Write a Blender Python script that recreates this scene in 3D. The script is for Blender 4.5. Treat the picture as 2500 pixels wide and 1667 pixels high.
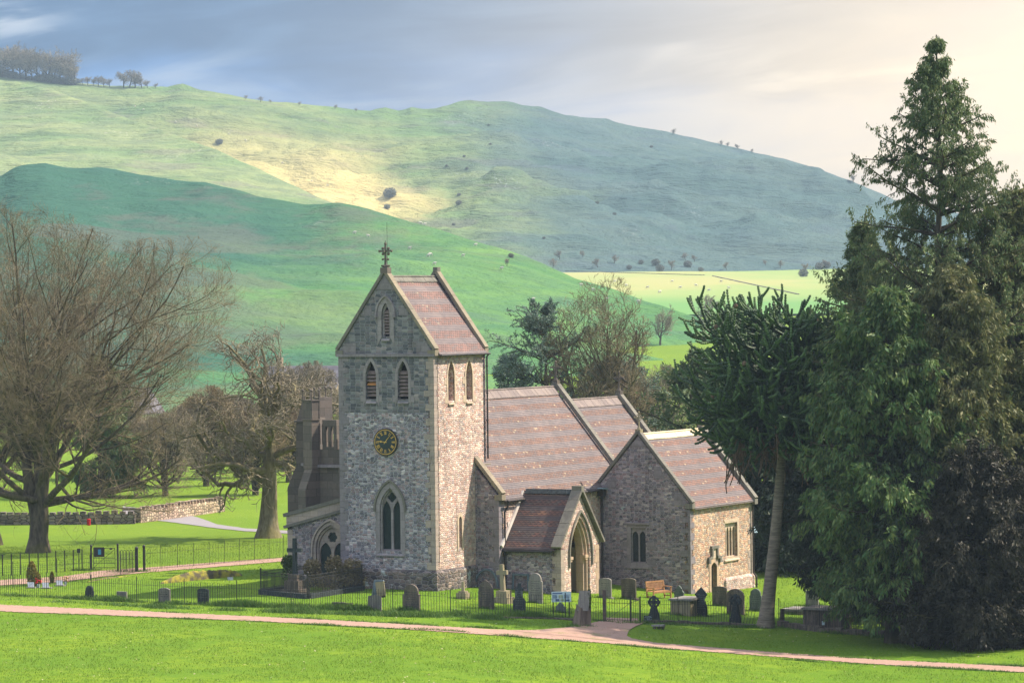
import bpy, bmesh, math, random
import numpy as np
from mathutils import Vector, Matrix
from mathutils.geometry import tessellate_polygon

for _o in list(bpy.data.objects): bpy.data.objects.remove(_o)
SC = bpy.context.scene
COL = SC.collection
R = math.radians
rnd = random.Random(11)

# ------------------------------------------------------------------ camera
FPX = 9000.0; PITCH = R(.68); ROLL = R(-.67); CAMH = 15.8; TH = R(27.66)
_cp, _sp = math.cos(PITCH), math.sin(PITCH)
F0 = np.array([0, _cp, -_sp]); U0 = np.array([0, _sp, _cp]); R0 = np.array([1., 0, 0])
RR = math.cos(ROLL)*R0 + math.sin(ROLL)*U0
UU = -math.sin(ROLL)*R0 + math.cos(ROLL)*U0
CPOS = np.array([0, 0, CAMH])
cam = bpy.data.cameras.new('camera'); camo = bpy.data.objects.new('camera', cam); COL.objects.link(camo)
cam.sensor_width = 36; cam.lens = FPX/2500*36; cam.clip_start = 1; cam.clip_end = 12000
_m = Matrix(((RR[0], UU[0], -F0[0], 0), (RR[1], UU[1], -F0[1], 0), (RR[2], UU[2], -F0[2], CAMH), (0, 0, 0, 1)))
camo.matrix_world = _m
SC.camera = camo
SC.render.resolution_x = 1024; SC.render.resolution_y = 682

# ------------------------------------------------------------------ sun, sky, exposure
SUN_AZ, SUN_EL = R(74), R(48)
sdir = Vector((math.sin(SUN_AZ)*math.cos(SUN_EL), math.cos(SUN_AZ)*math.cos(SUN_EL), math.sin(SUN_EL)))
sl = bpy.data.lights.new('sun', 'SUN'); sl.energy = 5.0; sl.angle = R(.6); sl.color = (1, .88, .71)
so = bpy.data.objects.new('sun', sl); COL.objects.link(so)
so.rotation_mode = 'QUATERNION'; so.rotation_quaternion = (-sdir).to_track_quat('-Z', 'Y'); so.location = (60, 180, 120)
SC.view_settings.view_transform = 'Standard'; SC.view_settings.look = 'None'
SC.view_settings.exposure = .94; SC.view_settings.gamma = 1

def nd(nt, t, ins=None, **kw):
    n = nt.nodes.new(t)
    for k, v in kw.items(): setattr(n, k, v)
    if ins:
        for k, v in ins.items():
            s = n.inputs[k]
            if isinstance(v, bpy.types.NodeSocket): nt.links.new(v, s)
            else: s.default_value = v
    return n
def mth(nt, op, a, b=None, c=None, clamp=False):
    i = {0: a}
    if b is not None: i[1] = b
    if c is not None: i[2] = c
    n = nd(nt, 'ShaderNodeMath', i, operation=op); n.use_clamp = clamp
    return n.outputs[0]
def mixc(nt, f, a, b, blend='MIX'):
    n = nt.nodes.new('ShaderNodeMix'); n.data_type = 'RGBA'; n.blend_type = blend
    for s, v in ((n.inputs[0], f), (n.inputs[6], a), (n.inputs[7], b)):
        if isinstance(v, bpy.types.NodeSocket): nt.links.new(v, s)
        elif s.type == 'RGBA' and len(v) == 3: s.default_value = (*v, 1)
        else: s.default_value = v
    return n.outputs[2]
def ramp(nt, f, stops, interp='LINEAR'):
    n = nt.nodes.new('ShaderNodeValToRGB'); cr = n.color_ramp; cr.interpolation = interp
    while len(cr.elements) < len(stops): cr.elements.new(.5)
    for e, (p, c) in zip(cr.elements, stops):
        e.position = p; e.color = (*c, 1) if len(c) == 3 else c
    nt.links.new(f, n.inputs[0]); return n.outputs[0]
def sstep(nt, x, a, b):
    n = nd(nt, 'ShaderNodeMapRange', {0: x, 1: a, 2: b, 3: 0., 4: 1.}, interpolation_type='SMOOTHSTEP'); return n.outputs[0]

w = bpy.data.worlds.new('World'); SC.world = w; w.use_nodes = True
nt = w.node_tree; nt.nodes.clear()
sky = nd(nt, 'ShaderNodeTexSky', sky_type='NISHITA'); sky.sun_disc = False
sky.sun_elevation = SUN_EL; sky.sun_rotation = SUN_AZ
tc = nd(nt, 'ShaderNodeTexCoord')
sx = nd(nt, 'ShaderNodeSeparateXYZ', {0: tc.outputs['Generated']})
X_, Y_, Z_ = sx.outputs
az = mth(nt, 'ARCTAN2', X_, Y_)            # direction angles: work for every way one looks
el = mth(nt, 'ARCSINE', Z_)
def sn(ax, ay, ox, sc, det, dist=.4, rg=.5):
    c_ = nd(nt, 'ShaderNodeCombineXYZ', {0: mth(nt, 'ADD', mth(nt, 'MULTIPLY', az, ax), mth(nt, 'MULTIPLY', el, -ax*.5)), 1: mth(nt, 'ADD', mth(nt, 'MULTIPLY', el, ay), mth(nt, 'MULTIPLY', az, -ax*.35)), 2: ox})
    return nd(nt, 'ShaderNodeTexNoise', {'Vector': c_.outputs[0], 'Scale': sc, 'Detail': det, 'Roughness': rg, 'Distortion': dist}).outputs[0]
n1 = sn(9., 30., 3.7, 1., 4.); n2 = sn(14., 70., 9.1, 1., 6., .8, .55)
dx = mth(nt, 'SUBTRACT', az, .175); dy = mth(nt, 'SUBTRACT', el, .058)
g = mth(nt, 'ADD', mth(nt, 'MULTIPLY', mth(nt, 'MULTIPLY', dx, dx), 48.), mth(nt, 'MULTIPLY', mth(nt, 'MULTIPLY', dy, dy), 300.))
glow = mth(nt, 'EXPONENT', mth(nt, 'MULTIPLY', g, -1.))          # thin cloud lit from behind, low on the right
elw = mth(nt, 'ADD', el, mth(nt, 'MULTIPLY', mth(nt, 'SUBTRACT', n1, .5), .06))
deck = mth(nt, 'MULTIPLY', sstep(nt, elw, .047, .066), sstep(nt, mth(nt, 'ADD', az, mth(nt, 'MULTIPLY', el, -1.)), .10, .01))
deckc = mixc(nt, sstep(nt, n2, .35, .65), (.02, .07, .17), (.045, .115, .24))
openc = mixc(nt, sstep(nt, n2, .38, .66), (.075, .18, .39), (.20, .27, .40))
warm = mixc(nt, mth(nt, 'MULTIPLY', sstep(nt, el, .062, .03), .6), openc, (.25, .29, .35))
base = mixc(nt, deck, warm, deckc)
wh = mth(nt, 'MULTIPLY', sstep(nt, n1, .52, .66), sstep(nt, n2, .46, .60))
base = mixc(nt, mth(nt, 'MULTIPLY', wh, .7), base, (.42, .44, .48))
whisp = mixc(nt, mth(nt, 'MULTIPLY', mth(nt, 'MULTIPLY', glow, mth(nt, 'ADD', .72, mth(nt, 'MULTIPLY', n2, .5))), 1.05, clamp=True), base, (.82, .63, .40))
nsky = nd(nt, 'ShaderNodeMix', data_type='RGBA'); 
skyc = mixc(nt, 1., sky.outputs[0], (.10, .10, .10), 'MULTIPLY')
whisp = mixc(nt, sstep(nt, el, .09, .45), whisp, (.66, .72, .85))  # upper sky brightened beyond the view as fill for shaded walls
fin = mixc(nt, .93, skyc, whisp)
bg = nd(nt, 'ShaderNodeBackground', {0: fin, 1: .92})
out = nd(nt, 'ShaderNodeOutputWorld', {0: bg.outputs[0]})

# ------------------------------------------------------------------ pixel helpers (photo pixels -> places in the world)
def ray(x, y): return (x-1250)/FPX*RR - (y-833.5)/FPX*UU + F0
def smooth(t): t = np.clip(t, 0, 1); return t*t*(3-2*t)
def zg(X, Y):
    X = np.asarray(X, float); Y = np.asarray(Y, float)
    z = -1.6*smooth((X+6)/22.)
    z = z + 13*smooth((Y-350)/650.) + 14*np.clip((Y-1000)/500., 0, 1)
    return z
def gp(x, y):
    z = 0.
    for _ in range(12):
        d = ray(x, y); P = CPOS + d*((z-CAMH)/d[2]); z = float(zg(P[0], P[1]))
    return Vector((P[0], P[1], z))
def atY(x, y, Y):
    d = ray(x, y); return Vector(CPOS + d*(Y/d[1]))
def scl(Y): return FPX/Y

# ------------------------------------------------------------------ object helpers
def link(name, data, parent=None):
    o = bpy.data.objects.new(name, data); COL.objects.link(o)
    if parent: o.parent = parent
    return o
def root(name, label, cat, loc=(0, 0, 0), rz=0., group=None):
    o = link(name, None); o.location = loc; o.rotation_euler = (0, 0, rz); o.empty_display_size = .3
    o['label'] = label; o['category'] = cat
    if group: o['group'] = group
    return o
def tag(o, label, cat, group=None):
    o['label'] = label; o['category'] = cat
    if group: o['group'] = group
    return o
def from_bm(name, bm, mat, parent=None, smooth_=False):
    me = bpy.data.meshes.new(name); bm.to_mesh(me); bm.free()
    me.materials.append(mat)
    if smooth_: me.shade_smooth()
    return link(name, me, parent)
def from_np(name, V, F, mat, parent=None, smooth_=False, k=4):
    me = bpy.data.meshes.new(name); n = len(F)
    me.vertices.add(len(V)); me.vertices.foreach_set('co', np.asarray(V, np.float32).ravel())
    me.loops.add(n*k); me.loops.foreach_set('vertex_index', np.asarray(F, np.int32).ravel())
    me.polygons.add(n); me.polygons.foreach_set('loop_start', np.arange(n, dtype=np.int32)*k)
    me.polygons.foreach_set('loop_total', np.full(n, k, np.int32))
    me.update(calc_edges=True); me.materials.append(mat)
    me.polygons.foreach_set('use_smooth', np.full(n, smooth_, bool))
    return link(name, me, parent)
def BM(): return bmesh.new()
def box(bm, a, b):
    x0, y0, z0 = a; x1, y1, z1 = b
    v = [bm.verts.new(p) for p in ((x0,y0,z0),(x1,y0,z0),(x1,y1,z0),(x0,y1,z0),(x0,y0,z1),(x1,y0,z1),(x1,y1,z1),(x0,y1,z1))]
    for f in ((0,3,2,1),(4,5,6,7),(0,1,5,4),(1,2,6,5),(2,3,7,6),(3,0,4,7)): bm.faces.new([v[i] for i in f])
def bar(bm, A, B, w_, h_, up=(0, 0, 1), taper=1.):
    A = Vector(A); B = Vector(B); d = (B-A).normalized(); up = Vector(up)
    s = d.cross(up); s = s.normalized() if s.length > 1e-5 else Vector((1, 0, 0)); u = s.cross(d).normalized()
    v = []
    for P, k in ((A, 1.), (B, taper)):
        for a, b in ((-1,-1),(1,-1),(1,1),(-1,1)): v.append(bm.verts.new(P + s*(a*w_/2*k) + u*(b*h_/2*k)))
    for f in ((3,2,1,0),(4,5,6,7),(0,1,5,4),(1,2,6,5),(2,3,7,6),(3,0,4,7)): bm.faces.new([v[i] for i in f])
def cyl(bm, A, B, r0, r1=None, n=8, caps=True):
    if r1 is None: r1 = r0
    A = Vector(A); B = Vector(B); d = (B-A).normalized()
    s = d.cross(Vector((0, 0, 1))); s = s.normalized() if s.length > 1e-4 else Vector((1, 0, 0)); u = s.cross(d)
    a = [bm.verts.new(A + (s*math.cos(i*2*math.pi/n) + u*math.sin(i*2*math.pi/n))*r0) for i in range(n)]
    b = [bm.verts.new(B + (s*math.cos(i*2*math.pi/n) + u*math.sin(i*2*math.pi/n))*r1) for i in range(n)]
    for i in range(n): bm.faces.new((a[i], b[i], b[(i+1) % n], a[(i+1) % n]))
    if caps: bm.faces.new(a); bm.faces.new(b[::-1])
def blob(bm, c, r, n=1, sq=(1, 1, 1), jit=0.):
    g = bmesh.ops.create_icosphere(bm, subdivisions=n, radius=1)
    for v in g['verts']:
        j = 1 + rnd.uniform(-jit, jit)
        v.co = Vector((v.co.x*r*sq[0]*j, v.co.y*r*sq[1]*j, v.co.z*r*sq[2]*j)) + Vector(c)
def panel(bm, o, u, v, nrm, outline, holes=(), depth=.3, back=True):
    """flat piece with openings: outline/holes in (u, v) metres from o; nrm points out, thickness goes inwards"""
    o = Vector(o); u = Vector(u); v = Vector(v); nrm = Vector(nrm)
    loops = [[(a, b) for a, b in outline]] + [list(h) for h in holes]
    tri = tessellate_polygon([[Vector((a, b, 0)) for a, b in lp] for lp in loops])
    fr = []; bk = []
    for lp in loops:
        for a, b in lp:
            P = o + u*a + v*b; fr.append(bm.verts.new(P)); bk.append(bm.verts.new(P - nrm*depth))
    fs = []
    for t in tri:
        try: fs.append(bm.faces.new([fr[i] for i in t]))
        except ValueError: pass
        if back:
            try: fs.append(bm.faces.new([bk[i] for i in reversed(t)]))
            except ValueError: pass
    k = 0
    for lp in loops:
        n = len(lp)
        for i in range(n):
            a, b = k+i, k+(i+1) % n
            fs.append(bm.faces.new((fr[a], fr[b], bk[b], bk[a])))
        k += n
    for f in fs:
        f.normal_update()
    if back: bmesh.ops.recalc_face_normals(bm, faces=fs)
    else:
        for f in fs[:]:
            if len(f.verts) == 3 and f.normal.dot(nrm) < 0: f.normal_flip()
def rect(a0, b0, a1, b1): return [(a0, b0), (a1, b0), (a1, b1), (a0, b1)]
def gothic(c, z0, w_, zs, h, n=7):
    """pointed opening: centre c, sill z0, width, springing height zs, rise h"""
    hw = w_/2; cc = (h*h-hw*hw)/(2*hw); r = cc+hw; a1 = math.atan2(h, -cc)
    L = []
    for i in range(n+1):
        a = math.pi + (a1-math.pi)*i/n
        L.append((cc + r*math.cos(a), r*math.sin(a)))
    pts = [(c-hw, z0)] + [(c+x, zs+z) for x, z in L] + [(c-x, zs+z) for x, z in reversed(L[:-1])] + [(c+hw, z0)]
    return pts
def ring_between(bm, o, u, v, nrm, inner, outer, depth):
    """moulding between two same-length outlines"""
    o = Vector(o); u = Vector(u); v = Vector(v); nrm = Vector(nrm); n = len(inner)
    I = [bm.verts.new(o+u*a+v*b) for a, b in inner]; O_ = [bm.verts.new(o+u*a+v*b) for a, b in outer]
    I2 = [bm.verts.new(o+u*a+v*b-nrm*depth) for a, b in inner]; O2 = [bm.verts.new(o+u*a+v*b-nrm*depth) for a, b in outer]
    fs = []
    for i in range(n-1):
        fs.append(bm.faces.new((I[i], I[i+1], O_[i+1], O_[i]))); fs.append(bm.faces.new((O_[i], O_[i+1], O2[i+1], O2[i])))
        fs.append(bm.faces.new((I2[i], I2[i+1], I[i+1], I[i]))); fs.append(bm.faces.new((O2[i], O2[i+1], I2[i+1], I2[i])))
    for i in (0, n-1): fs.append(bm.faces.new((I[i], O_[i], O2[i], I2[i])))
    bmesh.ops.recalc_face_normals(bm, faces=fs)
# ------------------------------------------------------------------ materials
def newmat(name, rough=.9, spec=.2):
    m = bpy.data.materials.new(name); m.use_nodes = True; t = m.node_tree; t.nodes.clear()
    b = nd(t, 'ShaderNodeBsdfPrincipled', {'Roughness': rough, 'Specular IOR Level': spec})
    o = nd(t, 'ShaderNodeOutputMaterial', {0: b.outputs[0]}); return m, t, b
def noise(t, vec, scale, detail=3., rough=.5, dist=0.):
    n = nd(t, 'ShaderNodeTexNoise', {'Scale': scale, 'Detail': detail, 'Roughness': rough, 'Distortion': dist})
    if vec is not None: t.links.new(vec, n.inputs['Vector'])
    return n.outputs[0]
def bump(t, b, h, strength=.5, dist=.05):
    n = nd(t, 'ShaderNodeBump', {'Strength': strength, 'Distance': dist, 'Height': h}); t.links.new(n.outputs[0], b.inputs['Normal'])
def objco(t): return nd(t, 'ShaderNodeTexCoord').outputs['Object']
def geo(t): return nd(t, 'ShaderNodeNewGeometry').outputs['Position']
def simple(name, c1, c2=None, scale=3., rough=.85, spec=.2, metal=0., bmp=.3, bscale=None, world=False):
    m, t, b = newmat(name, rough, spec); b.inputs['Metallic'].default_value = metal
    v = geo(t) if world else objco(t)
    c2 = c2 or tuple(x*.7 for x in c1)
    n = noise(t, v, scale, 4.)
    t.links.new(mixc(t, sstep(t, n, .35, .65), c1, c2), b.inputs['Base Color'])
    if bmp: bump(t, b, noise(t, v, bscale or scale*4, 3.), bmp, .03)
    return m
def wallco(t):
    s = nd(t, 'ShaderNodeSeparateXYZ', {0: objco(t)})
    return mth(t, 'ADD', s.outputs[0], s.outputs[1]), s.outputs[2]
def rubble(name, pal, mortar, sx=4.2, sz=8.6, mw=.075, lichen=.0, rnd_=.75, bstr=.8):
    m, t, b = newmat(name, .95, .1)
    u, z = wallco(t)
    nn = nd(t, 'ShaderNodeTexNoise', {'Vector': objco(t), 'Scale': 1.6, 'Detail': 2.})
    wob = mth(t, 'MULTIPLY', mth(t, 'SUBTRACT', nn.outputs[0], .5), .5)
    co = nd(t, 'ShaderNodeCombineXYZ', {0: mth(t, 'MULTIPLY', u, sx), 1: mth(t, 'ADD', mth(t, 'MULTIPLY', z, sz), wob)})
    v1 = nd(t, 'ShaderNodeTexVoronoi', {'Vector': co.outputs[0], 'Scale': 1., 'Randomness': rnd_}, voronoi_dimensions='2D')
    v2 = nd(t, 'ShaderNodeTexVoronoi', {'Vector': co.outputs[0], 'Scale': 1., 'Randomness': rnd_}, voronoi_dimensions='2D', feature='DISTANCE_TO_EDGE')
    s = nd(t, 'ShaderNodeSeparateColor', {0: v1.outputs['Color']})
    k = len(pal); col = ramp(t, s.outputs[0], [(i/k, c) for i, c in enumerate(pal)], 'CONSTANT')
    col = mixc(t, .55, col, mixc(t, 1., col, mixc(t, s.outputs[1], (.45, .45, .47), (1.5, 1.45, 1.4)), 'MULTIPLY'))
    big = noise(t, objco(t), .55, 4., .6)
    col = mixc(t, .5, col, mixc(t, 1., col, mixc(t, sstep(t, big, .35, .65), (.6, .6, .62), (1.3, 1.22, 1.15)), 'MULTIPLY'))
    col = mixc(t, sstep(t, v2.outputs[0], mw, mw*.4), col, mortar)
    if lichen:
        ln = noise(t, objco(t), 2.3, 5., .7); ln2 = noise(t, objco(t), .35, 2.)
        f = mth(t, 'MULTIPLY', sstep(t, ln, .64-lichen*.1, .72-lichen*.1), sstep(t, ln2, .45, .6))
        col = mixc(t, mth(t, 'MULTIPLY', f, .8), col, (.50, .56, .54))
        m2 = mth(t, 'MULTIPLY', sstep(t, noise(t, objco(t), 1.4, 5., .7), .6, .72), .5)
        col = mixc(t, m2, col, (.10, .085, .06))
    sk = noise(t, nd(t, 'ShaderNodeMapping', {0: objco(t), 3: (2.2, 2.2, .22)}).outputs[0], 1.6, 5., .6)
    col = mixc(t, mth(t, 'MULTIPLY', sstep(t, sk, .52, .68), .42), col, mixc(t, 1., col, (.45, .43, .40), 'MULTIPLY'))
    col = mixc(t, mth(t, 'MULTIPLY', sstep(t, sk, .42, .30), .25), col, mixc(t, 1., col, (1.5, 1.45, 1.42), 'MULTIPLY'))
    t.links.new(col, b.inputs['Base Color'])
    h = mth(t, 'ADD', sstep(t, v2.outputs[0], 0., .2), mth(t, 'MULTIPLY', s.outputs[2], .5))
    bump(t, b, h, bstr, .05)
    return m
def ashlar(name, c1, c2, bw=.62, bh=.3, stain=.5):
    m, t, b = newmat(name, .9, .15)
    u, z = wallco(t); co = nd(t, 'ShaderNodeCombineXYZ', {0: u, 1: z})
    br = nd(t, 'ShaderNodeTexBrick', {'Vector': co.outputs[0], 'Scale': 1., 'Color1': (*c1, 1), 'Color2': (*c2, 1), 'Mortar': (c1[0]*.55, c1[1]*.55, c1[2]*.55, 1),
        'Mortar Size': .008, 'Brick Width': bw, 'Row Height': bh, 'Bias': 0.})
    n = noise(t, objco(t), 1.2, 6., .65); n2 = noise(t, objco(t), 7., 4., .6)
    col = mixc(t, mth(t, 'MULTIPLY', sstep(t, n, .48, .68), stain), br.outputs[0], (.12, .11, .10))
    col = mixc(t, .4, col, mixc(t, 1., col, mixc(t, n2, (.5, .5, .5), (1.5, 1.5, 1.5)), 'MULTIPLY'))
    t.links.new(col, b.inputs['Base Color']); bump(t, b, n2, .4, .02)
    return m
def roofmat(name, plain, band, spk, z0, per, duty=.5, cs=5., scale_red=1., dia=False):
    """clay tile roof: plain courses between bands of shaped tiles; courses follow the height"""
    m, t, b = newmat(name, .85, .25)
    s = nd(t, 'ShaderNodeSeparateXYZ', {0: objco(t)}); u = mth(t, 'ADD', s.outputs[0], mth(t, 'MULTIPLY', s.outputs[1], 1. if dia else 0.)); z = s.outputs[2]
    if dia: u = s.outputs[1]
    wob = mth(t, 'MULTIPLY', mth(t, 'SUBTRACT', noise(t, objco(t), .8, 2.), .5), .05)
    zz = mth(t, 'ADD', z, wob)
    fr = mth(t, 'FRACT', mth(t, 'DIVIDE', mth(t, 'SUBTRACT', zz, z0), per))
    bandm = mth(t, 'MULTIPLY', sstep(t, fr, .5-duty/2-.02, .5-duty/2+.02), sstep(t, fr, .5+duty/2+.02, .5+duty/2-.02))
    cz = .094 if not dia else .105
    row = mth(t, 'FLOOR', mth(t, 'DIVIDE', zz, cz)); rf = mth(t, 'FRACT', mth(t, 'DIVIDE', zz, cz))
    line = sstep(t, rf, .38, .12)
    uu = mth(t, 'ADD', mth(t, 'MULTIPLY', u, cs), mth(t, 'MULTIPLY', row, .5))
    uf = mth(t, 'FRACT', uu)
    cell = nd(t, 'ShaderNodeTexWhiteNoise', {'Vector': nd(t, 'ShaderNodeCombineXYZ', {0: mth(t, 'FLOOR', uu), 1: row}).outputs[0]}, noise_dimensions='2D')
    cs_ = nd(t, 'ShaderNodeSeparateColor', {0: cell.outputs['Color']})
    # shaped tiles: rounded lower edge leaves a dark scallop
    a = mth(t, 'ABSOLUTE', mth(t, 'SUBTRACT', uf, .5))
    scal = sstep(t, mth(t, 'SUBTRACT', rf, mth(t, 'MULTIPLY', a, 1.1)), .12, -.06)
    pl = mixc(t, cs_.outputs[0], plain[0], plain[1])
    bd = ramp(t, cs_.outputs[1], [(0, band[0]), (.4, band[1]), (.72, band[2]), (.97, spk)], 'CONSTANT')
    col = mixc(t, bandm, pl, bd)
    dk = mixc(t, bandm, line, scal)
    big = noise(t, objco(t), .45, 4., .6)
    col = mixc(t, sstep(t, big, .4, .72), col, mixc(t, 1., col, (1.3, 1.25, 1.2), 'MULTIPLY'))
    moss = sstep(t, noise(t, objco(t), 1.7, 5., .65), .64, .74)
    col = mixc(t, mth(t, 'MULTIPLY', moss, .35), col, (.35, .33, .25))
    col = mixc(t, mth(t, 'MULTIPLY', dk, .72), col, (.035, .03, .035))
    t.links.new(col, b.inputs['Base Color']); bump(t, b, mth(t, 'SUBTRACT', 1., dk), .5, .02)
    return m
def leafmat(name, c1, c2, c3, scale=.6, trans=.25):
    m, t, b = newmat(name, .6, .25)
    o = nd(t, 'ShaderNodeNewGeometry')
    ri = o.outputs['Random Per Island']
    n = noise(t, objco(t), scale, 3.)
    c = mixc(t, sstep(t, n, .38, .62), c1, c2)
    c = mixc(t, mth(t, 'MULTIPLY', ri, .6), c, c3)
    t.links.new(c, b.inputs['Base Color'])
    if trans:
        tr = nd(t, 'ShaderNodeBsdfTranslucent', {0: c}); mx = nd(t, 'ShaderNodeMixShader', {0: trans, 1: b.outputs[0], 2: tr.outputs[0]})
        t.links.new(mx.outputs[0], t.nodes['Material Output'].inputs[0])
    return m
def barkmat(name, c1, c2, moss=(.20, .19, .03), mf=.3, stretch=.25):
    m, t, b = newmat(name, .9, .1)
    v = nd(t, 'ShaderNodeMapping', {0: objco(t), 3: (1, 1, stretch)})
    n = noise(t, v.outputs[0], 5., 5., .65)
    c = mixc(t, sstep(t, n, .35, .65), c1, c2)
    g_ = nd(t, 'ShaderNodeNewGeometry'); nz = nd(t, 'ShaderNodeSeparateXYZ', {0: g_.outputs['Normal']}).outputs[2]
    f = mth(t, 'MULTIPLY', sstep(t, noise(t, objco(t), .5, 4.), .45, .6), mf)
    c = mixc(t, f, c, moss)
    t.links.new(c, b.inputs['Base Color']); bump(t, b, n, .8, .06)
    return m

M = {}
pal_shade = [(0.228,0.213,0.251), (0.324,0.287,0.330), (0.408,0.354,0.383), (0.168,0.165,0.198), (0.348,0.268,0.290), (0.504,0.464,0.488), (0.264,0.256,0.310), (0.300,0.232,0.244), (0.372,0.354,0.409), (0.204,0.183,0.211)]
pal_sun = [(0.546,0.410,0.370), (0.630,0.504,0.448), (0.483,0.357,0.347), (0.693,0.578,0.515), (0.567,0.378,0.336), (0.441,0.367,0.381), (0.609,0.473,0.448), (0.525,0.326,0.291)]
pal_g = [(0.125,0.132,0.150), (0.163,0.168,0.186), (0.200,0.204,0.216), (0.138,0.144,0.168), (0.237,0.216,0.228), (0.175,0.168,0.186)]
pal_c = [(0.236,0.204,0.227), (0.319,0.270,0.293), (0.177,0.162,0.195), (0.378,0.336,0.345), (0.260,0.192,0.215), (0.224,0.216,0.260), (0.295,0.258,0.299), (0.153,0.144,0.169)]
M['wall_shade'] = rubble('shaded rubble', pal_shade, (.52,.51,.54), lichen=.3)  # copy for shaded faces: darker, bluer palette carries the shade
M['wall_up'] = rubble('belfry stone', pal_g, (.27,.27,.29), 3.0, 6.2, .05, rnd_=.45, bstr=.5)
M['wall_sun'] = rubble('sunlit rubble', pal_sun, (.66,.54,.40), 4.6, 8.6, lichen=.15)  # copy for sunlit faces: lighter, warmer palette carries the sunlight
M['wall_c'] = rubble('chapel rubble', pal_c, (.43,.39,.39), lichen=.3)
M['wall_c_sun'] = rubble('chapel sunlit rubble', [(.50,.30,.22), (.58,.40,.28), (.46,.27,.21), (.62,.48,.36), (.42,.34,.30), (.55,.36,.26), (.36,.30,.27)], (.62,.50,.38), 4.6, 9., lichen=.2)  # sunlight put into the colour of the chapel's south face
M['plinth'] = rubble('plinth stone', [(.14,.12,.12), (.2,.17,.17), (.10,.09,.10), (.24,.19,.17), (.17,.14,.13)], (.26,.24,.23), 2.8, 5., lichen=.8)
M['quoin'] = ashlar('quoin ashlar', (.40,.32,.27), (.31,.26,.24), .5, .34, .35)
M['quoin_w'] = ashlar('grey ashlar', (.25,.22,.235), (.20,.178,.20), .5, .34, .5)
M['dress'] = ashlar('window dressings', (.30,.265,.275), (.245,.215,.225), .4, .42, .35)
M['dress_sun'] = ashlar('sunlit dressings', (.56,.44,.32), (.47,.37,.29), .4, .42, .2)  # lighter copy of the dressings, sunlight put into the colour
M['arch'] = ashlar('sandstone arch', (.50,.36,.25), (.36,.27,.22), .45, .5, .2)
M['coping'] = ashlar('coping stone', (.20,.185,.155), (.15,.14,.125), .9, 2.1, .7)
M['coping_w'] = ashlar('sunlit coping', (.28,.235,.17), (.21,.18,.135), .9, 2.1, .5)  # warmer coping copy for sun-side slopes, sunlight put into the colour
M['dark_stone'] = ashlar('dark brown stone', (.11,.095,.085), (.17,.14,.12), .7, .45, .6)  # dark brown blocks with random darker patches
M['roof'] = roofmat('nave tiles', ((.175,.145,.145), (.135,.117,.122)), ((.19,.12,.098), (.155,.098,.085), (.155,.115,.108)), (.31,.24,.17), 4.72, .63)
M['roof_c'] = roofmat('chapel tiles', ((.17,.14,.142), (.138,.117,.12)), ((.205,.12,.098), (.17,.10,.085), (.16,.115,.108)), (.32,.24,.17), 3.55, .56, .5)
M['roof_t'] = roofmat('tower tiles', ((.19,.155,.155), (.155,.13,.135)), ((.215,.13,.115), (.175,.11,.10), (.165,.125,.12)), (.27,.215,.17), 12.75, .72, .58, 4.)
M['roof_p'] = roofmat('porch tiles', ((.10,.078,.08), (.075,.06,.063)), ((.14,.075,.063), (.11,.066,.058), (.105,.078,.072)), (.19,.10,.07), 1.95, .55, .55, 3.2, dia=True)
M['ridge'] = ashlar('ridge tiles', (.26,.21,.19), (.19,.155,.15), .45, 3., .2)
M['ridge_pale'] = ashlar('pale ridge tiles', (.72,.58,.40), (.62,.50,.36), .45, 3., .05)
M['iron'] = simple('black iron', (.018,.018,.02), (.03,.026,.024), 8., .5, .4)
M['lead'] = simple('dark pipe', (.022,.022,.025), (.05,.035,.03), 3., .5, .4)
M['lead_blue'] = simple('lead sheet', (.30,.42,.50), (.22,.33,.40), 4., .5, .4)
M['wood'] = simple('teak', (.42,.22,.10), (.33,.17,.08), 7., .6, .3)
M['wood_old'] = simple('old timber', (.12,.09,.075), (.07,.055,.05), 6.)
M['gold'] = simple('gilding', (.75,.45,.10), (.6,.36,.08), 9., .4, .5)
M['clock'] = simple('clock black', (.012,.018,.024), (.02,.035,.045), 1., .3, .5, bmp=0)
M['louvre'] = simple('louvre boards', (.26,.20,.18), (.16,.12,.11), 3.)
M['louvre_new'] = simple('new louvre board', (.55,.25,.08), (.45,.2,.07), 3.)
M['void_shade'] = simple('painted shade', (.008,.008,.009), None, 1., 1., 0., bmp=0)  # near-black that paints unlit depth onto a sheet
M['plaster'] = simple('limewash', (.62,.57,.53), (.52,.47,.44), 1.2)
m, t, b = newmat('leaded glass', .25, .12)
s_ = nd(t, 'ShaderNodeSeparateXYZ', {0: objco(t)}); uu = mth(t, 'ADD', s_.outputs[0], s_.outputs[1])
d1 = mth(t, 'FRACT', mth(t, 'MULTIPLY', mth(t, 'ADD', uu, s_.outputs[2]), 7.)); d2 = mth(t, 'FRACT', mth(t, 'MULTIPLY', mth(t, 'SUBTRACT', uu, s_.outputs[2]), 7.))
ld = mth(t, 'MAXIMUM', mth(t, 'LESS_THAN', d1, .12), mth(t, 'LESS_THAN', d2, .12))
t.links.new(mixc(t, ld, mixc(t, noise(t, objco(t), 4., 2.), (.012,.022,.022), (.035,.055,.06)), (.01,.01,.01)), b.inputs['Base Color'])
bump(t, b, noise(t, objco(t), 9., 2.), .3, .01); M['glass'] = m

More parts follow.
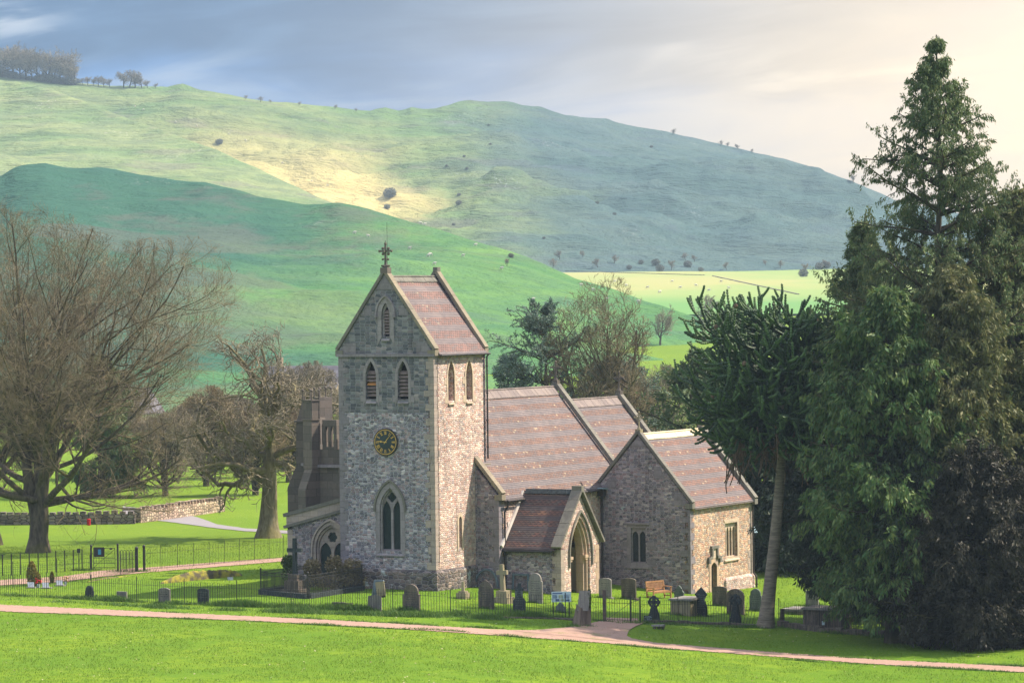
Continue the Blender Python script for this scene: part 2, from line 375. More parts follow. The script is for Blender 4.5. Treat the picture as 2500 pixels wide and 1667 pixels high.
def gravemat(name, c1, c2, lich, lf):
    m, t, b = newmat(name, .9, .15); v = objco(t)
    vv = nd(t, 'ShaderNodeMapping', {0: v, 3: (6, 6, .8)})
    st = noise(t, vv.outputs[0], 1.3, 4., .6)
    c = mixc(t, sstep(t, st, .35, .65), c1, c2)
    l = mth(t, 'MULTIPLY', sstep(t, noise(t, v, 5., 4., .7), .55, .66), lf)
    c = mixc(t, l, c, lich)
    c = mixc(t, mth(t, 'MULTIPLY', sstep(t, noise(t, v, 17., 3., .6), .66, .72), .6), c, (.55, .58, .52))
    t.links.new(c, b.inputs['Base Color']); bump(t, b, noise(t, v, 14., 4.), .5, .02); return m
M['g_brown'] = gravemat('weathered brown', (.15,.12,.10), (.07,.06,.055), (.19,.18,.10), .5)
M['g_grey'] = gravemat('weathered grey', (.24,.22,.20), (.16,.15,.145), (.28,.27,.20), .5)
M['g_dark'] = gravemat('dark slate', (.045,.055,.06), (.03,.035,.04), (.10,.12,.11), .4)
M['g_tan'] = gravemat('tan stone', (.30,.25,.17), (.22,.19,.13), (.30,.28,.12), .5)
M['g_blue'] = gravemat('blue slate', (.13,.17,.20), (.09,.12,.14), (.2,.24,.24), .3)
M['g_green'] = gravemat('green lichened stone', (.13,.15,.14), (.09,.105,.10), (.2,.22,.17), .4)

# ground
m, t, b = newmat('grass ground', .95, .1)
P = geo(t)
n1 = noise(t, P, .09, 5., .6); n2 = noise(t, P, 1.3, 6., .65); n3 = noise(t, P, 9., 5., .7)
c = mixc(t, sstep(t, n1, .38, .62), (.085,.165,.007), (.145,.22,.010))
c = mixc(t, mth(t, 'MULTIPLY', sstep(t, n2, .40, .60), .7), c, (.07,.155,.007))
c = mixc(t, mth(t, 'MULTIPLY', sstep(t, n3, .45, .7), .55), c, (.19,.26,.03))
c = mixc(t, mth(t, 'MULTIPLY', sstep(t, noise(t, P, .5, 4., .7), .63, .75), .35), c, (.16,.16,.04))
sy = nd(t, 'ShaderNodeSeparateXYZ', {0: P}).outputs
c = mixc(t, mth(t, 'MULTIPLY', sstep(t, sy[1], 196., 240.), .5), c, (.135,.205,.018))
c = mixc(t, mth(t, 'MULTIPLY', sstep(t, noise(t, P, 3.1, 2.), .735, .76), .9), c, (.5,.45,.2))
t.links.new(c, b.inputs['Base Color']); bump(t, b, mth(t, 'ADD', n3, mth(t, 'MULTIPLY', n2, 2.)), .55, .10)
M['grass'] = m
m, t, b = newmat('gravel', .95, .1); P = geo(t)
c = mixc(t, noise(t, P, .8, 5., .65), (.27,.165,.125), (.37,.245,.195))
c = mixc(t, mth(t, 'MULTIPLY', sstep(t, noise(t, P, 14., 4., .8), .5, .68), .6), c, (.46,.35,.29))
c = mixc(t, mth(t, 'MULTIPLY', sstep(t, noise(t, P, .5, 5., .75), .56, .66), .6), c, (.15,.16,.05))
c = mixc(t, mth(t, 'MULTIPLY', sstep(t, noise(t, P, 2.2, 5., .75), .54, .66), .45), c, (.15,.10,.08))
t.links.new(c, b.inputs['Base Color']); bump(t, b, noise(t, P, 30., 3.), .6, .03); M['gravel'] = m
m, t, b = newmat('tarmac', .9, .2); P = geo(t)
t.links.new(mixc(t, noise(t, P, 1., 5.), (.20,.18,.19), (.26,.24,.245)), b.inputs['Base Color']); M['road'] = m

def hillmat(name, cols, rock, rf, sc, extra=None, px=(0, 1, 1), tuft=.5, bh=7., pt=.7):
    """pasture with rough patches and limestone outcrops"""
    m, t, b = newmat(name, 1., .0); P = geo(t)
    st = nd(t, 'ShaderNodeMapping', {0: P, 3: (.55, .6, 3.2)}).outputs[0]
    a = noise(t, st, sc*1.2, 6., .62, .6); d = noise(t, st, sc*5, 6., .7)
    c = mixc(t, sstep(t, a, .36, .62), cols[0], cols[1])
    c = mixc(t, mth(t, 'MULTIPLY', sstep(t, d, .42, .62), tuft), c, cols[2])
    c = mixc(t, mth(t, 'MULTIPLY', sstep(t, noise(t, st, sc*2.3, 5., .6), .55, .66), pt), c, cols[3])
    c = mixc(t, mth(t, 'MULTIPLY', sstep(t, noise(t, P, .5, 4., .75), .45, .7), .35), c, cols[2])
    if extra: c = extra(t, P, c)
    rk = mth(t, 'MULTIPLY', sstep(t, noise(t, P, sc*1.6, 3.), .60, .72), sstep(t, noise(t, nd(t, 'ShaderNodeMapping', {0: P, 3: (1, .5, .35)}).outputs[0], .7, 4., .8), .55, .66))
    c = mixc(t, mth(t, 'MULTIPLY', rk, rf), c, rock)
    t.links.new(c, b.inputs['Base Color']); bump(t, b, mth(t, 'ADD', mth(t, 'MULTIPLY', a, 2.), d), 1., bh)
    return m
# ------------------------------------------------------------------ terrain
K = 2500/2352.
def vnoise(x, y, seed=0):
    xi = np.floor(x).astype(np.int64); yi = np.floor(y).astype(np.int64); xf = x-xi; yf = y-yi
    def h(a, b):
        n = (a*374761393 + b*668265263 + seed*1442695041) & 0x7fffffff
        n = ((n ^ (n >> 13))*1274126177) & 0x7fffffff
        return ((n ^ (n >> 16)) & 0xffff)/65535.
    u = xf*xf*(3-2*xf); v = yf*yf*(3-2*yf)
    return (h(xi, yi)*(1-u)+h(xi+1, yi)*u)*(1-v) + (h(xi, yi+1)*(1-u)+h(xi+1, yi+1)*u)*v
def fbm(x, y, o=4, seed=0):
    s = 0; a = .5
    for i in range(o): s = s + a*(vnoise(x*2**i, y*2**i, seed+i)-.5); a *= .5
    return s
def grid_obj(name, X, Y, Z, mat, parent=None, smooth_=True):
    r, c = X.shape; V = np.stack([X, Y, Z], -1).reshape(-1, 3)
    i = np.arange(r-1)[:, None]*c + np.arange(c-1)[None]
    F = np.stack([i, i+1, i+c+1, i+c], -1).reshape(-1, 4)
    return from_np(name, V, F, mat, parent, smooth_)
def structure(o): o['kind'] = 'structure'; return o

# one ground sheet: close grid near the church, coarse far out
xs = np.unique(np.concatenate([np.linspace(-700, -60, 40), np.linspace(-60, 60, 160), np.linspace(60, 700, 40)]))
ys = np.unique(np.concatenate([np.linspace(-60, 140, 20), np.linspace(140, 320, 150), np.linspace(320, 1700, 90), np.linspace(1700, 2440, 16)]))
GX, GY = np.meshgrid(xs, ys); GZ = zg(GX, GY)
structure(grid_obj('ground', GX, GY, GZ, M['grass']))

def strip(name, up, lo, mat, lift=.03, step=4, jit=.8):
    """ground strip between two edges traced in the photo, laid on the ground"""
    x0 = max(up[0][0], lo[0][0]); x1 = min(up[-1][0], lo[-1][0])
    px = np.arange(x0, x1+.1, step); a = np.interp(px, *zip(*up)); b_ = np.interp(px, *zip(*lo))
    V = []
    for i, x in enumerate(px):
        ja, jb = rnd.uniform(-jit, jit), rnd.uniform(-jit, jit)
        for k in range(4):
            y = (a[i]+ja)*(1-k/3)+(b_[i]+jb)*k/3; p = gp(x, y); V.append((p.x, p.y, p.z+lift))
    V = np.array(V); n = len(px); i = (np.arange(n-1)*4)[:, None]+np.arange(3)[None]
    F = np.stack([i, i+1, i+5, i+4], -1).reshape(-1, 4)
    return structure(from_np(name, V, F, mat, None, True))
def kk(L): return [(x*K, y*K) for x, y in L]
strip('path', kk([(-260,1374),(0,1389),(200,1398),(500,1412),(700,1421),(1000,1438),(1240,1451),(1500,1476),(1700,1492),(2000,1514),(2352,1532),(2640,1546)]),
      kk([(-260,1390),(0,1404),(300,1415),(600,1427),(900,1443),(1200,1463),(1400,1478),(1500,1487),(1700,1502),(2000,1525),(2352,1544),(2640,1559)]), M['gravel'])
strip('gate_path', kk([(1180,1448.5),(1240,1447),(1310,1441),(1375,1428),(1484,1427.5)]), kk([(1180,1450),(1240,1456),(1310,1462),(1375,1470),(1438,1474),(1441,1455),(1448,1446),(1460,1439),(1484,1429.5)]), M['gravel'], .045, 3, .4)
strip('gate_path', kk([(1425,1460),(1440,1461),(1452,1467),(1500,1475.5)]), kk([(1425,1480),(1446,1482),(1452,1482),(1500,1486)]), M['gravel'], .038, 3, .3)
strip('gate_path', [(1478,1509),(1560,1511)], [(1478,1519),(1560,1520)], M['gravel'], .05, 5, .3)
strip('upper_path', [(-200,1429),(0,1416),(150,1408),(250,1393),(352,1386),(500,1375),(700,1361),(900,1350)], [(-200,1443),(0,1429),(150,1421),(250,1408),(352,1398),(500,1386),(700,1370),(900,1358)], M['gravel'], .03, 10, .5)
strip('road', [(300,1236),(420,1250),(480,1262),(530,1280),(600,1290),(760,1299)], [(300,1262),(420,1275),(480,1283),(530,1290),(600,1297),(760,1306)], M['road'], .03, 10, .3)

def hill(name, prof, Dr, Df, mat, amp, seed, z_off=0., pw=.9, ncol=420, nrow=80, rough=.018, x0=-1500, x1=4000, foot_amp=40):
    prof = kk(prof); px = np.linspace(x0, x1, ncol); py = np.interp(px, *zip(*prof))
    Dr_ = np.interp(px, *zip(*Dr)) if isinstance(Dr, list) else np.full(ncol, float(Dr))
    Df_ = np.interp(px, *zip(*Df)) if isinstance(Df, list) else np.full(ncol, float(Df))
    py = py + fbm(px/45., px*0, 4, seed)*5.
    r_ = (px-1250)/FPX
    ker = np.ones(2*max(2, ncol//60)+1); ker /= ker.sum(); pys = np.convolve(np.pad(py, len(ker)//2, mode='edge'), ker, 'valid')
    rx = np.array([ray(a, b_) for a, b_ in zip(px, py)]); rs = np.array([ray(a, b_) for a, b_ in zip(px, pys)])
    Xr = rx[:, 0]/rx[:, 1]; zr = CAMH + rx[:, 2]/rx[:, 1]*Dr_; zs = CAMH + rs[:, 2]/rs[:, 1]*Dr_
    t = np.concatenate([np.linspace(0, 1, nrow), 1+np.linspace(.03, .34, 12)])[:, None]
    D = Df_[None]+(Dr_-Df_)[None]*t; X = Xr[None]*D
    zf = zg(X[0], D[0])-3
    tt = np.clip(t, 0, 1)
    s = tt**pw*(1-.12*np.sin(math.pi*tt)) 
    Z = zf[None] + (zs-zf)[None]*s + (zr-zs)[None]*tt**9
    back = np.clip(t-1, 0, 1)/.34; Z = Z - back**1.3*(zr-zf+6)[None]
    env = np.sin(math.pi*np.clip(t, 0, 1))**.7
    Z = Z + env*amp*(fbm(X/150., D/150., 5, seed)*2) + env*amp*.30*fbm(X/30., D/22., 4, seed+9)*2
    return structure(grid_obj(name, X, D, Z, mat))

FAR = [(-1400,120),(-600,140),(0,170),(120,185),(250,197),(350,199),(385,201),(405,196),(420,194),(436,199),(455,205),(500,213),(600,232),(680,238),(780,248),(820,253),(850,255),(868,250),(885,246),(902,251),(915,254),(930,250),(945,246),(960,250),(975,252),(1000,250),(1030,243),(1055,234),(1080,231),(1120,234),(1160,232),(1180,236),(1200,243),(1240,245),(1270,256),(1300,265),(1350,272),(1395,273),(1410,280),(1440,288),(1500,297),(1600,318),(1700,342),(1800,365),(1900,395),(1980,425),(2060,462),(2200,490),(2352,500),(2600,520),(3500,640)]
SPUR = [(-1400,-60),(-500,100),(0,183),(60,193),(130,210),(200,236),(270,265),(350,290),(430,322),(500,345),(550,370),(600,390),(650,415),(700,440),(760,465),(840,492),(900,520),(1000,560),(1200,640),(1400,720),(2000,900),(3500,1200)]
NEAR = [(-1400,520),(-600,470),(-200,452),(-60,420),(5,403),(20,393),(35,385),(60,378),(100,375),(120,378),(150,384),(180,386),(230,385),(270,390),(330,403),(430,418),(470,418),(520,430),(600,452),(660,462),(700,469),(740,469),(780,465),(820,472),(850,480),(900,497),(980,520),(1080,550),(1180,580),(1220,594),(1250,606),(1320,640),(1400,662),(1500,697),(1600,728),(1700,766),(1800,800),(2000,860),(3500,1200)]
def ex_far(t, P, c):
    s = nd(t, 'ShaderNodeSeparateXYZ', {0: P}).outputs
    # sun painted into the hay grazing; shade and haze painted into the right-hand scrub
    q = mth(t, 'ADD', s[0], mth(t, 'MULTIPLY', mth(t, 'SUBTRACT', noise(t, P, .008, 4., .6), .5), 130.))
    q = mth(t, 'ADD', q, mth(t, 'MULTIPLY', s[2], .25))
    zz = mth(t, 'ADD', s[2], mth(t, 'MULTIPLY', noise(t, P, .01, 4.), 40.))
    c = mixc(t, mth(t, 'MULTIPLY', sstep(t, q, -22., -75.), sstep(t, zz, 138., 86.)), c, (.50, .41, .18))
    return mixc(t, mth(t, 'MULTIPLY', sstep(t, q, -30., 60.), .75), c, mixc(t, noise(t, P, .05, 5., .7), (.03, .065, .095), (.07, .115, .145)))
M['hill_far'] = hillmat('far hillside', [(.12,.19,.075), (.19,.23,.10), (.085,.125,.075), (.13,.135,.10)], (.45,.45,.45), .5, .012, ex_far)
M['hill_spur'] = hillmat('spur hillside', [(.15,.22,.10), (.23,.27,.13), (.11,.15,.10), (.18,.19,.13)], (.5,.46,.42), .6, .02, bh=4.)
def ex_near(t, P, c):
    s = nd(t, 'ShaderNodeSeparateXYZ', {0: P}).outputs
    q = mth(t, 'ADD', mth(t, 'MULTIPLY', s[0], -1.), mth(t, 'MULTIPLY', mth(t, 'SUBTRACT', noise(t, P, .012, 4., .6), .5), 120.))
    c = mixc(t, mth(t, 'MULTIPLY', sstep(t, q, 10., 75.), .85), c, (.03, .085, .07))  # dark teal at left is hill shade mixed into the colour
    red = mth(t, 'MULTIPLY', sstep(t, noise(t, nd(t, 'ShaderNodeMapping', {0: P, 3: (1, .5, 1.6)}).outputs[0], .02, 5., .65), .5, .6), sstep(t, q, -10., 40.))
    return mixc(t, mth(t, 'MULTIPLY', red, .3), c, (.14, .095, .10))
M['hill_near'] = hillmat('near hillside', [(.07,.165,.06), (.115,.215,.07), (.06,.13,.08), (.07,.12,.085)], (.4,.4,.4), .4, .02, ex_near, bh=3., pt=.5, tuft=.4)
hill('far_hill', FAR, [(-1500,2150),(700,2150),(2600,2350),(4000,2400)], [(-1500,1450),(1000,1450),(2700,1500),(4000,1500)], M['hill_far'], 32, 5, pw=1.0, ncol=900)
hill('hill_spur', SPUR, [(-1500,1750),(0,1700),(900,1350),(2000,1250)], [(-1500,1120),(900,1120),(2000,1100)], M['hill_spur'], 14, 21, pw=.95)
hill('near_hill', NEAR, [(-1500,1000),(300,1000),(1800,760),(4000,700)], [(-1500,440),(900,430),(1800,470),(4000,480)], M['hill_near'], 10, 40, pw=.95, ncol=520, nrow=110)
# pale pasture on the valley floor beyond the near hill
m, t, b = newmat('valley pasture', 1., 0.); P = geo(t)
st = nd(t, 'ShaderNodeMapping', {0: P, 3: (1, .35, 1)}).outputs[0]
c = mixc(t, sstep(t, noise(t, st, .012, 5.), .4, .6), (.22,.29,.11), (.30,.30,.13)); ys_ = nd(t, 'ShaderNodeSeparateXYZ', {0: P}).outputs[1]
c = mixc(t, sstep(t, mth(t, 'ADD', ys_, mth(t, 'MULTIPLY', noise(t, P, .01, 3.), 60.)), 1180., 1080.), c, (.13,.25,.09))
t.links.new(c, b.inputs['Base Color']); M['valley'] = m
VX, VY = np.meshgrid(np.linspace(-150, 420, 60), np.linspace(900, 1620, 60))
structure(grid_obj('valley_pasture', VX, VY, zg(VX, VY)+.6+fbm(VX/90., VY/90., 3, 3)*2.0, M['valley']))

# cumulus cloud builder, not called; shade on the hills is in their colours
m, t, b = newmat('cloud white', 1., 0.); b.inputs['Base Color'].default_value = (.9, .9, .92, 1); M['cloud'] = m
def cloud(tx, ty, tz, alt, pts):
    o = Vector((tx, ty, tz)); k = (alt-tz)/sdir.z; c_ = o+sdir*k
    bm = BM()
    for (dx_, dy_, r) in pts: blob(bm, (dx_, dy_, rnd.uniform(-.1, .1)*r), r, 3, (1, 1, .32), .05)
    ob = from_bm('cloud', bm, M['cloud'], None, True); ob.location = c_; ob['kind'] = 'structure'; return ob
# ------------------------------------------------------------------ church (local axes: x east, y north, z up; origin at the tower's south-west foot)
OC = gp(1065, 1441); OC = Vector((-4.262, 199.528, 0.))
church = root('church', 'old stone village church with saddleback clock tower and clay tile roofs', 'church', OC, R(90)-TH)
Wn = (-1, 0, 0); Sn = (0, -1, 0); Yv = (0, 1, 0); Xv = (1, 0, 0); Zv = (0, 0, 1)
def wallW(name, E_, outline, holes, mat, depth=.35): bm = BM(); panel(bm, (E_, 0, 0), Yv, Zv, Wn, outline, holes, depth, False); return from_bm(name, bm, mat, church)
def wallS(name, N_, outline, holes, mat, depth=.35): bm = BM(); panel(bm, (0, N_, 0), Xv, Zv, Sn, outline, holes, depth, False); return from_bm(name, bm, mat, church)
TW = 5.95; TE = 12.68
# tower, west face
belW = [gothic(3.91, 10.35, .66, 11.55, .88), gothic(1.90, 10.35, .66, 11.55, .88)]
wwin = gothic(2.80, 2.10, 1.30, 4.30, 1.22)
wallW('tower_west_wall', 0, rect(0, 1.07, TW, 9.6), [wwin], M['wall_shade'], .4)
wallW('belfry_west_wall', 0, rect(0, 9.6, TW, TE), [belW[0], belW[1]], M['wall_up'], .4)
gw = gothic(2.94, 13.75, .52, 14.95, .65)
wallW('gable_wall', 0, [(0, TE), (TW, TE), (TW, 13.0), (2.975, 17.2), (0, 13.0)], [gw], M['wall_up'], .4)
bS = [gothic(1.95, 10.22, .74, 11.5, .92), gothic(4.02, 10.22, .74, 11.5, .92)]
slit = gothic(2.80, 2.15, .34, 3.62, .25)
wallS('tower_south_wall', 0, rect(0, 1.0, TW, TE+.05), bS+[slit], M['wall_sun'], .35)
bm = BM(); panel(bm, (TW, 0, 0), Yv, Zv, (1, 0, 0), [(0, -1), (TW, -1), (TW, 13.), (2.975, 17.2), (0, 13.)], (), .3, False)
panel(bm, (0, TW, 0), Xv, Zv, (0, 1, 0), rect(0, -1, TW, TE+.2), (), .3, False); from_bm('tower_back_wall', bm, M['wall_shade'], church)
bm = BM()
# battered plinth with sloping top
def plinth(bm, E0, N0, E1, N1, zt, p=.11):
    box(bm, (E0-p, N0-p, -2.5), (E1+p, N1+p, zt-.12))
    a = [(E0-p, N0-p), (E1+p, N0-p), (E1+p, N1+p), (E0-p, N1+p)]; c = [(E0, N0), (E1, N0), (E1, N1), (E0, N1)]
    lo = [bm.verts.new((x, y, zt-.12)) for x, y in a]; hi = [bm.verts.new((x, y, zt+.02)) for x, y in c]
    for i in range(4): bm.faces.new((lo[i], lo[(i+1) % 4], hi[(i+1) % 4], hi[i]))
plinth(bm, 0, 0, TW, TW, 1.07); from_bm('tower_plinth', bm, M['plinth'], church)
# string course under the gable
bm = BM(); box(bm, (-.10, -.10, TE-.02), (.35, TW+.10, TE+.14)); box(bm, (.35, -.10, TE-.02), (TW+.05, .3, TE+.07)); from_bm('string_course', bm, M['quoin_w'], church)
# quoins: alternate long and short corner blocks, a touch proud of the rubble
def quoins(name, E_, N_, z0, z1, mat, sE, sN, h=.34, la=.55, lb=.30, proud=.014):
    bm = BM(); z = z0; i = 0
    while z < z1-.1:
        hh = min(h*rnd.uniform(.75, 1.3), z1-z); a, b_ = (la, lb) if i % 2 else (lb, la); a *= rnd.uniform(.8, 1.15); b_ *= rnd.uniform(.8, 1.15)
        x0, x1 = sorted((E_-sE*proud, E_+sE*a)); y0, y1 = sorted((N_-sN*proud, N_+sN*b_))
        box(bm, (x0, y0, z+.006), (x1, y1, z+hh-.006)); z += hh; i += 1
    return from_bm(name, bm, mat, church)
quoins('quoins', 0, 0, 1.1, TE-.03, M['quoin'], 1, 1)
quoins('quoins', 0, TW, 1.1, TE-.03, M['quoin_w'], 1, -1)
quoins('quoins', 0, 0, -.9, .95, M['plinth'], 1, 1, proud=.125)
bm = BM()
for (a, b_, c, d) in ((.02, 12.84, 1.05, 13.42), (4.85, 12.84, 5.93, 13.42)): 
    panel(bm, (-.014, 0, 0), Yv, Zv, Wn, [(a, b_), (c, b_), (c, d if a < 1 else d-.0), (a+(.42 if a < 1 else 0), d)] if a < 1 else [(a, b_), (c, b_), (c-.42, d), (a, d)], (), .05)
panel(bm, (-.014, 0, 0), Yv, Zv, Wn, [(2.4, 16.3), (3.55, 16.3), (2.975, 17.1)], (), .05)
for s in (1, -1): panel(bm, (-.013, 0, 0), Yv, Zv, Wn, [(2.975+s*.85, 14.9), (2.975+s*1.52, 14.9), (2.975+s*1.15, 15.45), (2.975+s*.85, 15.45)], (), .05)
from_bm('gable_blocks', bm, M['quoin_w'], church)

def reveal_window(E_, N_, face, inner, outer, mat, lights=(), louvres=None, depth=.3, hood=None, sill=None, name='window', proud=.03, glass=True):
    """a stone-framed window: frame is the part, panes, louvres and sill hang under it"""
    nrm, u, o = (Wn, Yv, (E_, 0, 0)) if face == 'W' else (Sn, Xv, (0, N_, 0))
    nv = Vector(nrm); o = Vector(o)
    bm = BM(); ring_between(bm, o+nv*proud, u, Zv, nrm, inner, outer, proud+.06)
    n = len(inner); 
    if lights:
        panel(bm, o-nv*(depth-.12), u, Zv, nrm, [(a, b_) for a, b_ in inner], lights, .12)
    fr = from_bm(name, bm, mat, church)
    if glass:
        bm = BM(); panel(bm, o-nv*(depth-.03), u, Zv, nrm, [(a, b_) for a, b_ in inner], (), .02); from_bm('pane', bm, M['glass'], fr)
    if hood:
        bm = BM(); ring_between(bm, o+nv*.11, u, Zv, nrm, hood[0], hood[1], .13); from_bm('hood_mould', bm, hood[2], fr)
    if sill:
        a0, a1, z = sill; bm = BM()
        p = [o+nv*.09+Vector(u)*a0+Vector(Zv)*(z-.14), o+nv*.09+Vector(u)*a1+Vector(Zv)*(z-.14)]
        q = [o-nv*(depth-.05)+Vector(u)*a0+Vector(Zv)*(z+.06), o-nv*(depth-.05)+Vector(u)*a1+Vector(Zv)*(z+.06)]
        r_ = [x+Vector(Zv)*-.06 for x in p]; q2 = [x+Vector(Zv)*-.26 for x in q]
        v = [bm.verts.new(x) for x in (r_[0], r_[1], p[1], p[0], q2[0], q2[1], q[1], q[0])]
        for f in ((0,1,2,3),(3,2,6,7),(0,3,7,4),(1,5,6,2),(0,4,5,1)): bm.faces.new([v[i] for i in f])
        bmesh.ops.recalc_face_normals(bm, faces=bm.faces); from_bm('sill', bm, mat, fr)
    if louvres:
        c, w_, z0, z1, k, odd = louvres
        for side in (0,):
            bm = BM(); bm2 = BM()
            for i in range(k):
                z = z0+(z1-z0)*(i+.5)/k; A = o-nv*.20+Vector(u)*(c-w_/2)+Vector(Zv)*z; B = o-nv*.20+Vector(u)*(c+w_/2)+Vector(Zv)*z
                bar(bm2 if i == odd else bm, A, B, .26, .02, up=(Vector(Zv)*.8-nv*-.75))
            from_bm('louvre', bm, M['louvre'], fr)
            if odd is not None and len(bm2.verts): from_bm('louvre', bm2, M['louvre_new'], fr)
            else: bm2.free()
        bm = BM(); panel(bm, o-nv*.33, u, Zv, nrm, [(a, b_) for a, b_ in inner], (), .02); from_bm('shade_backing', bm, M['void_shade'], fr)  # black sheet paints the unlit inside behind the louvres
    return fr
def goth_off(c, z0, w_, zs, h, d, dz=None): return gothic(c, z0-(dz if dz is not None else d), w_+2*d, zs, h+d*1.3)
# belfry west openings
for c, odd in ((3.91, 3), (1.90, None)):
    f = reveal_window(0, 0, 'W', gothic(c, 10.35, .66, 11.55, .88), goth_off(c, 10.35, .66, 11.55, .88, .17, .42), M['dress'], louvres=(c, .62, 10.5, 11.9, 7, odd), glass=False, sill=(c-.33, c+.33, 10.3))
    bm = BM()
    for z in (10.2, 11.0):
        for s in (1, -1): box(bm, (-.02, c+s*.5-.17, z), (.05, c+s*.5+.17, z+.36))
    from_bm('jamb_blocks', bm, M['dress'], church)
f = reveal_window(0, 0, 'W', gw, goth_off(2.94, 13.75, .52, 14.95, .65, .26, .45), M['dress'], louvres=(2.94, .30, 13.9, 15.2, 8, None), glass=False, sill=(2.68, 3.20, 13.72),
    hood=(gothic(2.94, 14.9, 1.08, 14.98, .95), gothic(2.94, 14.9, 1.24, 14.98, 1.06), M['dress']), depth=.3)
bm = BM()
for s in (1, -1): box(bm, (-.16, 2.94+s*.58-.08, 14.80), (-.0, 2.94+s*.58+.08, 14.96))
from_bm('hood_stops', bm, M['quoin_w'], church)
bm = BM()   # inner chamfered order of the gable opening
ring_between(bm, (.12, 0, 0), Yv, Zv, Wn, gothic(2.94, 13.75, .32, 14.95, .45), gothic(2.94, 13.75, .53, 14.95, .655), .1); from_bm('inner_arch', bm, M['dress'], church)
# belfry south openings and slit
for c, i in ((1.95, 0), (4.02, 1)):
    reveal_window(0, 0, 'S', bS[i], goth_off(c, 10.22, .74, 11.5, .92, .14, .20), M['dress_sun'], glass=False, sill=(c-.37, c+.37, 10.20), depth=.5)
    bm = BM(); panel(bm, (0, .34, 0), Xv, Zv, Sn, bS[i], (), .04); from_bm('blocked_back', bm, M['louvre'], church)
    bm = BM(); cyl(bm, (c-.12, .22, 10.3), (c-.12, .22, 11.9), .06, n=8); from_bm('shaft', bm, M['dress_sun'], church)
    bm = BM()
    for z in (10.1, 11.1):
        for s in (1, -1): box(bm, (c+s*.55-.17, -.02, z), (c+s*.55+.17, .05, z+.38))
    from_bm('jamb_blocks', bm, M['dress_sun'], church)
reveal_window(0, 0, 'S', slit, goth_off(2.80, 2.15, .34, 3.62, .25, .17, .2), M['dress_sun'], depth=.28)
# big west window: two cusped lights and a quatrefoil
def quatre(c, z, r, k=4, n=6):
    P = []
    for q in range(k):
        a0 = q*2*math.pi/k + math.pi/k*0
        cx_, cz_ = c+math.cos(a0)*r*.62, z+math.sin(a0)*r*.62
        for i in range(n): 
            a = a0 - 1.35 + 2.7*i/(n-1); P.append((cx_+math.cos(a)*r*.42, cz_+math.sin(a)*r*.42))
    return P
L1 = gothic(2.80+.345, 2.16, .55, 4.18, .62); L2 = gothic(2.80-.345, 2.16, .55, 4.18, .62)
fr = reveal_window(0, 0, 'W', wwin, goth_off(2.80, 2.10, 1.30, 4.30, 1.22, .26, .4), M['dress'], lights=[L1, L2, quatre(2.80, 5.0, .27)], sill=(1.95, 3.65, 2.0), depth=.32,
    hood=(gothic(2.80, 4.22, 1.82, 4.34, 1.54), gothic(2.80, 4.22, 2.02, 4.34, 1.66), M['coping']))
bm = BM(); ring_between(bm, (.08, 0, 0), Yv, Zv, Wn, gothic(2.80, 2.1, 1.14, 4.3, 1.12), gothic(2.80, 2.1, 1.31, 4.3, 1.225), .1); from_bm('inner_arch', bm, M['dress'], church)
# clock
ck = BM(); 
cN, cZ, cR = 3.0, 8.02, .70
cyl(ck, (.02, cN, cZ), (-.09, cN, cZ), cR+.05, n=48); dial_rim = from_bm('clock', ck, M['iron'], church)
bm = BM(); cyl(bm, (-.085, cN, cZ), (-.10, cN, cZ), cR-.01, n=48); from_bm('clock_face', bm, M['clock'], dial_rim)
bm = BM(); n = 48
for r0, r1 in ((cR-.045, cR-.012),):
    for i in range(n):
        a, b_ = i*2*math.pi/n, (i+1)*2*math.pi/n
        v = [bm.verts.new((-.112, cN+math.sin(q)*rr_, cZ+math.cos(q)*rr_)) for q, rr_ in ((a, r0), (b_, r0), (b_, r1), (a, r1))]; bm.faces.new(v)
for i in range(60):
    a = i*math.pi/30; blob(bm, (-.112, cN-math.sin(a)*(cR-.085), cZ+math.cos(a)*(cR-.085)), .009, 1)
from_bm('minute_ring', bm, M['gold'], dial_rim)
ROM = ['XII', 'I', 'II', 'III', 'IIII', 'V', 'VI', 'VII', 'VIII', 'IX', 'X', 'XI']
def cpt(a, r, s): # clock point: angle clockwise, radius, sideways shift (as seen from the west)
    y = cN-(math.sin(a)*r+math.cos(a)*s); z = cZ+(math.cos(a)*r-math.sin(a)*s); return (-.112, y, z)
for h, txt in enumerate(ROM):
    a = h*math.pi/6; r0, r1 = cR*.60, cR*.83; wd = {'I': .035, 'V': .085, 'X': .085}; tot = sum(wd[ch] for ch in txt); s = -tot/2; bm = BM()
    for ch in txt:
        c = s+wd[ch]/2
        if ch == 'I': bar(bm, cpt(a, r0, c), cpt(a, r1, c), .02, .008, up=(1, 0, 0))
        elif ch == 'V': bar(bm, cpt(a, r1, c-.03), cpt(a, r0, c), .022, .008, up=(1, 0, 0)); bar(bm, cpt(a, r1, c+.03), cpt(a, r0, c), .012, .008, up=(1, 0, 0))
        else: bar(bm, cpt(a, r1, c-.03), cpt(a, r0, c+.03), .022, .008, up=(1, 0, 0)); bar(bm, cpt(a, r1, c+.03), cpt(a, r0, c-.03), .012, .008, up=(1, 0, 0))
        s += wd[ch]
    for q in (r0-.006, r1+.006): bar(bm, cpt(a, q, -tot/2), cpt(a, q, tot/2), .01, .008, up=(1, 0, 0))
    from_bm('numeral', bm, M['gold'], dial_rim)
def cph(a, r, s=0): p = cpt(a, r, s); return (-.135, p[1], p[2])
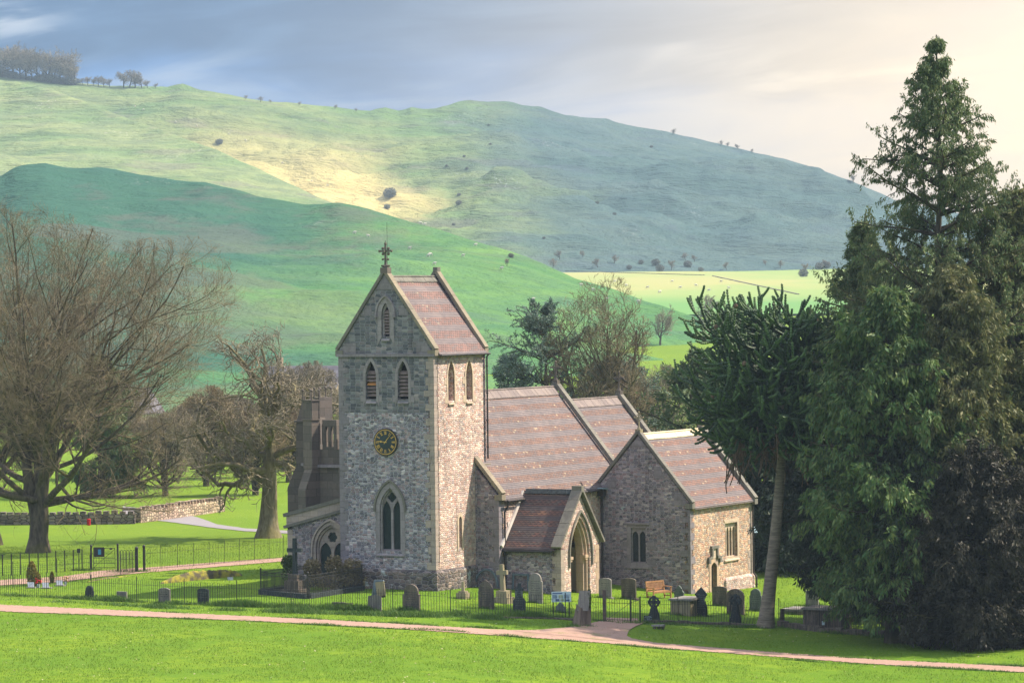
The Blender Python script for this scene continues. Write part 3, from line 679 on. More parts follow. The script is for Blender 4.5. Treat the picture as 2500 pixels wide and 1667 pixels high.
bm = BM(); a = R(276); bar(bm, cph(a, -.10), cph(a, .42), .035, .012, up=(1, 0, 0)); bar(bm, cph(a, .22), cph(a, .32), .10, .012, up=(1, 0, 0)); bar(bm, cph(a, .40), cph(a, .50), .02, .012, up=(1, 0, 0)); from_bm('hour_hand', bm, M['gold'], dial_rim)
bm = BM(); a = R(40); bar(bm, cph(a, -.12), cph(a, .62), .04, .012, up=(1, 0, 0), taper=.4); from_bm('minute_hand', bm, M['gold'], dial_rim)

# roofs ----------------------------------------------------------
def slab(name, E0, E1, top, bot, mat, th=.10, parent=None, uneven=True):
    """roof slope between ridge line (N,z) and eave line, subdivided and very slightly uneven"""
    nE, nS = 24, 14; bm = BM(); tv = []; (Na, za), (Nb, zb) = top, bot
    for i in range(nS+1):
        for j in range(nE+1):
            k = i/nS; e_ = E0+(E1-E0)*j/nE; dz = (rnd.uniform(-.012, .012) + .035*math.sin(e_*.9+k)*math.sin(k*3)) if uneven and 0 < j < nE else 0
            tv.append(bm.verts.new((e_, Na+(Nb-Na)*k, za+(zb-za)*k+dz)))
    for i in range(nS):
        for j in range(nE):
            q = i*(nE+1)+j; f = bm.faces.new((tv[q], tv[q+nE+1], tv[q+nE+2], tv[q+1]))
    c = [tv[nS*(nE+1)], tv[nS*(nE+1)+nE]]
    lo = [bm.verts.new((v.co.x, v.co.y, v.co.z-th)) for v in c]; hi = [bm.verts.new((E_, Na, za-th)) for E_ in (E0, E1)]
    row = [tv[nS*(nE+1)+j] for j in range(nE+1)]
    bm.faces.new(row[::-1]+[lo[0], lo[1]][0:2]) if 0 else None
    bm.faces.new([*row, lo[1], lo[0]]); bm.faces.new([lo[0], lo[1], hi[1], hi[0]])
    return from_bm(name, bm, mat, parent or church)
def coping(name, E0, E1, A, B, mat, h=.16, over=0., kneel=True, parent=None):
    """sloping gable coping from foot A to apex B (N,z)"""
    bm = BM(); em = (E0+E1)/2; a = Vector((em, A[0], A[1])); b_ = Vector((em, B[0], B[1])); d = b_-a; L = d.length; n = max(2, int(L/.85)); 
    for i in range(n):
        g_ = .006/L; bar(bm, a+d*(i/n+g_), a+d*((i+1)/n-g_), E1-E0, h*rnd.uniform(.97, 1.03))
    if kneel: s = 1 if B[0] > A[0] else -1; box(bm, (E0+.01, min(A[0]-s*.05, A[0]+s*.42), A[1]-.34), (E1-.01, max(A[0]-s*.05, A[0]+s*.42), A[1]-.03))
    return from_bm(name, bm, mat, parent or church)
def ridge(name, E0, E1, N_, z, mat, w_=.36, parent=None):
    bm = BM(); n = int((E1-E0)/.45)
    for i in range(n):
        a = E0+(E1-E0)*i/n+.008; b_ = E0+(E1-E0)*(i+1)/n-.008; zz = z+rnd.uniform(-.012, .012)
        pr = [(N_-w_, zz-w_*1.22), (N_, zz+.0), (N_+w_, zz-w_*1.22), (N_+w_, zz-w_*1.22-.05), (N_, zz-.06), (N_-w_, zz-w_*1.22-.05)]
        x = [bm.verts.new((a, p_, q)) for p_, q in pr]; y = [bm.verts.new((b_, p_, q)) for p_, q in pr]
        for k in range(6): bm.faces.new((x[k], x[(k+1) % 6], y[(k+1) % 6], y[k]))
        bm.faces.new(x[::-1]); bm.faces.new(y)
    bmesh.ops.recalc_face_normals(bm, faces=bm.faces); o = from_bm(name, bm, mat, parent or church)
    bm = BM(); cyl(bm, (E0, N_, z+.02), (E1, N_, z+.02), .055, n=6); from_bm('ridge_roll', bm, mat, o); return o
def gutter(E0, E1, N_, z, mat=None):
    bm = BM(); cyl(bm, (E0, N_, z), (E1, N_, z), .06, n=6); return from_bm('gutter', bm, mat or M['lead'], church)
def downpipe(pts, r=.05, name='downpipe'):
    bm = BM()
    for a, b_ in zip(pts, pts[1:]): cyl(bm, a, b_, r, n=8)
    z = pts[-1][2]+.6
    while z < pts[-2][2]: 
        x, y = pts[-1][0], pts[-1][1]; cyl(bm, (x, y, z), (x, y, z+.06), r*1.5, n=8); z += 1.5
    return from_bm(name, bm, M['lead'], church)
def finial(E_, N_, z, s=1., mat=None, orn=False):
    """stone cross finial on a gable apex"""
    mat = mat or M['dark_stone']; bm = BM()
    box(bm, (E_-.2*s, N_-.2*s, z-.25*s), (E_+.2*s, N_+.2*s, z+.02)); cyl(bm, (E_, N_, z), (E_, N_, z+.18*s), .17*s, .09*s, 8)
    cyl(bm, (E_, N_, z+.15*s), (E_, N_, z+1.15*s), .065*s, .05*s, 8)
    zc = z+.82*s
    bar(bm, (E_, N_-.32*s, zc), (E_, N_+.32*s, zc), .10*s, .10*s)
    for k in (-1, 1): blob(bm, (E_, N_+k*.33*s, zc), .075*s, 1, jit=.1)
    blob(bm, (E_, N_, z+1.17*s), .075*s, 1, (1, 1, 1.4), .1)
    if orn:
        for k in (-1, 1):
            for m_ in (-1, 1): blob(bm, (E_+.03, N_+k*.15*s, zc+m_*.13*s), .085*s, 1, jit=.15)
            blob(bm, (E_, N_+k*.14*s, z+.42*s), .07*s, 1, jit=.1)
        bar(bm, (E_-.22*s, N_, zc), (E_+.22*s, N_, zc), .09*s, .09*s)
        for k in range(6):
            a = k*math.pi/3; blob(bm, (E_+math.cos(a)*.17*s, N_+math.sin(a)*.17*s, z+.1*s), .06*s, 1)
        cyl(bm, (E_, N_, z+1.2*s), (E_, N_, z+1.35*s), .03*s, .01*s, 6)
    else:
        for k in range(12):
            a, b_ = k*math.pi/6, (k+1)*math.pi/6; cyl(bm, (E_, N_+math.cos(a)*.2*s, zc+math.sin(a)*.2*s), (E_, N_+math.cos(b_)*.2*s, zc+math.sin(b_)*.2*s), .028*s, n=5)
    return from_bm('finial_cross', bm, mat, church, False)
RC = 2.975
# tower roof, ridge runs east-west between two gables
sl_t = (17.0-12.78)/(RC+.22)
rt = slab('tower_roof', .3, TW-.2, (RC, 16.95), (-.24, 12.78), M['roof_t']); 
rt2 = slab('tower_roof', .3, TW-.2, (RC, 16.95), (TW+.24, 12.78), M['roof_t'])
ridge('ridge_tiles', .42, TW-.25, RC, 17.03, M['coping'], .22)
for sgn, foot in ((1, (-.10, 13.05)), (-1, (TW+.10, 13.05))):
    coping('gable_coping', -.10, .38, foot, (RC, 17.36), M['coping_w'] if sgn > 0 else M['coping'])
    coping('gable_coping', TW-.28, TW+.14, foot, (RC, 17.36), M['coping_w'] if sgn > 0 else M['coping'])
finial(.12, RC, 17.50, 1.12, M['dark_stone'], True)
bm = BM(); box(bm, (TW-.25, RC-.14, 17.2), (TW+.12, RC+.14, 17.55)); from_bm('gable_cap', bm, M['coping'], church)
bm = BM(); cyl(bm, (.35, RC+.02, 17.3), (.35, RC+.02, 20.0), .012, .008, 5); from_bm('lightning_rod', bm, M['iron'], church)
gutter(.35, TW+.05, -.27, 12.72)
downpipe([(TW-.05, -.25, 12.7), (TW-.05, -.13, 12.55), (TW-.05, -.13, 6.9)])
bm = BM(); cyl(bm, (.42, -.03, 12.6), (.36, -.03, 1.1), .012, n=4); from_bm('lightning_conductor', bm, M['lead'], church)

# nave ------------------------------------------------------------
NE0, NE1, NN = 4.6, 20.3, -1.45
slN = (10.4-4.72)/(RC+1.65)
wallW('nave_west_wall', NE0, [(NN, -2.5), (0, -2.5), (0, 6.5), (NN, 4.85)], [], M['wall_c'])
quoins('quoins', NE0, NN, -.6, 4.7, M['quoin_w'], 1, 1, la=.30, lb=.62)
nwin = gothic(15.3, 1.3, 1.5, 2.7, 1.15)
wallS('nave_south_wall', NN, rect(NE0, -2.5, 17.2, 4.9), [nwin], M['wall_sun'])
reveal_window(0, NN, 'S', nwin, goth_off(15.3, 1.3, 1.5, 2.7, 1.15, .2, .25), M['dress'], lights=[gothic(14.93, 1.35, .6, 2.5, .5), gothic(15.67, 1.35, .6, 2.5, .5), quatre(15.3, 3.35, .22)], depth=.3)
slab('nave_roof', NE0+.35, NE1, (RC, 10.4), (NN-.22, 4.70), M['roof'])
slab('nave_roof', TW, NE1, (RC, 10.4), (RC*2-NN+.22, 4.70), M['roof'])
ridge('ridge_tiles', TW, NE1-.1, RC, 10.5, M['ridge'])
coping('gable_coping', NE0-.08, NE0+.38, (NN-.20, 5.0), (0.05, 7.0), M['coping_w'], h=.2)
coping('gable_coping', NE1-.1, NE1+.35, (NN-.1, 5.1), (RC, 10.72), M['coping'], h=.22, kneel=False)
coping('gable_coping', NE1-.1, NE1+.35, (RC*2-NN, 5.1), (RC, 10.72), M['coping'], h=.22, kneel=False)
bm = BM(); panel(bm, (NE1, 0, 0), Yv, Zv, (1, 0, 0), [(NN, -2), (2*RC-NN, -2), (2*RC-NN, 4.6), (RC, 10.3), (NN, 4.6)], (), .3); from_bm('nave_east_gable', bm, M['wall_c'], church)
finial(NE1+.1, RC, 10.85, .95, M['g_brown'])
gutter(NE0+.5, 17.3, NN-.30, 4.60)
downpipe([(NE0+.62, NN-.3, 4.6), (NE0+.62, NN-.26, 4.3), (NE0+.52, NN-.1, 4.0), (NE0+.52, NN-.1, -.5)], .055)
bm = BM(); box(bm, (16.75, NN-.42, 4.25), (17.15, NN-.05, 4.62)); from_bm('rainwater_hopper', bm, M['lead'], church)
bm = BM(); bar(bm, (16.45, NN-.38, 4.72), (17.15, NN-.38, 4.66), .34, .05); from_bm('lead_flashing', bm, M['lead_blue'], church)
downpipe([(17.02, NN-.2, 4.3), (17.02, NN-.2, -1.)], .06)
bm = BM(); box(bm, (NE0-.35, -.02, 6.6), (NE0+1.45, .0, 6.95)) if 0 else box(bm, (5.2, -.16, 6.5), (TW+.2, -.0, 6.62)); from_bm('lead_soaker', bm, M['coping_w'], church)
# chancel -----------------------------------------------------------
slab('chancel_roof', NE1+.3, 28.9, (RC, 9.55), (-1.0, 4.72), M['roof'])
slab('chancel_roof', NE1+.3, 28.9, (RC, 9.55), (6.95, 4.72), M['roof'])
ridge('ridge_tiles', NE1+.3, 28.7, RC, 9.64, M['ridge'])
wallS('chancel_south_wall', -.8, rect(NE1, -2.5, 29.0, 4.8), [], M['wall_sun'])
bm = BM(); panel(bm, (29.0, 0, 0), Yv, Zv, (1, 0, 0), [(-.8, -2.5), (6.75, -2.5), (6.75, 4.9), (RC, 9.5), (-.8, 4.9)], (), .3); from_bm('chancel_east_gable', bm, M['wall_c'], church)
coping('gable_coping', 28.75, 29.2, (-.95, 5.05), (RC, 9.85), M['coping'], h=.2); coping('gable_coping', 28.75, 29.2, (6.9, 5.05), (RC, 9.85), M['coping'], h=.2)
finial(28.95, RC, 10.0, .95, M['g_brown'])
# north aisle and its lean-to parapet, west wall behind the tower
aw = gothic(7.75, .3, 1.95, 1.95, 1.35)
wallW('aisle_west_wall', 2.0, [(5.9, -1), (10.55, -1), (10.55, 3.1), (5.9, 4.32)], [aw], M['wall_c'])
reveal_window(2.0, 0, 'W', aw, goth_off(7.75, .3, 1.95, 1.95, 1.35, .16, .1), M['quoin'], lights=[gothic(8.2, .35, .72, 1.7, .6), gothic(7.3, .35, .72, 1.7, .6), quatre(7.75, 2.6, .3, 6, 4)],
    hood=(gothic(7.75, 1.5, 2.30, 1.95, 1.58), gothic(7.75, 1.5, 2.50, 1.95, 1.70), M['quoin']), depth=.3)
bm = BM(); ring_between(bm, (2.08, 0, 0), Yv, Zv, Wn, gothic(7.75, .3, 1.72, 1.95, 1.2), gothic(7.75, .3, 1.96, 1.95, 1.36), .12); from_bm('inner_arch', bm, M['quoin'], church)
quoins('quoins', 2.0, 10.55, -.4, 3.0, M['quoin'], 1, -1, la=.3, lb=.5)
bm = BM(); bar(bm, (2.12, 10.75, 3.12), (2.12, 5.8, 4.40), .5, .16); bar(bm, (2.12, 10.78, 3.78), (2.12, 5.8, 5.02), .46, .20); from_bm('parapet_coping', bm, M['coping'], church)
bm = BM(); panel(bm, (1.95, 0, 0), Yv, Zv, Wn, [(10.6, 3.15), (10.6, 3.75), (5.8, 4.98), (5.8, 4.4)], (), .3); from_bm('aisle_parapet', bm, M['quoin'], church)
bm = BM(); panel(bm, (2.0, 10.55, 0), Xv, Zv, (0, 1, 0), rect(0, -1, 16, 3.4), (), .3); from_bm('aisle_north_wall', bm, M['wall_c'], church)
bm = BM(); panel(bm, (2.3, 5.9, 4.4), Xv, (0, 4.6/4.8, -1.35/4.8), (0, .3, .9), rect(0, 0, 16, 4.8), (), .1); from_bm('aisle_roof', bm, M['roof'], church)
# octagonal memorial chapel
oc = (11.1, 11.15); Ro = 3.27
def octp(k, r=Ro): a = R(157.5)-k*R(45); return (oc[0]+math.cos(a)*r, oc[1]+math.sin(a)*r)
bm = BM()
for k in range(8):
    a, b_ = octp(k), octp(k+1); a = Vector((*a, 0)); b_ = Vector((*b_, 0)); u = (b_-a).normalized(); nrm = Vector((-u.y, u.x, 0)); L = (b_-a).length
    if nrm.dot(a-Vector((*oc, 0))) < 0: nrm = -nrm
    hol = [gothic(L/2+s, 6.5, .26, 7.3, .35) for s in (-.45, 0., .45)] if 0 else []
    panel(bm, a, u, Zv, nrm, rect(0, -1, L, 6.3), (), .3, False)
from_bm('octagon_wall', bm, M['dark_stone'], church)
bm = BM()
for k in range(8):
    a, b_ = octp(k), octp(k+1); a = Vector((*a, 0)); b_ = Vector((*b_, 0)); u = (b_-a).normalized(); nrm = Vector((-u.y, u.x, 0)); L = (b_-a).length
    if nrm.dot(a-Vector((*oc, 0))) < 0: nrm = -nrm
    panel(bm, a-nrm*.05, u, Zv, nrm, [(0, 6.3), (L, 6.3), (L, 7.2), (L*.78, 7.2), (L*.78, 8.9), (L*.40, 8.9), (L*.40, 7.2), (L*.32, 7.2), (L*.32, 8.1), (L*.1, 8.1), (L*.1, 7.2), (0, 7.2)], [rect(L*.48, 7.35, L*.56, 8.5), rect(L*.62, 7.35, L*.70, 8.5), rect(L*.16, 7.35, L*.26, 7.9)], .3)
from_bm('pierced_parapet', bm, M['quoin'] if 0 else M['dark_stone'], church)
bm = BM()
for k in range(8):
    a, b_ = octp(k, Ro+.08), octp(k+1, Ro+.08); bar(bm, (*a, 6.25), (*b_, 6.25), .3, .16)
from_bm('octagon_string', bm, M['quoin_w'], church)
for k in range(8):
    bm = BM(); c = octp(k, Ro+.15); a = math.atan2(c[1]-oc[1], c[0]-oc[0]); d = Vector((math.cos(a), math.sin(a), 0)); p = Vector((*c, 0)); s = Vector((-d.y, d.x, 0))
    def pr(z0, z1, o0, o1, hw):
        v = []
        for z, of in ((z0, o0), (z1, o1)):
            for x, y in ((-hw, -.3), (hw, -.3), (hw, of), (-hw, of)): v.append(bm.verts.new(p+s*x+d*y+Vector((0, 0, z))))
        for f in ((3,2,1,0),(4,5,6,7),(0,1,5,4),(1,2,6,5),(2,3,7,6),(3,0,4,7)): bm.faces.new([v[i] for i in f])
    pr(-1, 4.9, .75, .75, .36); pr(4.9, 6.1, .75, .25, .36); 
    if k in (7, 1, 3, 5):    # gabled pinnacle
        pr(6.1, 8.7, .25, .2, .3); pr(8.7, 8.8, .32, .32, .36); pr(8.8, 10.2, .2, -.22, .05)
    else:
        pr(6.1, 8.9, .3, .3, .42); pr(8.9, 8.98, .36, .36, .48); pr(8.98, 10.0, .3, .3, .44); pr(10.0, 10.07, .35, .35, .48)
        for x in (-.42, .42):
            for y in (-.25, .28): cyl(bm, p+s*x+d*y+Vector((0, 0, 9.0)), p+s*x+d*y+Vector((0, 0, 10.55)), .06, .03, 6); blob(bm, p+s*x+d*y+Vector((0, 0, 10.6)), .09, 1, jit=.2)
    from_bm('buttress_turret', bm, M['dark_stone'], church)
bm = BM(); top = bm.verts.new((oc[0], oc[1], 7.4)); rg = [bm.verts.new((*octp(k, Ro-.3), 6.5)) for k in range(8)]
for k in range(8): bm.faces.new((rg[k], rg[(k+1) % 8], top))
from_bm('octagon_roof', bm, M['lead_blue'], church)

# south chapel --------------------------------------------------------
CE0, CE1, CN, CC = 17.2, 25.9, -7.2, -3.96
cw = rect(-4.36, .42, -3.42, 2.42)
wallW('chapel_west_wall', CE0, [(CN, -2.6), (-.9, -2.6), (-.9, 4.3), (CC, 7.75), (CN, 3.85)], [cw], M['wall_c'])
lg = [[(c-.19, .46), (c+.19, .46), (c+.19, 2.0), (c+.1, 2.16), (c, 2.24), (c-.1, 2.16), (c-.19, 2.0)] for c in (-3.66, -4.12)]
f = reveal_window(CE0, 0, 'W', cw, rect(-4.62, .20, -3.16, 2.62), M['dress'], lights=lg, depth=.22, proud=.02)
bm = BM(); box(bm, (CE0-.06, -4.72, .08), (CE0+.1, -3.06, .22)); bar(bm, (CE0-.05, -4.6, 2.68), (CE0-.05, -3.1, 2.68), .12, .10); from_bm('sill', bm, M['dress'], f)
bm = BM()
for z in (.2, 1.2):
    for y in (-4.72, -3.06): box(bm, (CE0-.015, y-.28, z), (CE0+.05, y+.28, z+.42))
from_bm('jamb_blocks', bm, M['quoin_w'], church)
csw = rect(22.05, .45, 23.75, 2.45); door = [(20.0, -2.2), (20.78, -2.2), (20.78, .05), (20.68, .17), (20.39, .3), (20.1, .17), (20.0, .05)]
door = [(20.0, -2.2)] + [(20.78, -2.2), (20.78, .05), (20.68, .17), (20.39, .3), (20.1, .17), (20.0, .05)]
wallS('chapel_south_wall', CN, rect(CE0, -2.6, CE1, 3.75), [csw, door], M['wall_c_sun'])
lg = [[(c-.165, .5), (c+.165, .5), (c+.165, 1.95), (c+.09, 2.12), (c, 2.22), (c-.09, 2.12), (c-.165, 1.95)] for c in (22.27, 22.69, 23.11, 23.53)]
f = reveal_window(0, CN, 'S', csw, rect(21.8, .2, 24.0, 2.68), M['dress_sun'], lights=lg, depth=.26, proud=.02, sill=(21.85, 23.95, .42))
ring_o = [(19.72, -1.9), (19.72, .12), (19.9, .34), (20.39, .55), (20.88, .34), (21.06, .12), (21.06, -1.9)]
ring_i = [(20.0, -1.9), (20.0, .05), (20.1, .17), (20.39, .3), (20.68, .17), (20.78, .05), (20.78, -1.9)]
bm = BM(); ring_between(bm, (0, CN-.03, 0), Xv, Zv, Sn, ring_i, ring_o, .2); f = from_bm('door_surround', bm, M['arch'], church)
bm = BM()
for a, b_ in (((19.5, .25), (19.75, .62)), ((21.05, .25), (21.3, .62)), ((19.72, .5), (20.06, .66)), ((20.75, .5), (21.06, .66)), ((19.96, .66), (20.14, 1.12)), ((20.66, .66), (20.84, 1.12)), ((19.9, 1.1), (20.9, 1.26))): box(bm, (a[0], CN-.14, a[1]), (b_[0], CN+.02, b_[1]))
from_bm('stepped_hood', bm, M['coping'], f)
bm = BM(); box(bm, (20.14, CN-.05, .52), (20.66, CN+.02, 1.1)); from_bm('carved_panel', bm, M['dress_sun'], f)
bm = BM(); box(bm, (19.98, CN+.22, -2.3), (20.8, CN+.28, .33)); from_bm('door', bm, M['wood_old'], church)
quoins('quoins', CE0, CN, -2., 3.55, M['quoin_w'], 1, 1, la=.14, lb=.55); quoins('quoins', CE1, CN, -.8, 3.5, M['quoin'], -1, 1)
bm = BM(); panel(bm, (CE1, 0, 0), Yv, Zv, (1, 0, 0), [(CN, -2.6), (-.8, -2.6), (-.8, 4.), (CC, 7.7), (CN, 3.8)], (), .3); from_bm('chapel_east_gable', bm, M['wall_c'], church)
bm = BM(); plinth(bm, 22.0, CN, CE1, -5.5, -.75, .12); from_bm('chapel_plinth', bm, M['wall_sun'], church)
slab('chapel_roof', CE0+.25, CE1-.1, (CC, 7.72), (CN-.22, 3.62), M['roof_c']); slab('chapel_roof', CE0+.25, CE1-.1, (CC, 7.72), (-.6, 3.62), M['roof_c'])
ridge('ridge_tiles', CE0+.35, CE1-.2, CC, 7.82, M['ridge_pale'], .24)
coping('gable_coping', CE0-.10, CE0+.30, (CN-.15, 3.92), (CC, 8.0), M['coping'], h=.16); coping('gable_coping', CE0-.10, CE0+.30, (-1.3, 4.95), (CC, 8.0), M['coping'], h=.16, kneel=False)
coping('gable_coping', CE1-.2, CE1+.25, (CN-.25, 3.72), (CC, 8.0), M['coping'], h=.2); coping('gable_coping', CE1-.2, CE1+.25, (-.7, 3.9), (CC, 8.0), M['coping'], h=.2)
bm = BM(); panel(bm, (CE0-.014, 0, 0), Yv, Zv, Wn, [(CC-.5, 7.1), (CC+.5, 7.1), (CC, 7.72)], (), .05)
panel(bm, (CE0-.014, 0, 0), Yv, Zv, Wn, [(-7.18, 3.75), (-6.2, 3.75), (-6.2, 4.45), (-6.62, 4.45)], (), .05); panel(bm, (CE0-.014, 0, 0), Yv, Zv, Wn, [(-5.6, 5.3), (-4.95, 5.3), (-4.95, 6.0), (-5.35, 6.0)], (), .05); panel(bm, (CE0-.014, 0, 0), Yv, Zv, Wn, [(-2.5, 4.7), (-1.65, 4.7), (-2.1, 5.35), (-2.5, 5.35)], (), .05)
from_bm('gable_blocks', bm, M['quoin_w'], church)
finial(CE0+.1, CC, 8.1, .85, M['g_tan']); finial(CE1, CC, 8.1, .8, M['g_tan'])
downpipe([(CE1-.08, CN-.12, 3.55), (CE1-.08, CN-.12, -.7), (CE1-.02, CN-.28, -.95), (CE1-.02, CN-.28, -2.0)], .055)

# porch -------------------------------------------------------------
PE0, PE1, PN = 5.2, 9.9, -4.95; PC = 7.55
bm = BM(); panel(bm, (PE0, 0, 0), Yv, Zv, Wn, [(PN, -2), (NN, -2), (NN, 2.05), (PN, 2.05)], (), .35); panel(bm, (PE1, 0, 0), Yv, Zv, (1, 0, 0), [(PN, -2), (NN, -2), (NN, 2.05), (PN, 2.05)], (), .35); from_bm('porch_side_wall', bm, M['wall_c'], church)
parch = gothic(7.58, -2.0, 2.35, 1.45, 2.2, 10)
bm = BM(); panel(bm, (0, PN, 0), Xv, Zv, Sn, [(PE0, -2), (PE1, -2), (PE1, 2.2), (PC, 4.95), (PE0, 2.2)], [parch], .55); from_bm('porch_gable_wall', bm, M['wall_sun'], church)
bm = BM()
for i, (d0, d1, off) in enumerate(((.0, .20, .10), (.20, .40, .22))):
    ring_between(bm, (0, PN+off, 0), Xv, Zv, Sn, gothic(7.58, -2, 2.35-2*d1, 1.45, 2.2-1.15*d1, 10), gothic(7.58, -2, 2.35-2*d0+.01, 1.45, 2.2-1.15*d0+.01, 10), .45)
from_bm('porch_arch', bm, M['arch'], church)
bm = BM(); ring_between(bm, (0, PN-.10, 0), Xv, Zv, Sn, gothic(7.58, .9, 2.72, 1.45, 2.45, 10), gothic(7.58, .9, 2.92, 1.45, 2.58, 10), .12); from_bm('hood_mould', bm, M['coping'], church)
for e_ in (7.58-1.17, 7.58+1.17):
    bm = BM(); s = 1 if e_ < 7.58 else -1; x0, x1 = sorted((e_, e_+s*.42)); box(bm, (x0, PN+.05, 1.32), (x1, PN+.52, 1.48)); box(bm, (min(e_, e_+s*.34), PN+.08, 1.2), (max(e_, e_+s*.34), PN+.5, 1.32)); from_bm('capital', bm, M['arch'], church)
quoins('quoins', PE0, PN, -.9, 2.0, M['quoin'], 1, 1, la=.5, lb=.35); quoins('quoins', PE1, PN, -1.2, 2.0, M['arch'], -1, 1, la=.5, lb=.35)
bm = BM(); box(bm, (PE0+.4, NN-.05, -2), (PE1-.4, NN-.01, 3.4)); box(bm, (PE1-.42, PN+.6, -2), (PE1-.38, NN, 1.8)); from_bm('porch_inner_wall', bm, M['plaster'], church)
bm = BM(); box(bm, (7.0, NN-.12, -.9), (8.2, NN-.06, 1.5)); from_bm('porch_inner_door', bm, M['wood_old'], church)
def pslab(name, N0, N1, foot, mat):
    nS, nE = 10, 12; bm = BM(); tv = []
    for i in range(nS+1):
        for j in range(nE+1):
            k = i/nS; tv.append(bm.verts.new((PC+(foot[0]-PC)*k, N0+(N1-N0)*j/nE, 5.05+(foot[1]-5.05)*k+rnd.uniform(-.012, .012)-.035*math.sin(math.pi*k))))
    for i in range(nS):
        for j in range(nE): q = i*(nE+1)+j; bm.faces.new((tv[q], tv[q+1], tv[q+nE+2], tv[q+nE+1]))
    ex = bmesh.ops.extrude_face_region(bm, geom=list(bm.faces)); 
    for v in [g_ for g_ in ex['geom'] if isinstance(g_, bmesh.types.BMVert)]: v.co.z -= .09
    bmesh.ops.recalc_face_normals(bm, faces=bm.faces); return from_bm(name, bm, mat, church)
pslab('porch_roof', PN+.25, NN, (PE0-.28, 1.98), M['roof_p']); pslab('porch_roof', PN+.25, NN, (PE1+.28, 1.98), M['roof_p'])
bm = BM(); n = 6
for i in range(n):
    a = PN+.3+(NN-PN-.5)*i/n; b_ = PN+.3+(NN-PN-.5)*(i+1)/n-.012
    for s in (1, -1): bar(bm, (PC+s*.13, a, 5.02), (PC+s*.13, b_, 5.02), .32, .05, up=(s*.75, 0, .66))
from_bm('porch_ridge', bm, M['g_dark'], church)
for s, foot in ((1, (PE0-.38, 2.10)), (-1, (PE1+.38, 2.10))):
    bm = BM(); a = Vector((foot[0], PN+.10, foot[1])); b_ = Vector((PC, PN+.10, 5.2)); d = b_-a
    for i in range(5): bar(bm, a+d*(i/5+.003), a+d*((i+1)/5-.003), .62, .13)
    from_bm('porch_coping', bm, M['coping'], church)
bm = BM(); box(bm, (PC-.17, PN-.22, 5.02), (PC+.17, PN+.38, 5.36)); from_bm('porch_apex_stone', bm, M['coping'], church)
bm = BM(); cyl(bm, (PE0-.3, PN+.4, 1.86), (PE0-.3, NN, 1.86), .06, n=6); from_bm('porch_gutter', bm, M['iron'], church)
bm = BM(); bar(bm, (PE0-.42, NN-.06, 2.1), (PC-.1, NN-.06, 5.0), .12, .22); from_bm('roof_abutment', bm, M['plaster'], church)
bm = BM(); cyl(bm, (CE1+1.2, CN+.4, 1.6), (CE1+1.2, CN+.4, 1.95), .22, .03, 10); l_ = from_bm('lamp_shade', bm, M['lead_blue'], church)
bm = BM(); cyl(bm, (CE1+1.2, CN+.4, 1.95), (CE1+.1, CN+.4, 2.15), .02, n=5); from_bm('lamp_bracket', bm, M['iron'], l_)
# ------------------------------------------------------------------ churchyard
RZ = -TH
def arc(c, r, a0, a1, n): return [(c[0]+r*math.cos(a0+(a1-a0)*i/n), c[1]+r*math.sin(a0+(a1-a0)*i/n)) for i in range(n+1)]
def outline(kind, w_, h):
    q = w_/2; o = [(-q, -.25), (q, -.25)]
    if kind == 'round': return o+[(q, h-q*.8)]+[(q*math.cos(a), h-q*.8+q*.8*math.sin(a)) for a in np.linspace(.15, math.pi-.15, 9)]+[(-q, h-q*.8)]
    if kind == 'segment': return o+[(q, h-q*.3)]+[(q*math.cos(a), h-q*.3+q*.3*math.sin(a)) for a in np.linspace(.3, math.pi-.3, 7)]+[(-q, h-q*.3)]
    if kind == 'shoulder': return o+[(q, h-q*1.1), (q*.84, h-q*1.0), (q*.84, h-q*.8)]+[(q*.84*math.cos(a), h-q*.8+q*.8*math.sin(a)) for a in np.linspace(.15, math.pi-.15, 9)]+[(-q*.84, h-q*.8), (-q*.84, h-q*1.0), (-q, h-q*1.1)]
    if kind == 'gothic': return o+[(q, h*.58), (q*.93, h*.72), (q*.72, h*.84), (q*.36, h*.94), (q*.14, h*.965), (q*.1, h), (-q*.1, h), (-q*.14, h*.965), (-q*.36, h*.94), (-q*.72, h*.84), (-q*.93, h*.72), (-q, h*.58)]
    if kind == 'peon': return o+[(q, h*.9), (q*.85, h*.92), (q*.5, h*.985), (0, h), (-q*.5, h*.985), (-q*.85, h*.92), (-q, h*.9)]
    if kind == 'flat': return o+[(q, h), (-q, h)]
    if kind == 'broken': return o+[(q, h*.93), (q*.5, h*.90), (0, h), (-q*.9, h*.98), (-q, h*.9)]
    if kind == 'point': return o+[(q*.9, h*.45), (q, h*.5), (q*.75, h*.62), (q*.3, h*.9), (0, h), (-q*.35, h*.88), (-q*.8, h*.6), (-q, h*.48), (-q*.9, h*.42)]
    if kind == 'diamond': return o+[(q*.95, h*.32), (q*.55, h*.52), (q*.45, h*.60), (q*.95, h*.74), (q*.55, h*.86), (q*.15, h*.955), (0, h), (-q*.15, h*.955), (-q*.55, h*.86), (-q*.95, h*.74), (-q*.45, h*.60), (-q*.55, h*.52), (-q*.95, h*.32)]
    if kind == 'cross_top': return o+[(q, h*.38), (q*.6, h*.50), (q*.35, h*.60), (q*.3, h*.72), (q*.62, h*.74), (q*.66, h*.83), (q*.3, h*.85), (q*.24, h), (-q*.24, h), (-q*.3, h*.85), (-q*.66, h*.83), (-q*.62, h*.74), (-q*.3, h*.72), (-q*.35, h*.60), (-q*.6, h*.50), (-q, h*.38)]
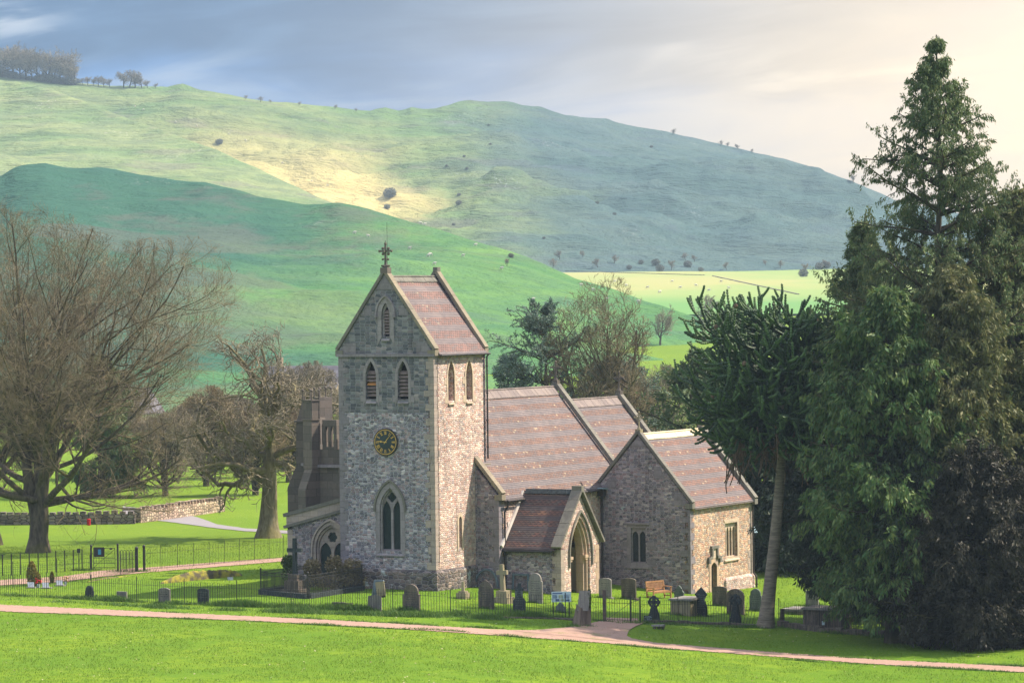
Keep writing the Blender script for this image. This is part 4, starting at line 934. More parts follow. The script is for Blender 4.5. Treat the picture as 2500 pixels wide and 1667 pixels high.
def headstone(px0, px1, yt, yb, kind, mat, label, th=.13, lean=0., tilt=0., base=None, rz=None, group=None, part_names=True):
    xm = (px0+px1)/2; p = gp(xm, yb); s = scl(p.y); rz_ = RZ if rz is None else rz
    w_ = max(.25, ((px1-px0)/s - th*abs(math.sin(rz_)))/math.cos(rz_)); h = (yb-yt)/s
    r_ = root('gravestone', label, 'gravestone', p, rz_, group or 'gravestones standing in the churchyard')
    bm = BM(); panel(bm, (0, -th/2, 0), (1, 0, 0), Zv, (0, -1, 0), outline(kind, w_, h), (), th); 
    bmesh.ops.bevel(bm, geom=[e for e in bm.edges if abs(e.verts[0].co.y-e.verts[1].co.y) < .001 and len(e.link_faces) == 2 and e.calc_face_angle(0) > .8], offset=.012, segments=1, affect='EDGES')
    o = from_bm('headstone', bm, mat, r_); o.rotation_euler = (tilt, lean, 0)
    if w_ > .45 and h > .8 and part_names:     # worn inscription: rows of shallow cut strokes, no longer legible
        bm = BM(); box(bm, (-w_*.33, -th/2+.004, h*.72-(int(h/.16)-3)*.12-.02), (w_*.33, -th/2+.012, h*.72+.05))
        for k in range(int(h/.16)-2):
            z = h*.72-k*.12; ww = w_*rnd.uniform(.5, .72); x = -ww/2
            while x < ww/2: l_ = rnd.uniform(.03, .09); box(bm, (x, -th/2-.002, z), (x+l_, -th/2+.01, z+rnd.uniform(.02, .035))); x += l_+.03
        q = from_bm('worn_inscription', bm, M['g_dark'] if mat not in (M['g_dark'],) else M['g_green'], r_); q.rotation_euler = (tilt, lean, 0)
    if base:
        bm = BM(); box(bm, (-w_/2-.1, -th/2-.1, -.25), (w_/2+.1, th/2+.1, base)); from_bm('plinth', bm, mat, r_)
    return r_
H = headstone
H(207,231,1428.6,1457,'shoulder',M['g_dark'],'small dark round-topped headstone at far left of the near railing')
H(284,312,1443,1464,'flat',M['g_grey'],'small square grey headstone low behind the near railing at left')
H(386,418,1434,1472,'peon',M['g_grey'],'pale grey headstone with shallow pointed top right of the small square one')
H(481,512,1435,1474,'peon',M['g_dark'],'dark slate headstone with bright lit edge left of the railed grave', th=.1)
H(809,863,1469,1488,'broken',M['g_brown'],'low broad brown slab half sunk in grass below the railed grave', th=.12)
H(983,1027,1425,1497,'shoulder',M['g_brown'],'tall dark brown headstone with rounded top in front of the tower')
H(1169,1208,1414,1485,'gothic',M['g_brown'],'mossy dark gothic-pointed headstone in front of the tower south side', lean=-.04)
H(1252,1284,1423,1493,'cross_top',M['g_dark'],'black headstone with small cross top left of the porch', tilt=-.03)
H(1290,1326,1398,1471,'shoulder',M['g_tan'] if 0 else M['g_grey'],'tall pale shouldered headstone leaning on the left of the porch')
H(1356,1381,1469,1494,'point',M['g_green'],'small pointed headstone seen below the information board')
H(1462,1494,1410,1459,'segment',M['g_grey'],'grey headstone by the right jamb of the porch', base=.05)
H(1517,1554,1410,1462,'segment',M['g_brown'],'brown headstone with lit yellowish edge left of the wooden bench', base=.07)
H(1645,1672,1428,1466,'point',M['g_green'],'dark pointed headstone just right of the wooden bench')
H(1695,1728,1432,1503,'diamond',M['g_dark'],'black headstone with diamond-shaped head right of the chest tomb', tilt=-.03)
H(1739,1776,1430,1478,'segment',M['g_brown'],'brown headstone in front of the chapel door')
H(1774,1818,1436,1499,'round',M['g_brown'],'broad mottled brown round-topped headstone behind the ringed cross', th=.16)
H(1830,1861,1436,1491,'shoulder',M['g_green'],'greenish shouldered headstone just left of the slender bare trunk')
H(1967,1999,1441,1479,'flat',M['g_grey'],'grey block headstone with a spire behind it right of the bare trunk')
H(2124,2152,1478,1512,'flat',M['g_brown'],'pale brown flat headstone in shade under the dark yews')
H(2151,2186,1477,1530,'flat',M['g_brown'],'red-brown flat headstone leaning in shade beside the large trunk', lean=.03)
H(1980,1988,1408,1476,'point',M['g_tan'],'slim pale spire monument behind the grey block headstone', th=.3, part_names=False)
# slate house-shaped pair
p = gp(915, 1492); s = scl(p.y); r_ = root('leaning_slates', 'split blue-grey slate headstone leaning forward over its lower half', 'gravestone', p, RZ)
bm = BM(); panel(bm, (0, -.05, 0), Xv, Zv, Sn, [(-.42, -.2), (.40, -.2), (.38, .78), (.10, .86), (-.36, .78)], (), .09); from_bm('lower_slab', bm, M['g_grey'], r_)
bm = BM(); panel(bm, (-.02, .25, 0), Xv, (0, .14, .99), Sn, [(-.40, .3), (.22, .3), (.10, .9), (.30, 1.50), (.25, 1.58), (-.28, 1.58)], (), .08); from_bm('upper_slab', bm, M['g_blue'], r_)
bm = BM(); panel(bm, (0, .16, 0), Xv, Zv, Sn, [(.12, .7), (.36, .7), (.30, 1.45)], (), .3); from_bm('gap_shade_sheet', bm, M['void_shade'], r_)  # black sheet painting the shade between the slabs
bm = BM(); bar(bm, (.30, .0, 1.52), (.41, .0, .8), .05, .5, up=(1, 0, 0)); from_bm('edge_slab', bm, M['g_tan'], r_)
# small pedestal with broken shaft
p = gp(1131, 1461); r_ = root('broken_pedestal', 'short stub of a broken cross on a square pale pedestal by the tower corner', 'gravestone', p, RZ)
bm = BM(); box(bm, (-.28, -.25, -.2), (.28, .25, .32)); box(bm, (-.2, -.18, .32), (.2, .18, .42)); from_bm('pedestal', bm, M['g_tan'], r_)
bm = BM(); bar(bm, (0, 0, .4), (0, 0, .92), .16, .14, taper=.8); from_bm('shaft', bm, M['g_tan'], r_)
# mossy latin cross
def cross(px, yb, yt, arm, mat, label, lean=0., blocks=((.75, .35), (.5, .6)), sw=.17, rz=None, mat2=None):
    p = gp(px, yb); s = scl(p.y); h = (yb-yt)/s; r_ = root('cross_monument', label, 'cross', p, RZ if rz is None else rz)
    bm = BM(); z = -.2; 
    for w_, hh in blocks: box(bm, (-w_/2, -w_/2, z), (w_/2, w_/2, max(0, z)+hh)); z = max(0, z)+hh
    from_bm('base', bm, mat2 or mat, r_)
    bm = BM(); bar(bm, (0, 0, z-.02), (0, 0, h), sw*1.15, sw, taper=.85); c = from_bm('shaft', bm, mat, r_); c.rotation_euler = (0, lean, 0)
    bm = BM(); bar(bm, (-arm/2, 0, h*.79), (arm/2, 0, h*.79), sw*.95, sw*1.1, up=(0, 0, 1)); c = from_bm('cross_arm', bm, mat, r_); c.rotation_euler = (0, lean, 0)
    return r_
cross(1230, 1471, 1377, .62, M['g_tan'], 'mossy tan stone cross leaning left of the porch', -.05, ((.85, .3), (.62, .35)), .2)
cross(721, 1452, 1313, .88, M['g_dark'], 'tall black cross on stepped base inside the iron railings', 0, ((1.15, .35), (.85, .45), (.55, .3)), .19, mat2=M['g_brown'])
# celtic crosses
def celtic(px, yb, yt, wpx, mat, label, taper=1.):
    p = gp(px, yb); s = scl(p.y); h = (yb-yt)/s; r_ = root('celtic_cross', label, 'cross', p, RZ); rr = wpx/s/2*.95; zc = h-rr*1.05
    bm = BM(); panel(bm, (0, -.09, 0), Xv, Zv, Sn, [(-rr*1.05, -.2), (rr*1.05, -.2), (rr*.9, h*.22), (rr*.36, zc-rr*.6), (-rr*.36, zc-rr*.6), (-rr*.9, h*.22)], (), .18); from_bm('shaft', bm, mat, r_)
    bm = BM()
    for k in range(20): a, b_ = k*math.pi/10, (k+1)*math.pi/10+.03; bar(bm, (math.cos(a)*rr*.86, 0, zc+math.sin(a)*rr*.86), (math.cos(b_)*rr*.86, 0, zc+math.sin(b_)*rr*.86), .12, rr*.24, up=(math.cos(a), 0, math.sin(a)))
    bar(bm, (-rr*1.1, 0, zc), (rr*1.1, 0, zc), .14, rr*.5); bar(bm, (0, 0, zc-rr*1.1), (0, 0, zc+rr*1.1), .14, rr*.5, up=(1, 0, 0)); from_bm('wheel_head', bm, mat, r_); return r_
celtic(1597, 1514, 1454, 30, M['g_dark'], 'dark wheel-headed cross beside the small churchyard notice')
celtic(1796, 1523, 1450, 30, M['g_dark'], 'dark wheel-headed cross close to the slender bare trunk')
# chest tomb, ledger, big box tomb
def boxtomb(px, yb, L, W_, Hh, mat, label, name='chest_tomb', slab_=.1, rz=RZ):
    p = gp(px, yb); r_ = root(name, label, 'tomb', p, rz)
    bm = BM(); box(bm, (-L/2, 0, -.25), (L/2, W_, Hh-slab_)); 
    for x in np.linspace(-L/2, L/2, 4): box(bm, (x-.06, -.03, -.2), (x+.06, .0, Hh-slab_)) 
    from_bm('chest', bm, mat, r_); bm = BM(); box(bm, (-L/2-.13, -.13, Hh-slab_), (L/2+.13, W_+.13, Hh)); from_bm('top_slab', bm, M['g_grey'], r_)
    bm = BM(); box(bm, (-L/2-.06, -.06, -.3), (L/2+.06, W_+.06, .07)); from_bm('base_slab', bm, mat, r_); return r_
boxtomb(1662, 1501, 1.05, 1.7, .88, M['g_tan'], 'stone chest tomb with overhanging lid behind the near railing')
boxtomb(1938, 1499, 1.15, 1.5, .30, M['g_tan'], 'low pale ledger tomb right of the slender bare trunk', 'ledger_tomb', .12)
boxtomb(2008, 1537, 2.0, 1.4, 1.15, M['g_brown'], 'large dark boxy tomb in shade behind the railing', 'box_tomb', .12)
# enclosure: kerb, iron railings with finials and ivy
KA, KB, KC = gp(752, 1461), gp(637, 1450), gp(884, 1440); KD = KB+(KC-KA)
r_ = root('railed_grave', 'grave plot enclosed by rusty spiked iron railings on a stone kerb', 'grave enclosure', KA)
bm = BM()
for a, b_ in ((KA, KB), (KA, KC), (KB, KD), (KC, KD)): bar(bm, (a-KA)+Vector((0, 0, .1)), (b_-KA)+Vector((0, 0, .1)), .34, .3)
from_bm('stone_kerb', bm, M['g_dark'], r_)
for a, b_ in ((KA, KB), (KA, KC), (KB, KD), (KC, KD)):
    a = a-KA; b_ = b_-KA; bm = BM(); L = (b_-a).length; n = int(L/.125)
    for i in range(1, n):
        q = a+(b_-a)*(i/n); cyl(bm, q+Vector((0, 0, .2)), q+Vector((0, 0, 1.18)), .011, n=4); blob(bm, q+Vector((0, 0, 1.2)), .028, 1, (1, 1, 1.6))
    for z in (.32, 1.05): bar(bm, a+Vector((0, 0, z)), b_+Vector((0, 0, z)), .03, .03)
    from_bm('railing', bm, M['iron_rust'] if 'iron_rust' in M else M['iron'], r_)
for q in (KA-KA, KB-KA, KC-KA, KD-KA, (KA+KC)/2-KA):
    bm = BM(); cyl(bm, q+Vector((0, 0, .1)), q+Vector((0, 0, 1.3)), .035, n=8); blob(bm, q+Vector((0, 0, 1.36)), .065, 1, (1, 1, 1.3)); from_bm('railing_post', bm, M['iron'], r_)

def leafcloud(n, size, fn, seed=1, droop=0., asp=.55):
    """n small leaf quads; fn(rng, n) gives positions"""
    g = np.random.default_rng(seed); Pp = fn(g, n); n = len(Pp)
    a = g.normal(size=(n, 3)); a[:, 2] -= droop; a /= np.linalg.norm(a, axis=1)[:, None]
    b_ = g.normal(size=(n, 3)); b_ -= a*(a*b_).sum(1)[:, None]; b_ /= np.linalg.norm(b_, axis=1)[:, None]
    s = size*g.uniform(.5, 1.3, n)[:, None]
    V = np.stack([Pp-a*s*.5, Pp+b_*s*asp*.5, Pp+a*s*.5, Pp-b_*s*asp*.5], 1).reshape(-1, 3)
    return V, np.arange(n*4).reshape(-1, 4)
def ell(c, r, hollow=.5):
    c = np.array(c); r = np.array(r)
    def f(g, n):
        d = g.normal(size=(n, 3)); d /= np.linalg.norm(d, axis=1)[:, None]; lump = 1+.35*fbm(d[:, 0]*2.3+7, d[:, 1]*2.3+d[:, 2]*3, 3, 5)*2
        return c + d*r*(g.uniform(hollow**3, 1, n)**(1/3.)*lump)[:, None]
    return f
M['ivy'] = leafmat('ivy', (.045,.085,.02), (.025,.05,.015), (.10,.14,.04), 3., .1)
M['leaf_dead'] = leafmat('dry bramble', (.20,.15,.08), (.12,.09,.05), (.28,.24,.12), 3., .1)
def bush(name, label, cat, p, cs, mat, n, size, parent=None, group=None, seed=3, droop=0., asp=.55):
    V = []; F = []; k = 0
    for i, (c, r) in enumerate(cs):
        v, f = leafcloud(n//len(cs), size, ell(c, r, .35), seed+i, droop, asp); V.append(v); F.append(f+k); k += len(v)
    V = np.concatenate(V); F = np.concatenate(F)
    if parent: return from_np(name, V, F, mat, parent)
    r_ = root(name, label, cat, p, 0, group); from_np('foliage', V, F, mat, r_)
    bm = BM()
    for i in range(5): a = i*1.3; cyl(bm, (math.cos(a)*.05, math.sin(a)*.05, -.1), (cs[0][0][0]+math.cos(a)*cs[0][1][0]*.5, cs[0][0][1]+math.sin(a)*cs[0][1][1]*.5, cs[0][0][2]+cs[0][1][2]*.5), .03, .008, 5)
    from_bm('stem', bm, M['wood_old'], r_); return r_
p = gp(708, 1444); bush('ivy_bush', 'dark ivy-clad shrub behind the black cross', 'shrub', p, [((0, .3, 1.0), (.45, .45, .95)), ((-.1, .2, 1.6), (.38, .3, .4))], M['ivy'], 2600, .11)
p = gp(815, 1441); bush('bramble', 'tangle of ivy and dry bramble along the railings below the aisle window', 'shrub', p, [((-1.2, .5, 1.2), (.5, .4, .5)), ((0, .6, 1.35), (.5, .4, .55)), ((1.0, .6, 1.2), (.6, .4, .5)), ((0, .2, .45), (2.0, .5, .45))], M['leaf_dead'], 5200, .12)
# mossy bank of stone, upper left lawn
def ridge_bank(name, label, pts, hmax, wid, mat, cat='wall'):
    p0 = gp(*pts[0]); n = 40; r_ = root(name, label, cat, p0); V = []; F = []; P3 = [gp(*q)-p0 for q in pts]
    for i in range(n+1):
        t = i/n*(len(P3)-1); k = min(int(t), len(P3)-2); q = P3[k].lerp(P3[k+1], t-k); hh = hmax*math.sin(math.pi*min(1, i/n*1.02+.01))**.5*rnd.uniform(.9, 1.1)
        for j in range(9): a = j/8; V.append((q.x, q.y+(a-.5)*wid, q.z-.05+hh*math.sin(math.pi*a)**.6*rnd.uniform(.92, 1.08)))
    for i in range(n):
        for j in range(8): F.append((i*9+j, i*9+9+j, i*9+10+j, i*9+1+j))
    from_np('bank', np.array(V), np.array(F), mat, r_, False); return r_
M['moss'] = simple('moss over stone', (.30,.27,.04), (.10,.085,.06), 2.2, 1., .1, bmp=1.)
ridge_bank('mossy_wall', 'low collapsed stone wall covered in yellow moss on the upper lawn', [(393,1424),(470,1416),(540,1409),(598,1404)], .55, .7, M['moss'])
ridge_bank('mossy_edging', 'thin mossy stone edging beside the upper path fence', [(200,1422),(260,1412),(330,1404)], .12, .4, M['moss'])
p = gp(563, 1416); r_ = root('grave_plaque', 'small pale plaque leaning at the right end of the mossy wall', 'plaque', p, .3)
bm = BM(); panel(bm, (0, 0, 0), Xv, (0, .5, .85), (0, -.85, .5), rect(-.16, 0, .16, .22), (), .04); from_bm('plaque', bm, M['g_blue'], r_)
# cremation plots with flowers at far left
M['white_stone'] = simple('polished grey stone', (.45,.47,.5), (.35,.37,.4), 8., .4, .5); M['red'] = simple('red petals', (.5,.02,.02), (.35,.01,.02), 9.); M['pink'] = simple('pink petals', (.6,.25,.3), (.5,.4,.1), 9.)
M['conif_y'] = leafmat('golden conifer', (.22,.17,.02), (.12,.11,.02), (.30,.22,.04), 4., .1)
for i, (px, yb, lab) in enumerate([(76,1435,'left sloping memorial tablet beside the golden conifer'), (112,1436,'middle sloping memorial tablet with a white flower pot'), (146,1430,'right sloping memorial tablet with pink flowers')]):
    p = gp(px, yb); r_ = root('memorial_tablet', lab, 'memorial', p, -.3)
    bm = BM(); panel(bm, (0, 0, 0), Xv, (-.35, .55, .75), (0, -.8, .6), rect(-.2, 0, .2, .42), (), .06); from_bm('tablet', bm, M['white_stone'], r_)
    bm = BM(); box(bm, (-.28, -.1, -.1), (.28, .3, .06)); from_bm('base', bm, M['g_grey'], r_)
for px, yb, mt, lab in ((94,1434,'red','bunch of red flowers at the foot of the golden conifer'), (160,1428,'pink','bunch of pink flowers beside the right memorial tablet')):
    p = gp(px, yb); r_ = root('flower_bunch', lab, 'flowers', p)
    bm = BM()
    for k in range(16): blob(bm, (rnd.uniform(-.16, .16), rnd.uniform(-.1, .1), rnd.uniform(.2, .5)), .05, 1, jit=.3)
    from_bm('petals', bm, M[mt], r_); bm = BM(); cyl(bm, (0, 0, 0), (0, 0, .2), .07, .1, 8); from_bm('pot', bm, M['white_stone'], r_)
def conelet(px, yb, h, r, lab):
    p = gp(px, yb); 
    def f(g, n): t = g.uniform(0, 1, n); a = g.uniform(0, 6.283, n); rr = r*np.sin(np.pi*(t*.86+.12))**.7*g.uniform(.7, 1.05, n); return np.stack([np.cos(a)*rr, np.sin(a)*rr, t*h], 1)
    v, fc = leafcloud(2600, .09, f, int(px)); r_ = root('dwarf_conifer', lab, 'shrub', p); from_np('foliage', v, fc, M['conif_y'], r_); bm = BM(); cyl(bm, (0, 0, -.1), (0, 0, h*.8), .05, .02, 6); from_bm('stem', bm, M['wood_old'], r_)
conelet(78, 1428, 1.35, .30, 'taller golden dwarf conifer at far left'); conelet(91, 1430, .8, .22, 'shorter bronze dwarf conifer beside the taller golden one'); conelet(127, 1422, .62, .12, 'slim small conifer right of the flowers')
# stone kerb pieces leaning on the walls
p = gp(1190, 1436); r_ = root('arched_kerb', 'blue-grey semicircular grave kerb leaning on the nave wall', 'grave kerb', OC+Vector((math.sin(TH)*4.35-math.cos(TH)*-0.75, math.cos(TH)*4.35+math.sin(TH)*-0.75, 0)), R(90)-TH+R(90)+R(180))
bm = BM()
for k in range(14): a, b_ = k*math.pi/14, (k+1)*math.pi/14+.02; bar(bm, (-math.cos(a)*.72, 0, math.sin(a)*.95-.1), (-math.cos(b_)*.72, 0, math.sin(b_)*.95-.1), .1, .10, up=(math.cos(a), 0, -math.sin(a)))
c = from_bm('arch', bm, M['g_blue'], r_); c.rotation_euler = (-.08, 0, 0)
r_ = root('square_kerb', 'blue-grey rectangular grave kerb leaning on the porch wall', 'grave kerb', OC+Vector((math.sin(TH)*4.95+math.cos(TH)*2.55, math.cos(TH)*4.95-math.sin(TH)*2.55, -.35)), -TH)
bm = BM(); bar(bm, (-.48, 0, 0), (-.44, .05, .95), .1, .1); bar(bm, (.5, 0, 0), (.46, .05, .95), .1, .1); bar(bm, (-.5, .05, .92), (.52, .05, .92), .1, .1); from_bm('frame', bm, M['g_blue'], r_)
# bench
p = gp(1617, 1461); r_ = root('wooden_bench', 'slatted teak garden bench facing the porch in front of the chapel', 'bench', p, R(42))
bw = 1.35
for x in (-bw/2, bw/2):
    bm = BM(); box(bm, (x-.035, -.03, 0), (x+.035, .04, .62)); from_bm('leg', bm, M['wood'], r_)
    bm = BM(); bar(bm, (x, .50, 0), (x, .62, .98), .07, .06, up=(1, 0, 0)); from_bm('leg', bm, M['wood'], r_)
    bm = BM(); bar(bm, (x, -.08, .64), (x, .56, .66), .08, .04); bar(bm, (x, .0, .15), (x, .5, .15), .04, .06); from_bm('armrest', bm, M['wood'], r_)
bm = BM()
for i in range(6): y = .0+i*.095; box(bm, (-bw/2, y, .41), (bw/2, y+.075, .435))
box(bm, (-bw/2, -.02, .33), (bw/2, .01, .41)); from_bm('seat', bm, M['wood'], r_)
bm = BM(); bar(bm, (-bw/2, .615, .94), (bw/2, .615, .94), .05, .09); bar(bm, (-bw/2, .57, .52), (bw/2, .57, .52), .05, .06)
for i in range(13): x = -bw/2+.1+i*(bw-.2)/12; bar(bm, (x, .57, .52), (x, .612, .92), .05, .02, up=(0, 1, 0))
from_bm('backrest', bm, M['wood'], r_)
# information board
p = gp(1371, 1507); s = scl(p.y); r_ = root('information_board', 'pale information board with maps on two black posts behind the railing', 'sign', p, 0.)
M['board'] = simple('board sheet', (.55,.66,.66), (.48,.62,.66), 2., .5, .3, bmp=0); M['ink'] = simple('print blue', (.06,.12,.25), (.1,.16,.3), 5., .5, .3, bmp=0); M['print'] = simple('print green', (.25,.42,.3), (.5,.5,.35), 5., .5, .3, bmp=0)
bm = BM(); box(bm, (-.50, -.03, .80), (.50, .03, 1.33)); bd = from_bm('board', bm, M['board'], r_)
for x in (-.42, .42): bm = BM(); box(bm, (x-.03, .03, -.1), (x+.03, .09, 1.2)); from_bm('post', bm, M['iron'], r_)
bm = BM()
box(bm, (-.45, -.036, 1.22), (.05, -.03, 1.28)); box(bm, (-.30, -.036, .84), (-.12, -.03, .96)); box(bm, (.22, -.036, .84), (.42, -.03, .93))
for k in range(9): z = 1.17-k*.022; box(bm, (-.44, -.036, z), (-.2+rnd.uniform(-.05, .02), -.03, z+.009)); box(bm, (.12, -.036, z), (.42+rnd.uniform(-.06, .02), -.03, z+.009))
from_bm('printed_text', bm, M['ink'], bd)
bm = BM(); box(bm, (-.14, -.036, 1.0), (.08, -.03, 1.17)); box(bm, (-.05, -.036, .84), (.16, -.03, .97)); from_bm('printed_picture', bm, M['print'], bd)
# little dark notice low by the gate
p = gp(1582, 1519); r_ = root('small_notice', 'small dark blue notice with white lettering low beside the gate', 'sign', p, .1)
bm = BM(); box(bm, (-.22, -.02, .10), (.22, .02, .36)); n_ = from_bm('plate', bm, M['clock'], r_); bm = BM()
for k in range(4):
    z = .30-k*.055; w_ = (.13, .18, .06, .19)[k]; x = -w_
    while x < w_: l_ = rnd.uniform(.012, .03); box(bm, (x, -.026, z), (x+l_, -.02, z+.028)); x += l_+.012
from_bm('lettering', bm, M['board'], n_); bm = BM(); box(bm, (-.02, .02, -.1), (.02, .05, .3)); from_bm('stake', bm, M['iron'], r_)
# old stump with slate slab
p = gp(1417, 1527); s = scl(p.y); r_ = root('tree_stump', 'old split tree stump with an upright grey slate fixed in it beside the gate path', 'stump', p)
V = []; F = []; nr, ns = 12, 20
for i in range(nr+1):
    t = i/nr; 
    for j in range(ns):
        a = j*2*math.pi/ns; rr = (.50-.16*t**.6)*(1+.16*math.sin(3*a+1)+.1*math.sin(7*a+t*2))*(1+rnd.uniform(-.04, .04)); top = 1.25+.28*math.sin(a*2+.8)+.3*math.cos(a)
        V.append((math.cos(a)*rr*1.0+.10*t, math.sin(a)*rr*.7, -.15+t*top))
for i in range(nr):
    for j in range(ns): F.append((i*ns+j, i*ns+(j+1) % ns, (i+1)*ns+(j+1) % ns, (i+1)*ns+j))
M['stump'] = barkmat('stump wood', (.22,.17,.14), (.10,.075,.065), mf=.1, stretch=.12)
from_np('stump', np.array(V), np.array(F), M['stump'], r_, True)
bm = BM(); panel(bm, (.10, -.34, .0), Xv, (0.05, .12, .99), (0, -1, .1), [(-.30, .78), (.26, .78), (.32, 1.78), (-.22, 1.80)], (), .1); from_bm('slate', bm, M['g_grey'], r_)
v, f = leafcloud(500, .09, ell((.45, 0, 1.35), (.12, .2, .5)), 8); from_np('ivy', v, f, M['ivy'], r_)
# rough stone seat
p = gp(1608, 1535); r_ = root('stone_seat', 'rough flat stone resting on small stones in the grass right of the gate path', 'stone seat', p, .1)
bm = BM(); panel(bm, (0, 0, .22), Xv, Yv, Zv, [(-.34, -.2), (.22, -.22), (.36, .02), (.30, .2), (-.2, .24), (-.36, .1)], (), .07); from_bm('slab', bm, M['g_grey'], r_)
for x, y in ((-.22, -.05), (.02, .0), (.22, .02)): bm = BM(); blob(bm, (x, y, .07), .11, 1, (1, 1, .9), .2); from_bm('foot_stone', bm, M['g_brown'], r_)
p = gp(1909, 1523); r_ = root('rotten_post', 'weathered wooden post stub right of the slender bare trunk', 'post', p); bm = BM(); cyl(bm, (0, 0, -.1), (.02, 0, .82), .13, .11, 8); from_bm('post', bm, M['wood_old'], r_)
for px, yb, lab in ((1964, 1532, 'tiny white label by the box tomb'), (2010, 1538, 'tiny white marker on a stick in front of the box tomb')):
    p = gp(px, yb); r_ = root('plant_marker', lab, 'marker', p); bm = BM(); box(bm, (-.01, -.01, 0), (.01, .01, .3)); from_bm('stick', bm, M['wood_old'], r_); bm = BM(); box(bm, (-.07, -.02, .28), (.07, -.01, .48)); from_bm('label_plate', bm, M['board'], r_)

# fences ------------------------------------------------------------
def railing(name, label, pts, h, sp, mat=None, post_every=2.6, post_h=1.15, bar_r=.011, z0=.08, rails=(.0,), spike=True, lean=None, gap=None, post_r=.022, wave=.015):
    """thin iron railing along ground points: one panel of bars per bay, each post its own part"""
    mat = mat or M['iron']; P3 = []
    for a, b_ in zip(pts, pts[1:]):
        A, B = gp(*a), gp(*b_); n = max(1, int((B-A).length/sp))
        for i in range(n): q = A.lerp(B, i/n); P3.append(Vector((q.x, q.y, float(zg(q.x, q.y)))))
    P3.append(gp(*pts[-1])); o = P3[0]; r_ = root(name, label, 'fence', o); per = max(2, int(post_every/sp)); k = 0; i = 0
    while i < len(P3)-1:
        seg = P3[i:i+per+1]; bm = BM()
        for j, q in enumerate(seg[:-1]):
            l_ = Vector((rnd.uniform(-wave, wave)+(lean(q) if lean else 0), rnd.uniform(-wave, wave), 0)); a = q-o
            if j: cyl(bm, a+Vector((0, 0, .0)), a+l_+Vector((0, 0, h*(1+rnd.uniform(-.01, .01)))), bar_r, n=4)
        for z in (h*.80, z0): 
            for a, b_ in zip(seg[:-1:3], seg[3::3]+[seg[-1]]): 
                if (b_-a).length > .01: bar(bm, a-o+Vector((0, 0, z)), b_-o+Vector((0, 0, z)), .03, .012, up=(0, 0, 1))
        from_bm('railing_panel', bm, mat, r_)
        bm = BM(); q = seg[0]-o; l_ = Vector((lean(seg[0]) if lean else 0, 0, 0)); cyl(bm, q-Vector((0, 0, .1)), q+l_+Vector((0, 0, h*post_h)), post_r, n=6); from_bm('railing_post', bm, mat, r_)
        i += per
    return r_
near_a = [(-120,1449),(0,1453),(100,1457),(208,1463),(416,1474),(560,1479),(700,1483),(850,1490),(1000,1497),(1100,1503),(1230,1506),(1350,1508),(1404,1513)]
near_b = [(1436,1514),(1474,1516)]
near_c = [(1564,1520),(1660,1519),(1780,1523),(1842,1528)]
near_d = [(1902,1526),(1990,1536),(2060,1542),(2195,1550)]
railing('churchyard_railing', 'long thin black iron railing along the near side of the churchyard left of the stump', near_a, 1.18, .145, post_every=3.3)
railing('churchyard_railing', 'short piece of iron railing between the stump and the gate', near_b, 1.18, .145, post_every=3.3)
railing('churchyard_railing', 'iron railing right of the gate with bent bars against the slender bare trunk', near_c, 1.2, .15, post_every=3., lean=lambda q: .35*max(0, (q.x-10.6))/2.)
railing('churchyard_railing', 'iron railing on a low stone wall in the shade right of the bare trunk', near_d, 1.25, .15, post_every=3.)
railing('path_railing', 'iron railing with tall posts along the upper path left of the church', [(352,1392),(450,1384),(560,1374),(700,1361),(760,1356)], 1.25, .13, post_every=1.35, post_h=1.12, bar_r=.007, post_r=.016)
railing('path_railing', 'iron railing curving up from the far left to the kissing gate', [(-90,1440),(27,1433),(120,1427),(176,1419),(256,1411),(294,1405),(334,1397)], 1.25, .13, post_every=3., bar_r=.008)
def estate(label, pts, n):
    o = gp(*pts[0]); r_ = root('estate_fence', label, 'fence', o); A, B = gp(*pts[0]), gp(*pts[-1])
    for i in range(n+1): q = A.lerp(B, i/n)-o; bm = BM(); box(bm, (q.x-.03, q.y-.03, -.1), (q.x+.03, q.y+.03, 1.25)); from_bm('fence_post', bm, M['iron'], r_)
    for z in (1.2, .95, .7, .45, .2): bm = BM(); bar(bm, Vector((0, 0, z)), B-o+Vector((0, 0, z)), .012 if z < 1.1 else .02, .012); from_bm('fence_rail', bm, M['iron'], r_)
estate('black five-rail estate fence beyond the upper path at left', [(-60,1410),(222,1390)], 13)
# field gate with notice, posts, kissing gate with hoops
def post(px, yb, h, w_, lab, ball=True):
    p = gp(px, yb); r_ = root('gate_post', lab, 'post', p); bm = BM(); box(bm, (-w_/2, -w_/2, -.1), (w_/2, w_/2, h)); from_bm('post', bm, M['iron'], r_)
    if ball: bm = BM(); blob(bm, (0, 0, h+.04), w_*.8, 1, (1, 1, 1)); from_bm('cap', bm, M['iron'], r_)
post(223, 1391, 1.4, .1, 'black post left of the field gate'); post(288, 1395, 1.55, .1, 'tall black post with ball cap between field gate and kissing gate')
post(334, 1396, 1.35, .16, 'left thick black post of the kissing gate'); post(352, 1395, 1.45, .13, 'right thick black post of the kissing gate')
A, B = gp(229, 1391), gp(281, 1391); r_ = root('field_gate', 'black metal field gate with a square notice on the upper path', 'gate', A); d = B-A
bm = BM()
for z in (.15, .42, .72, 1.3): bar(bm, (0, 0, z), d+Vector((0, 0, z)), .03, .03)
for k in (0, .5, 1): bar(bm, d*k+Vector((0, 0, .1)), d*k+Vector((0, 0, 1.32)), .03, .03, up=(1, 0, 0))
bar(bm, (0, 0, .15), d+Vector((0, 0, 1.25)), .02, .02); from_bm('gate_frame', bm, M['iron'], r_)
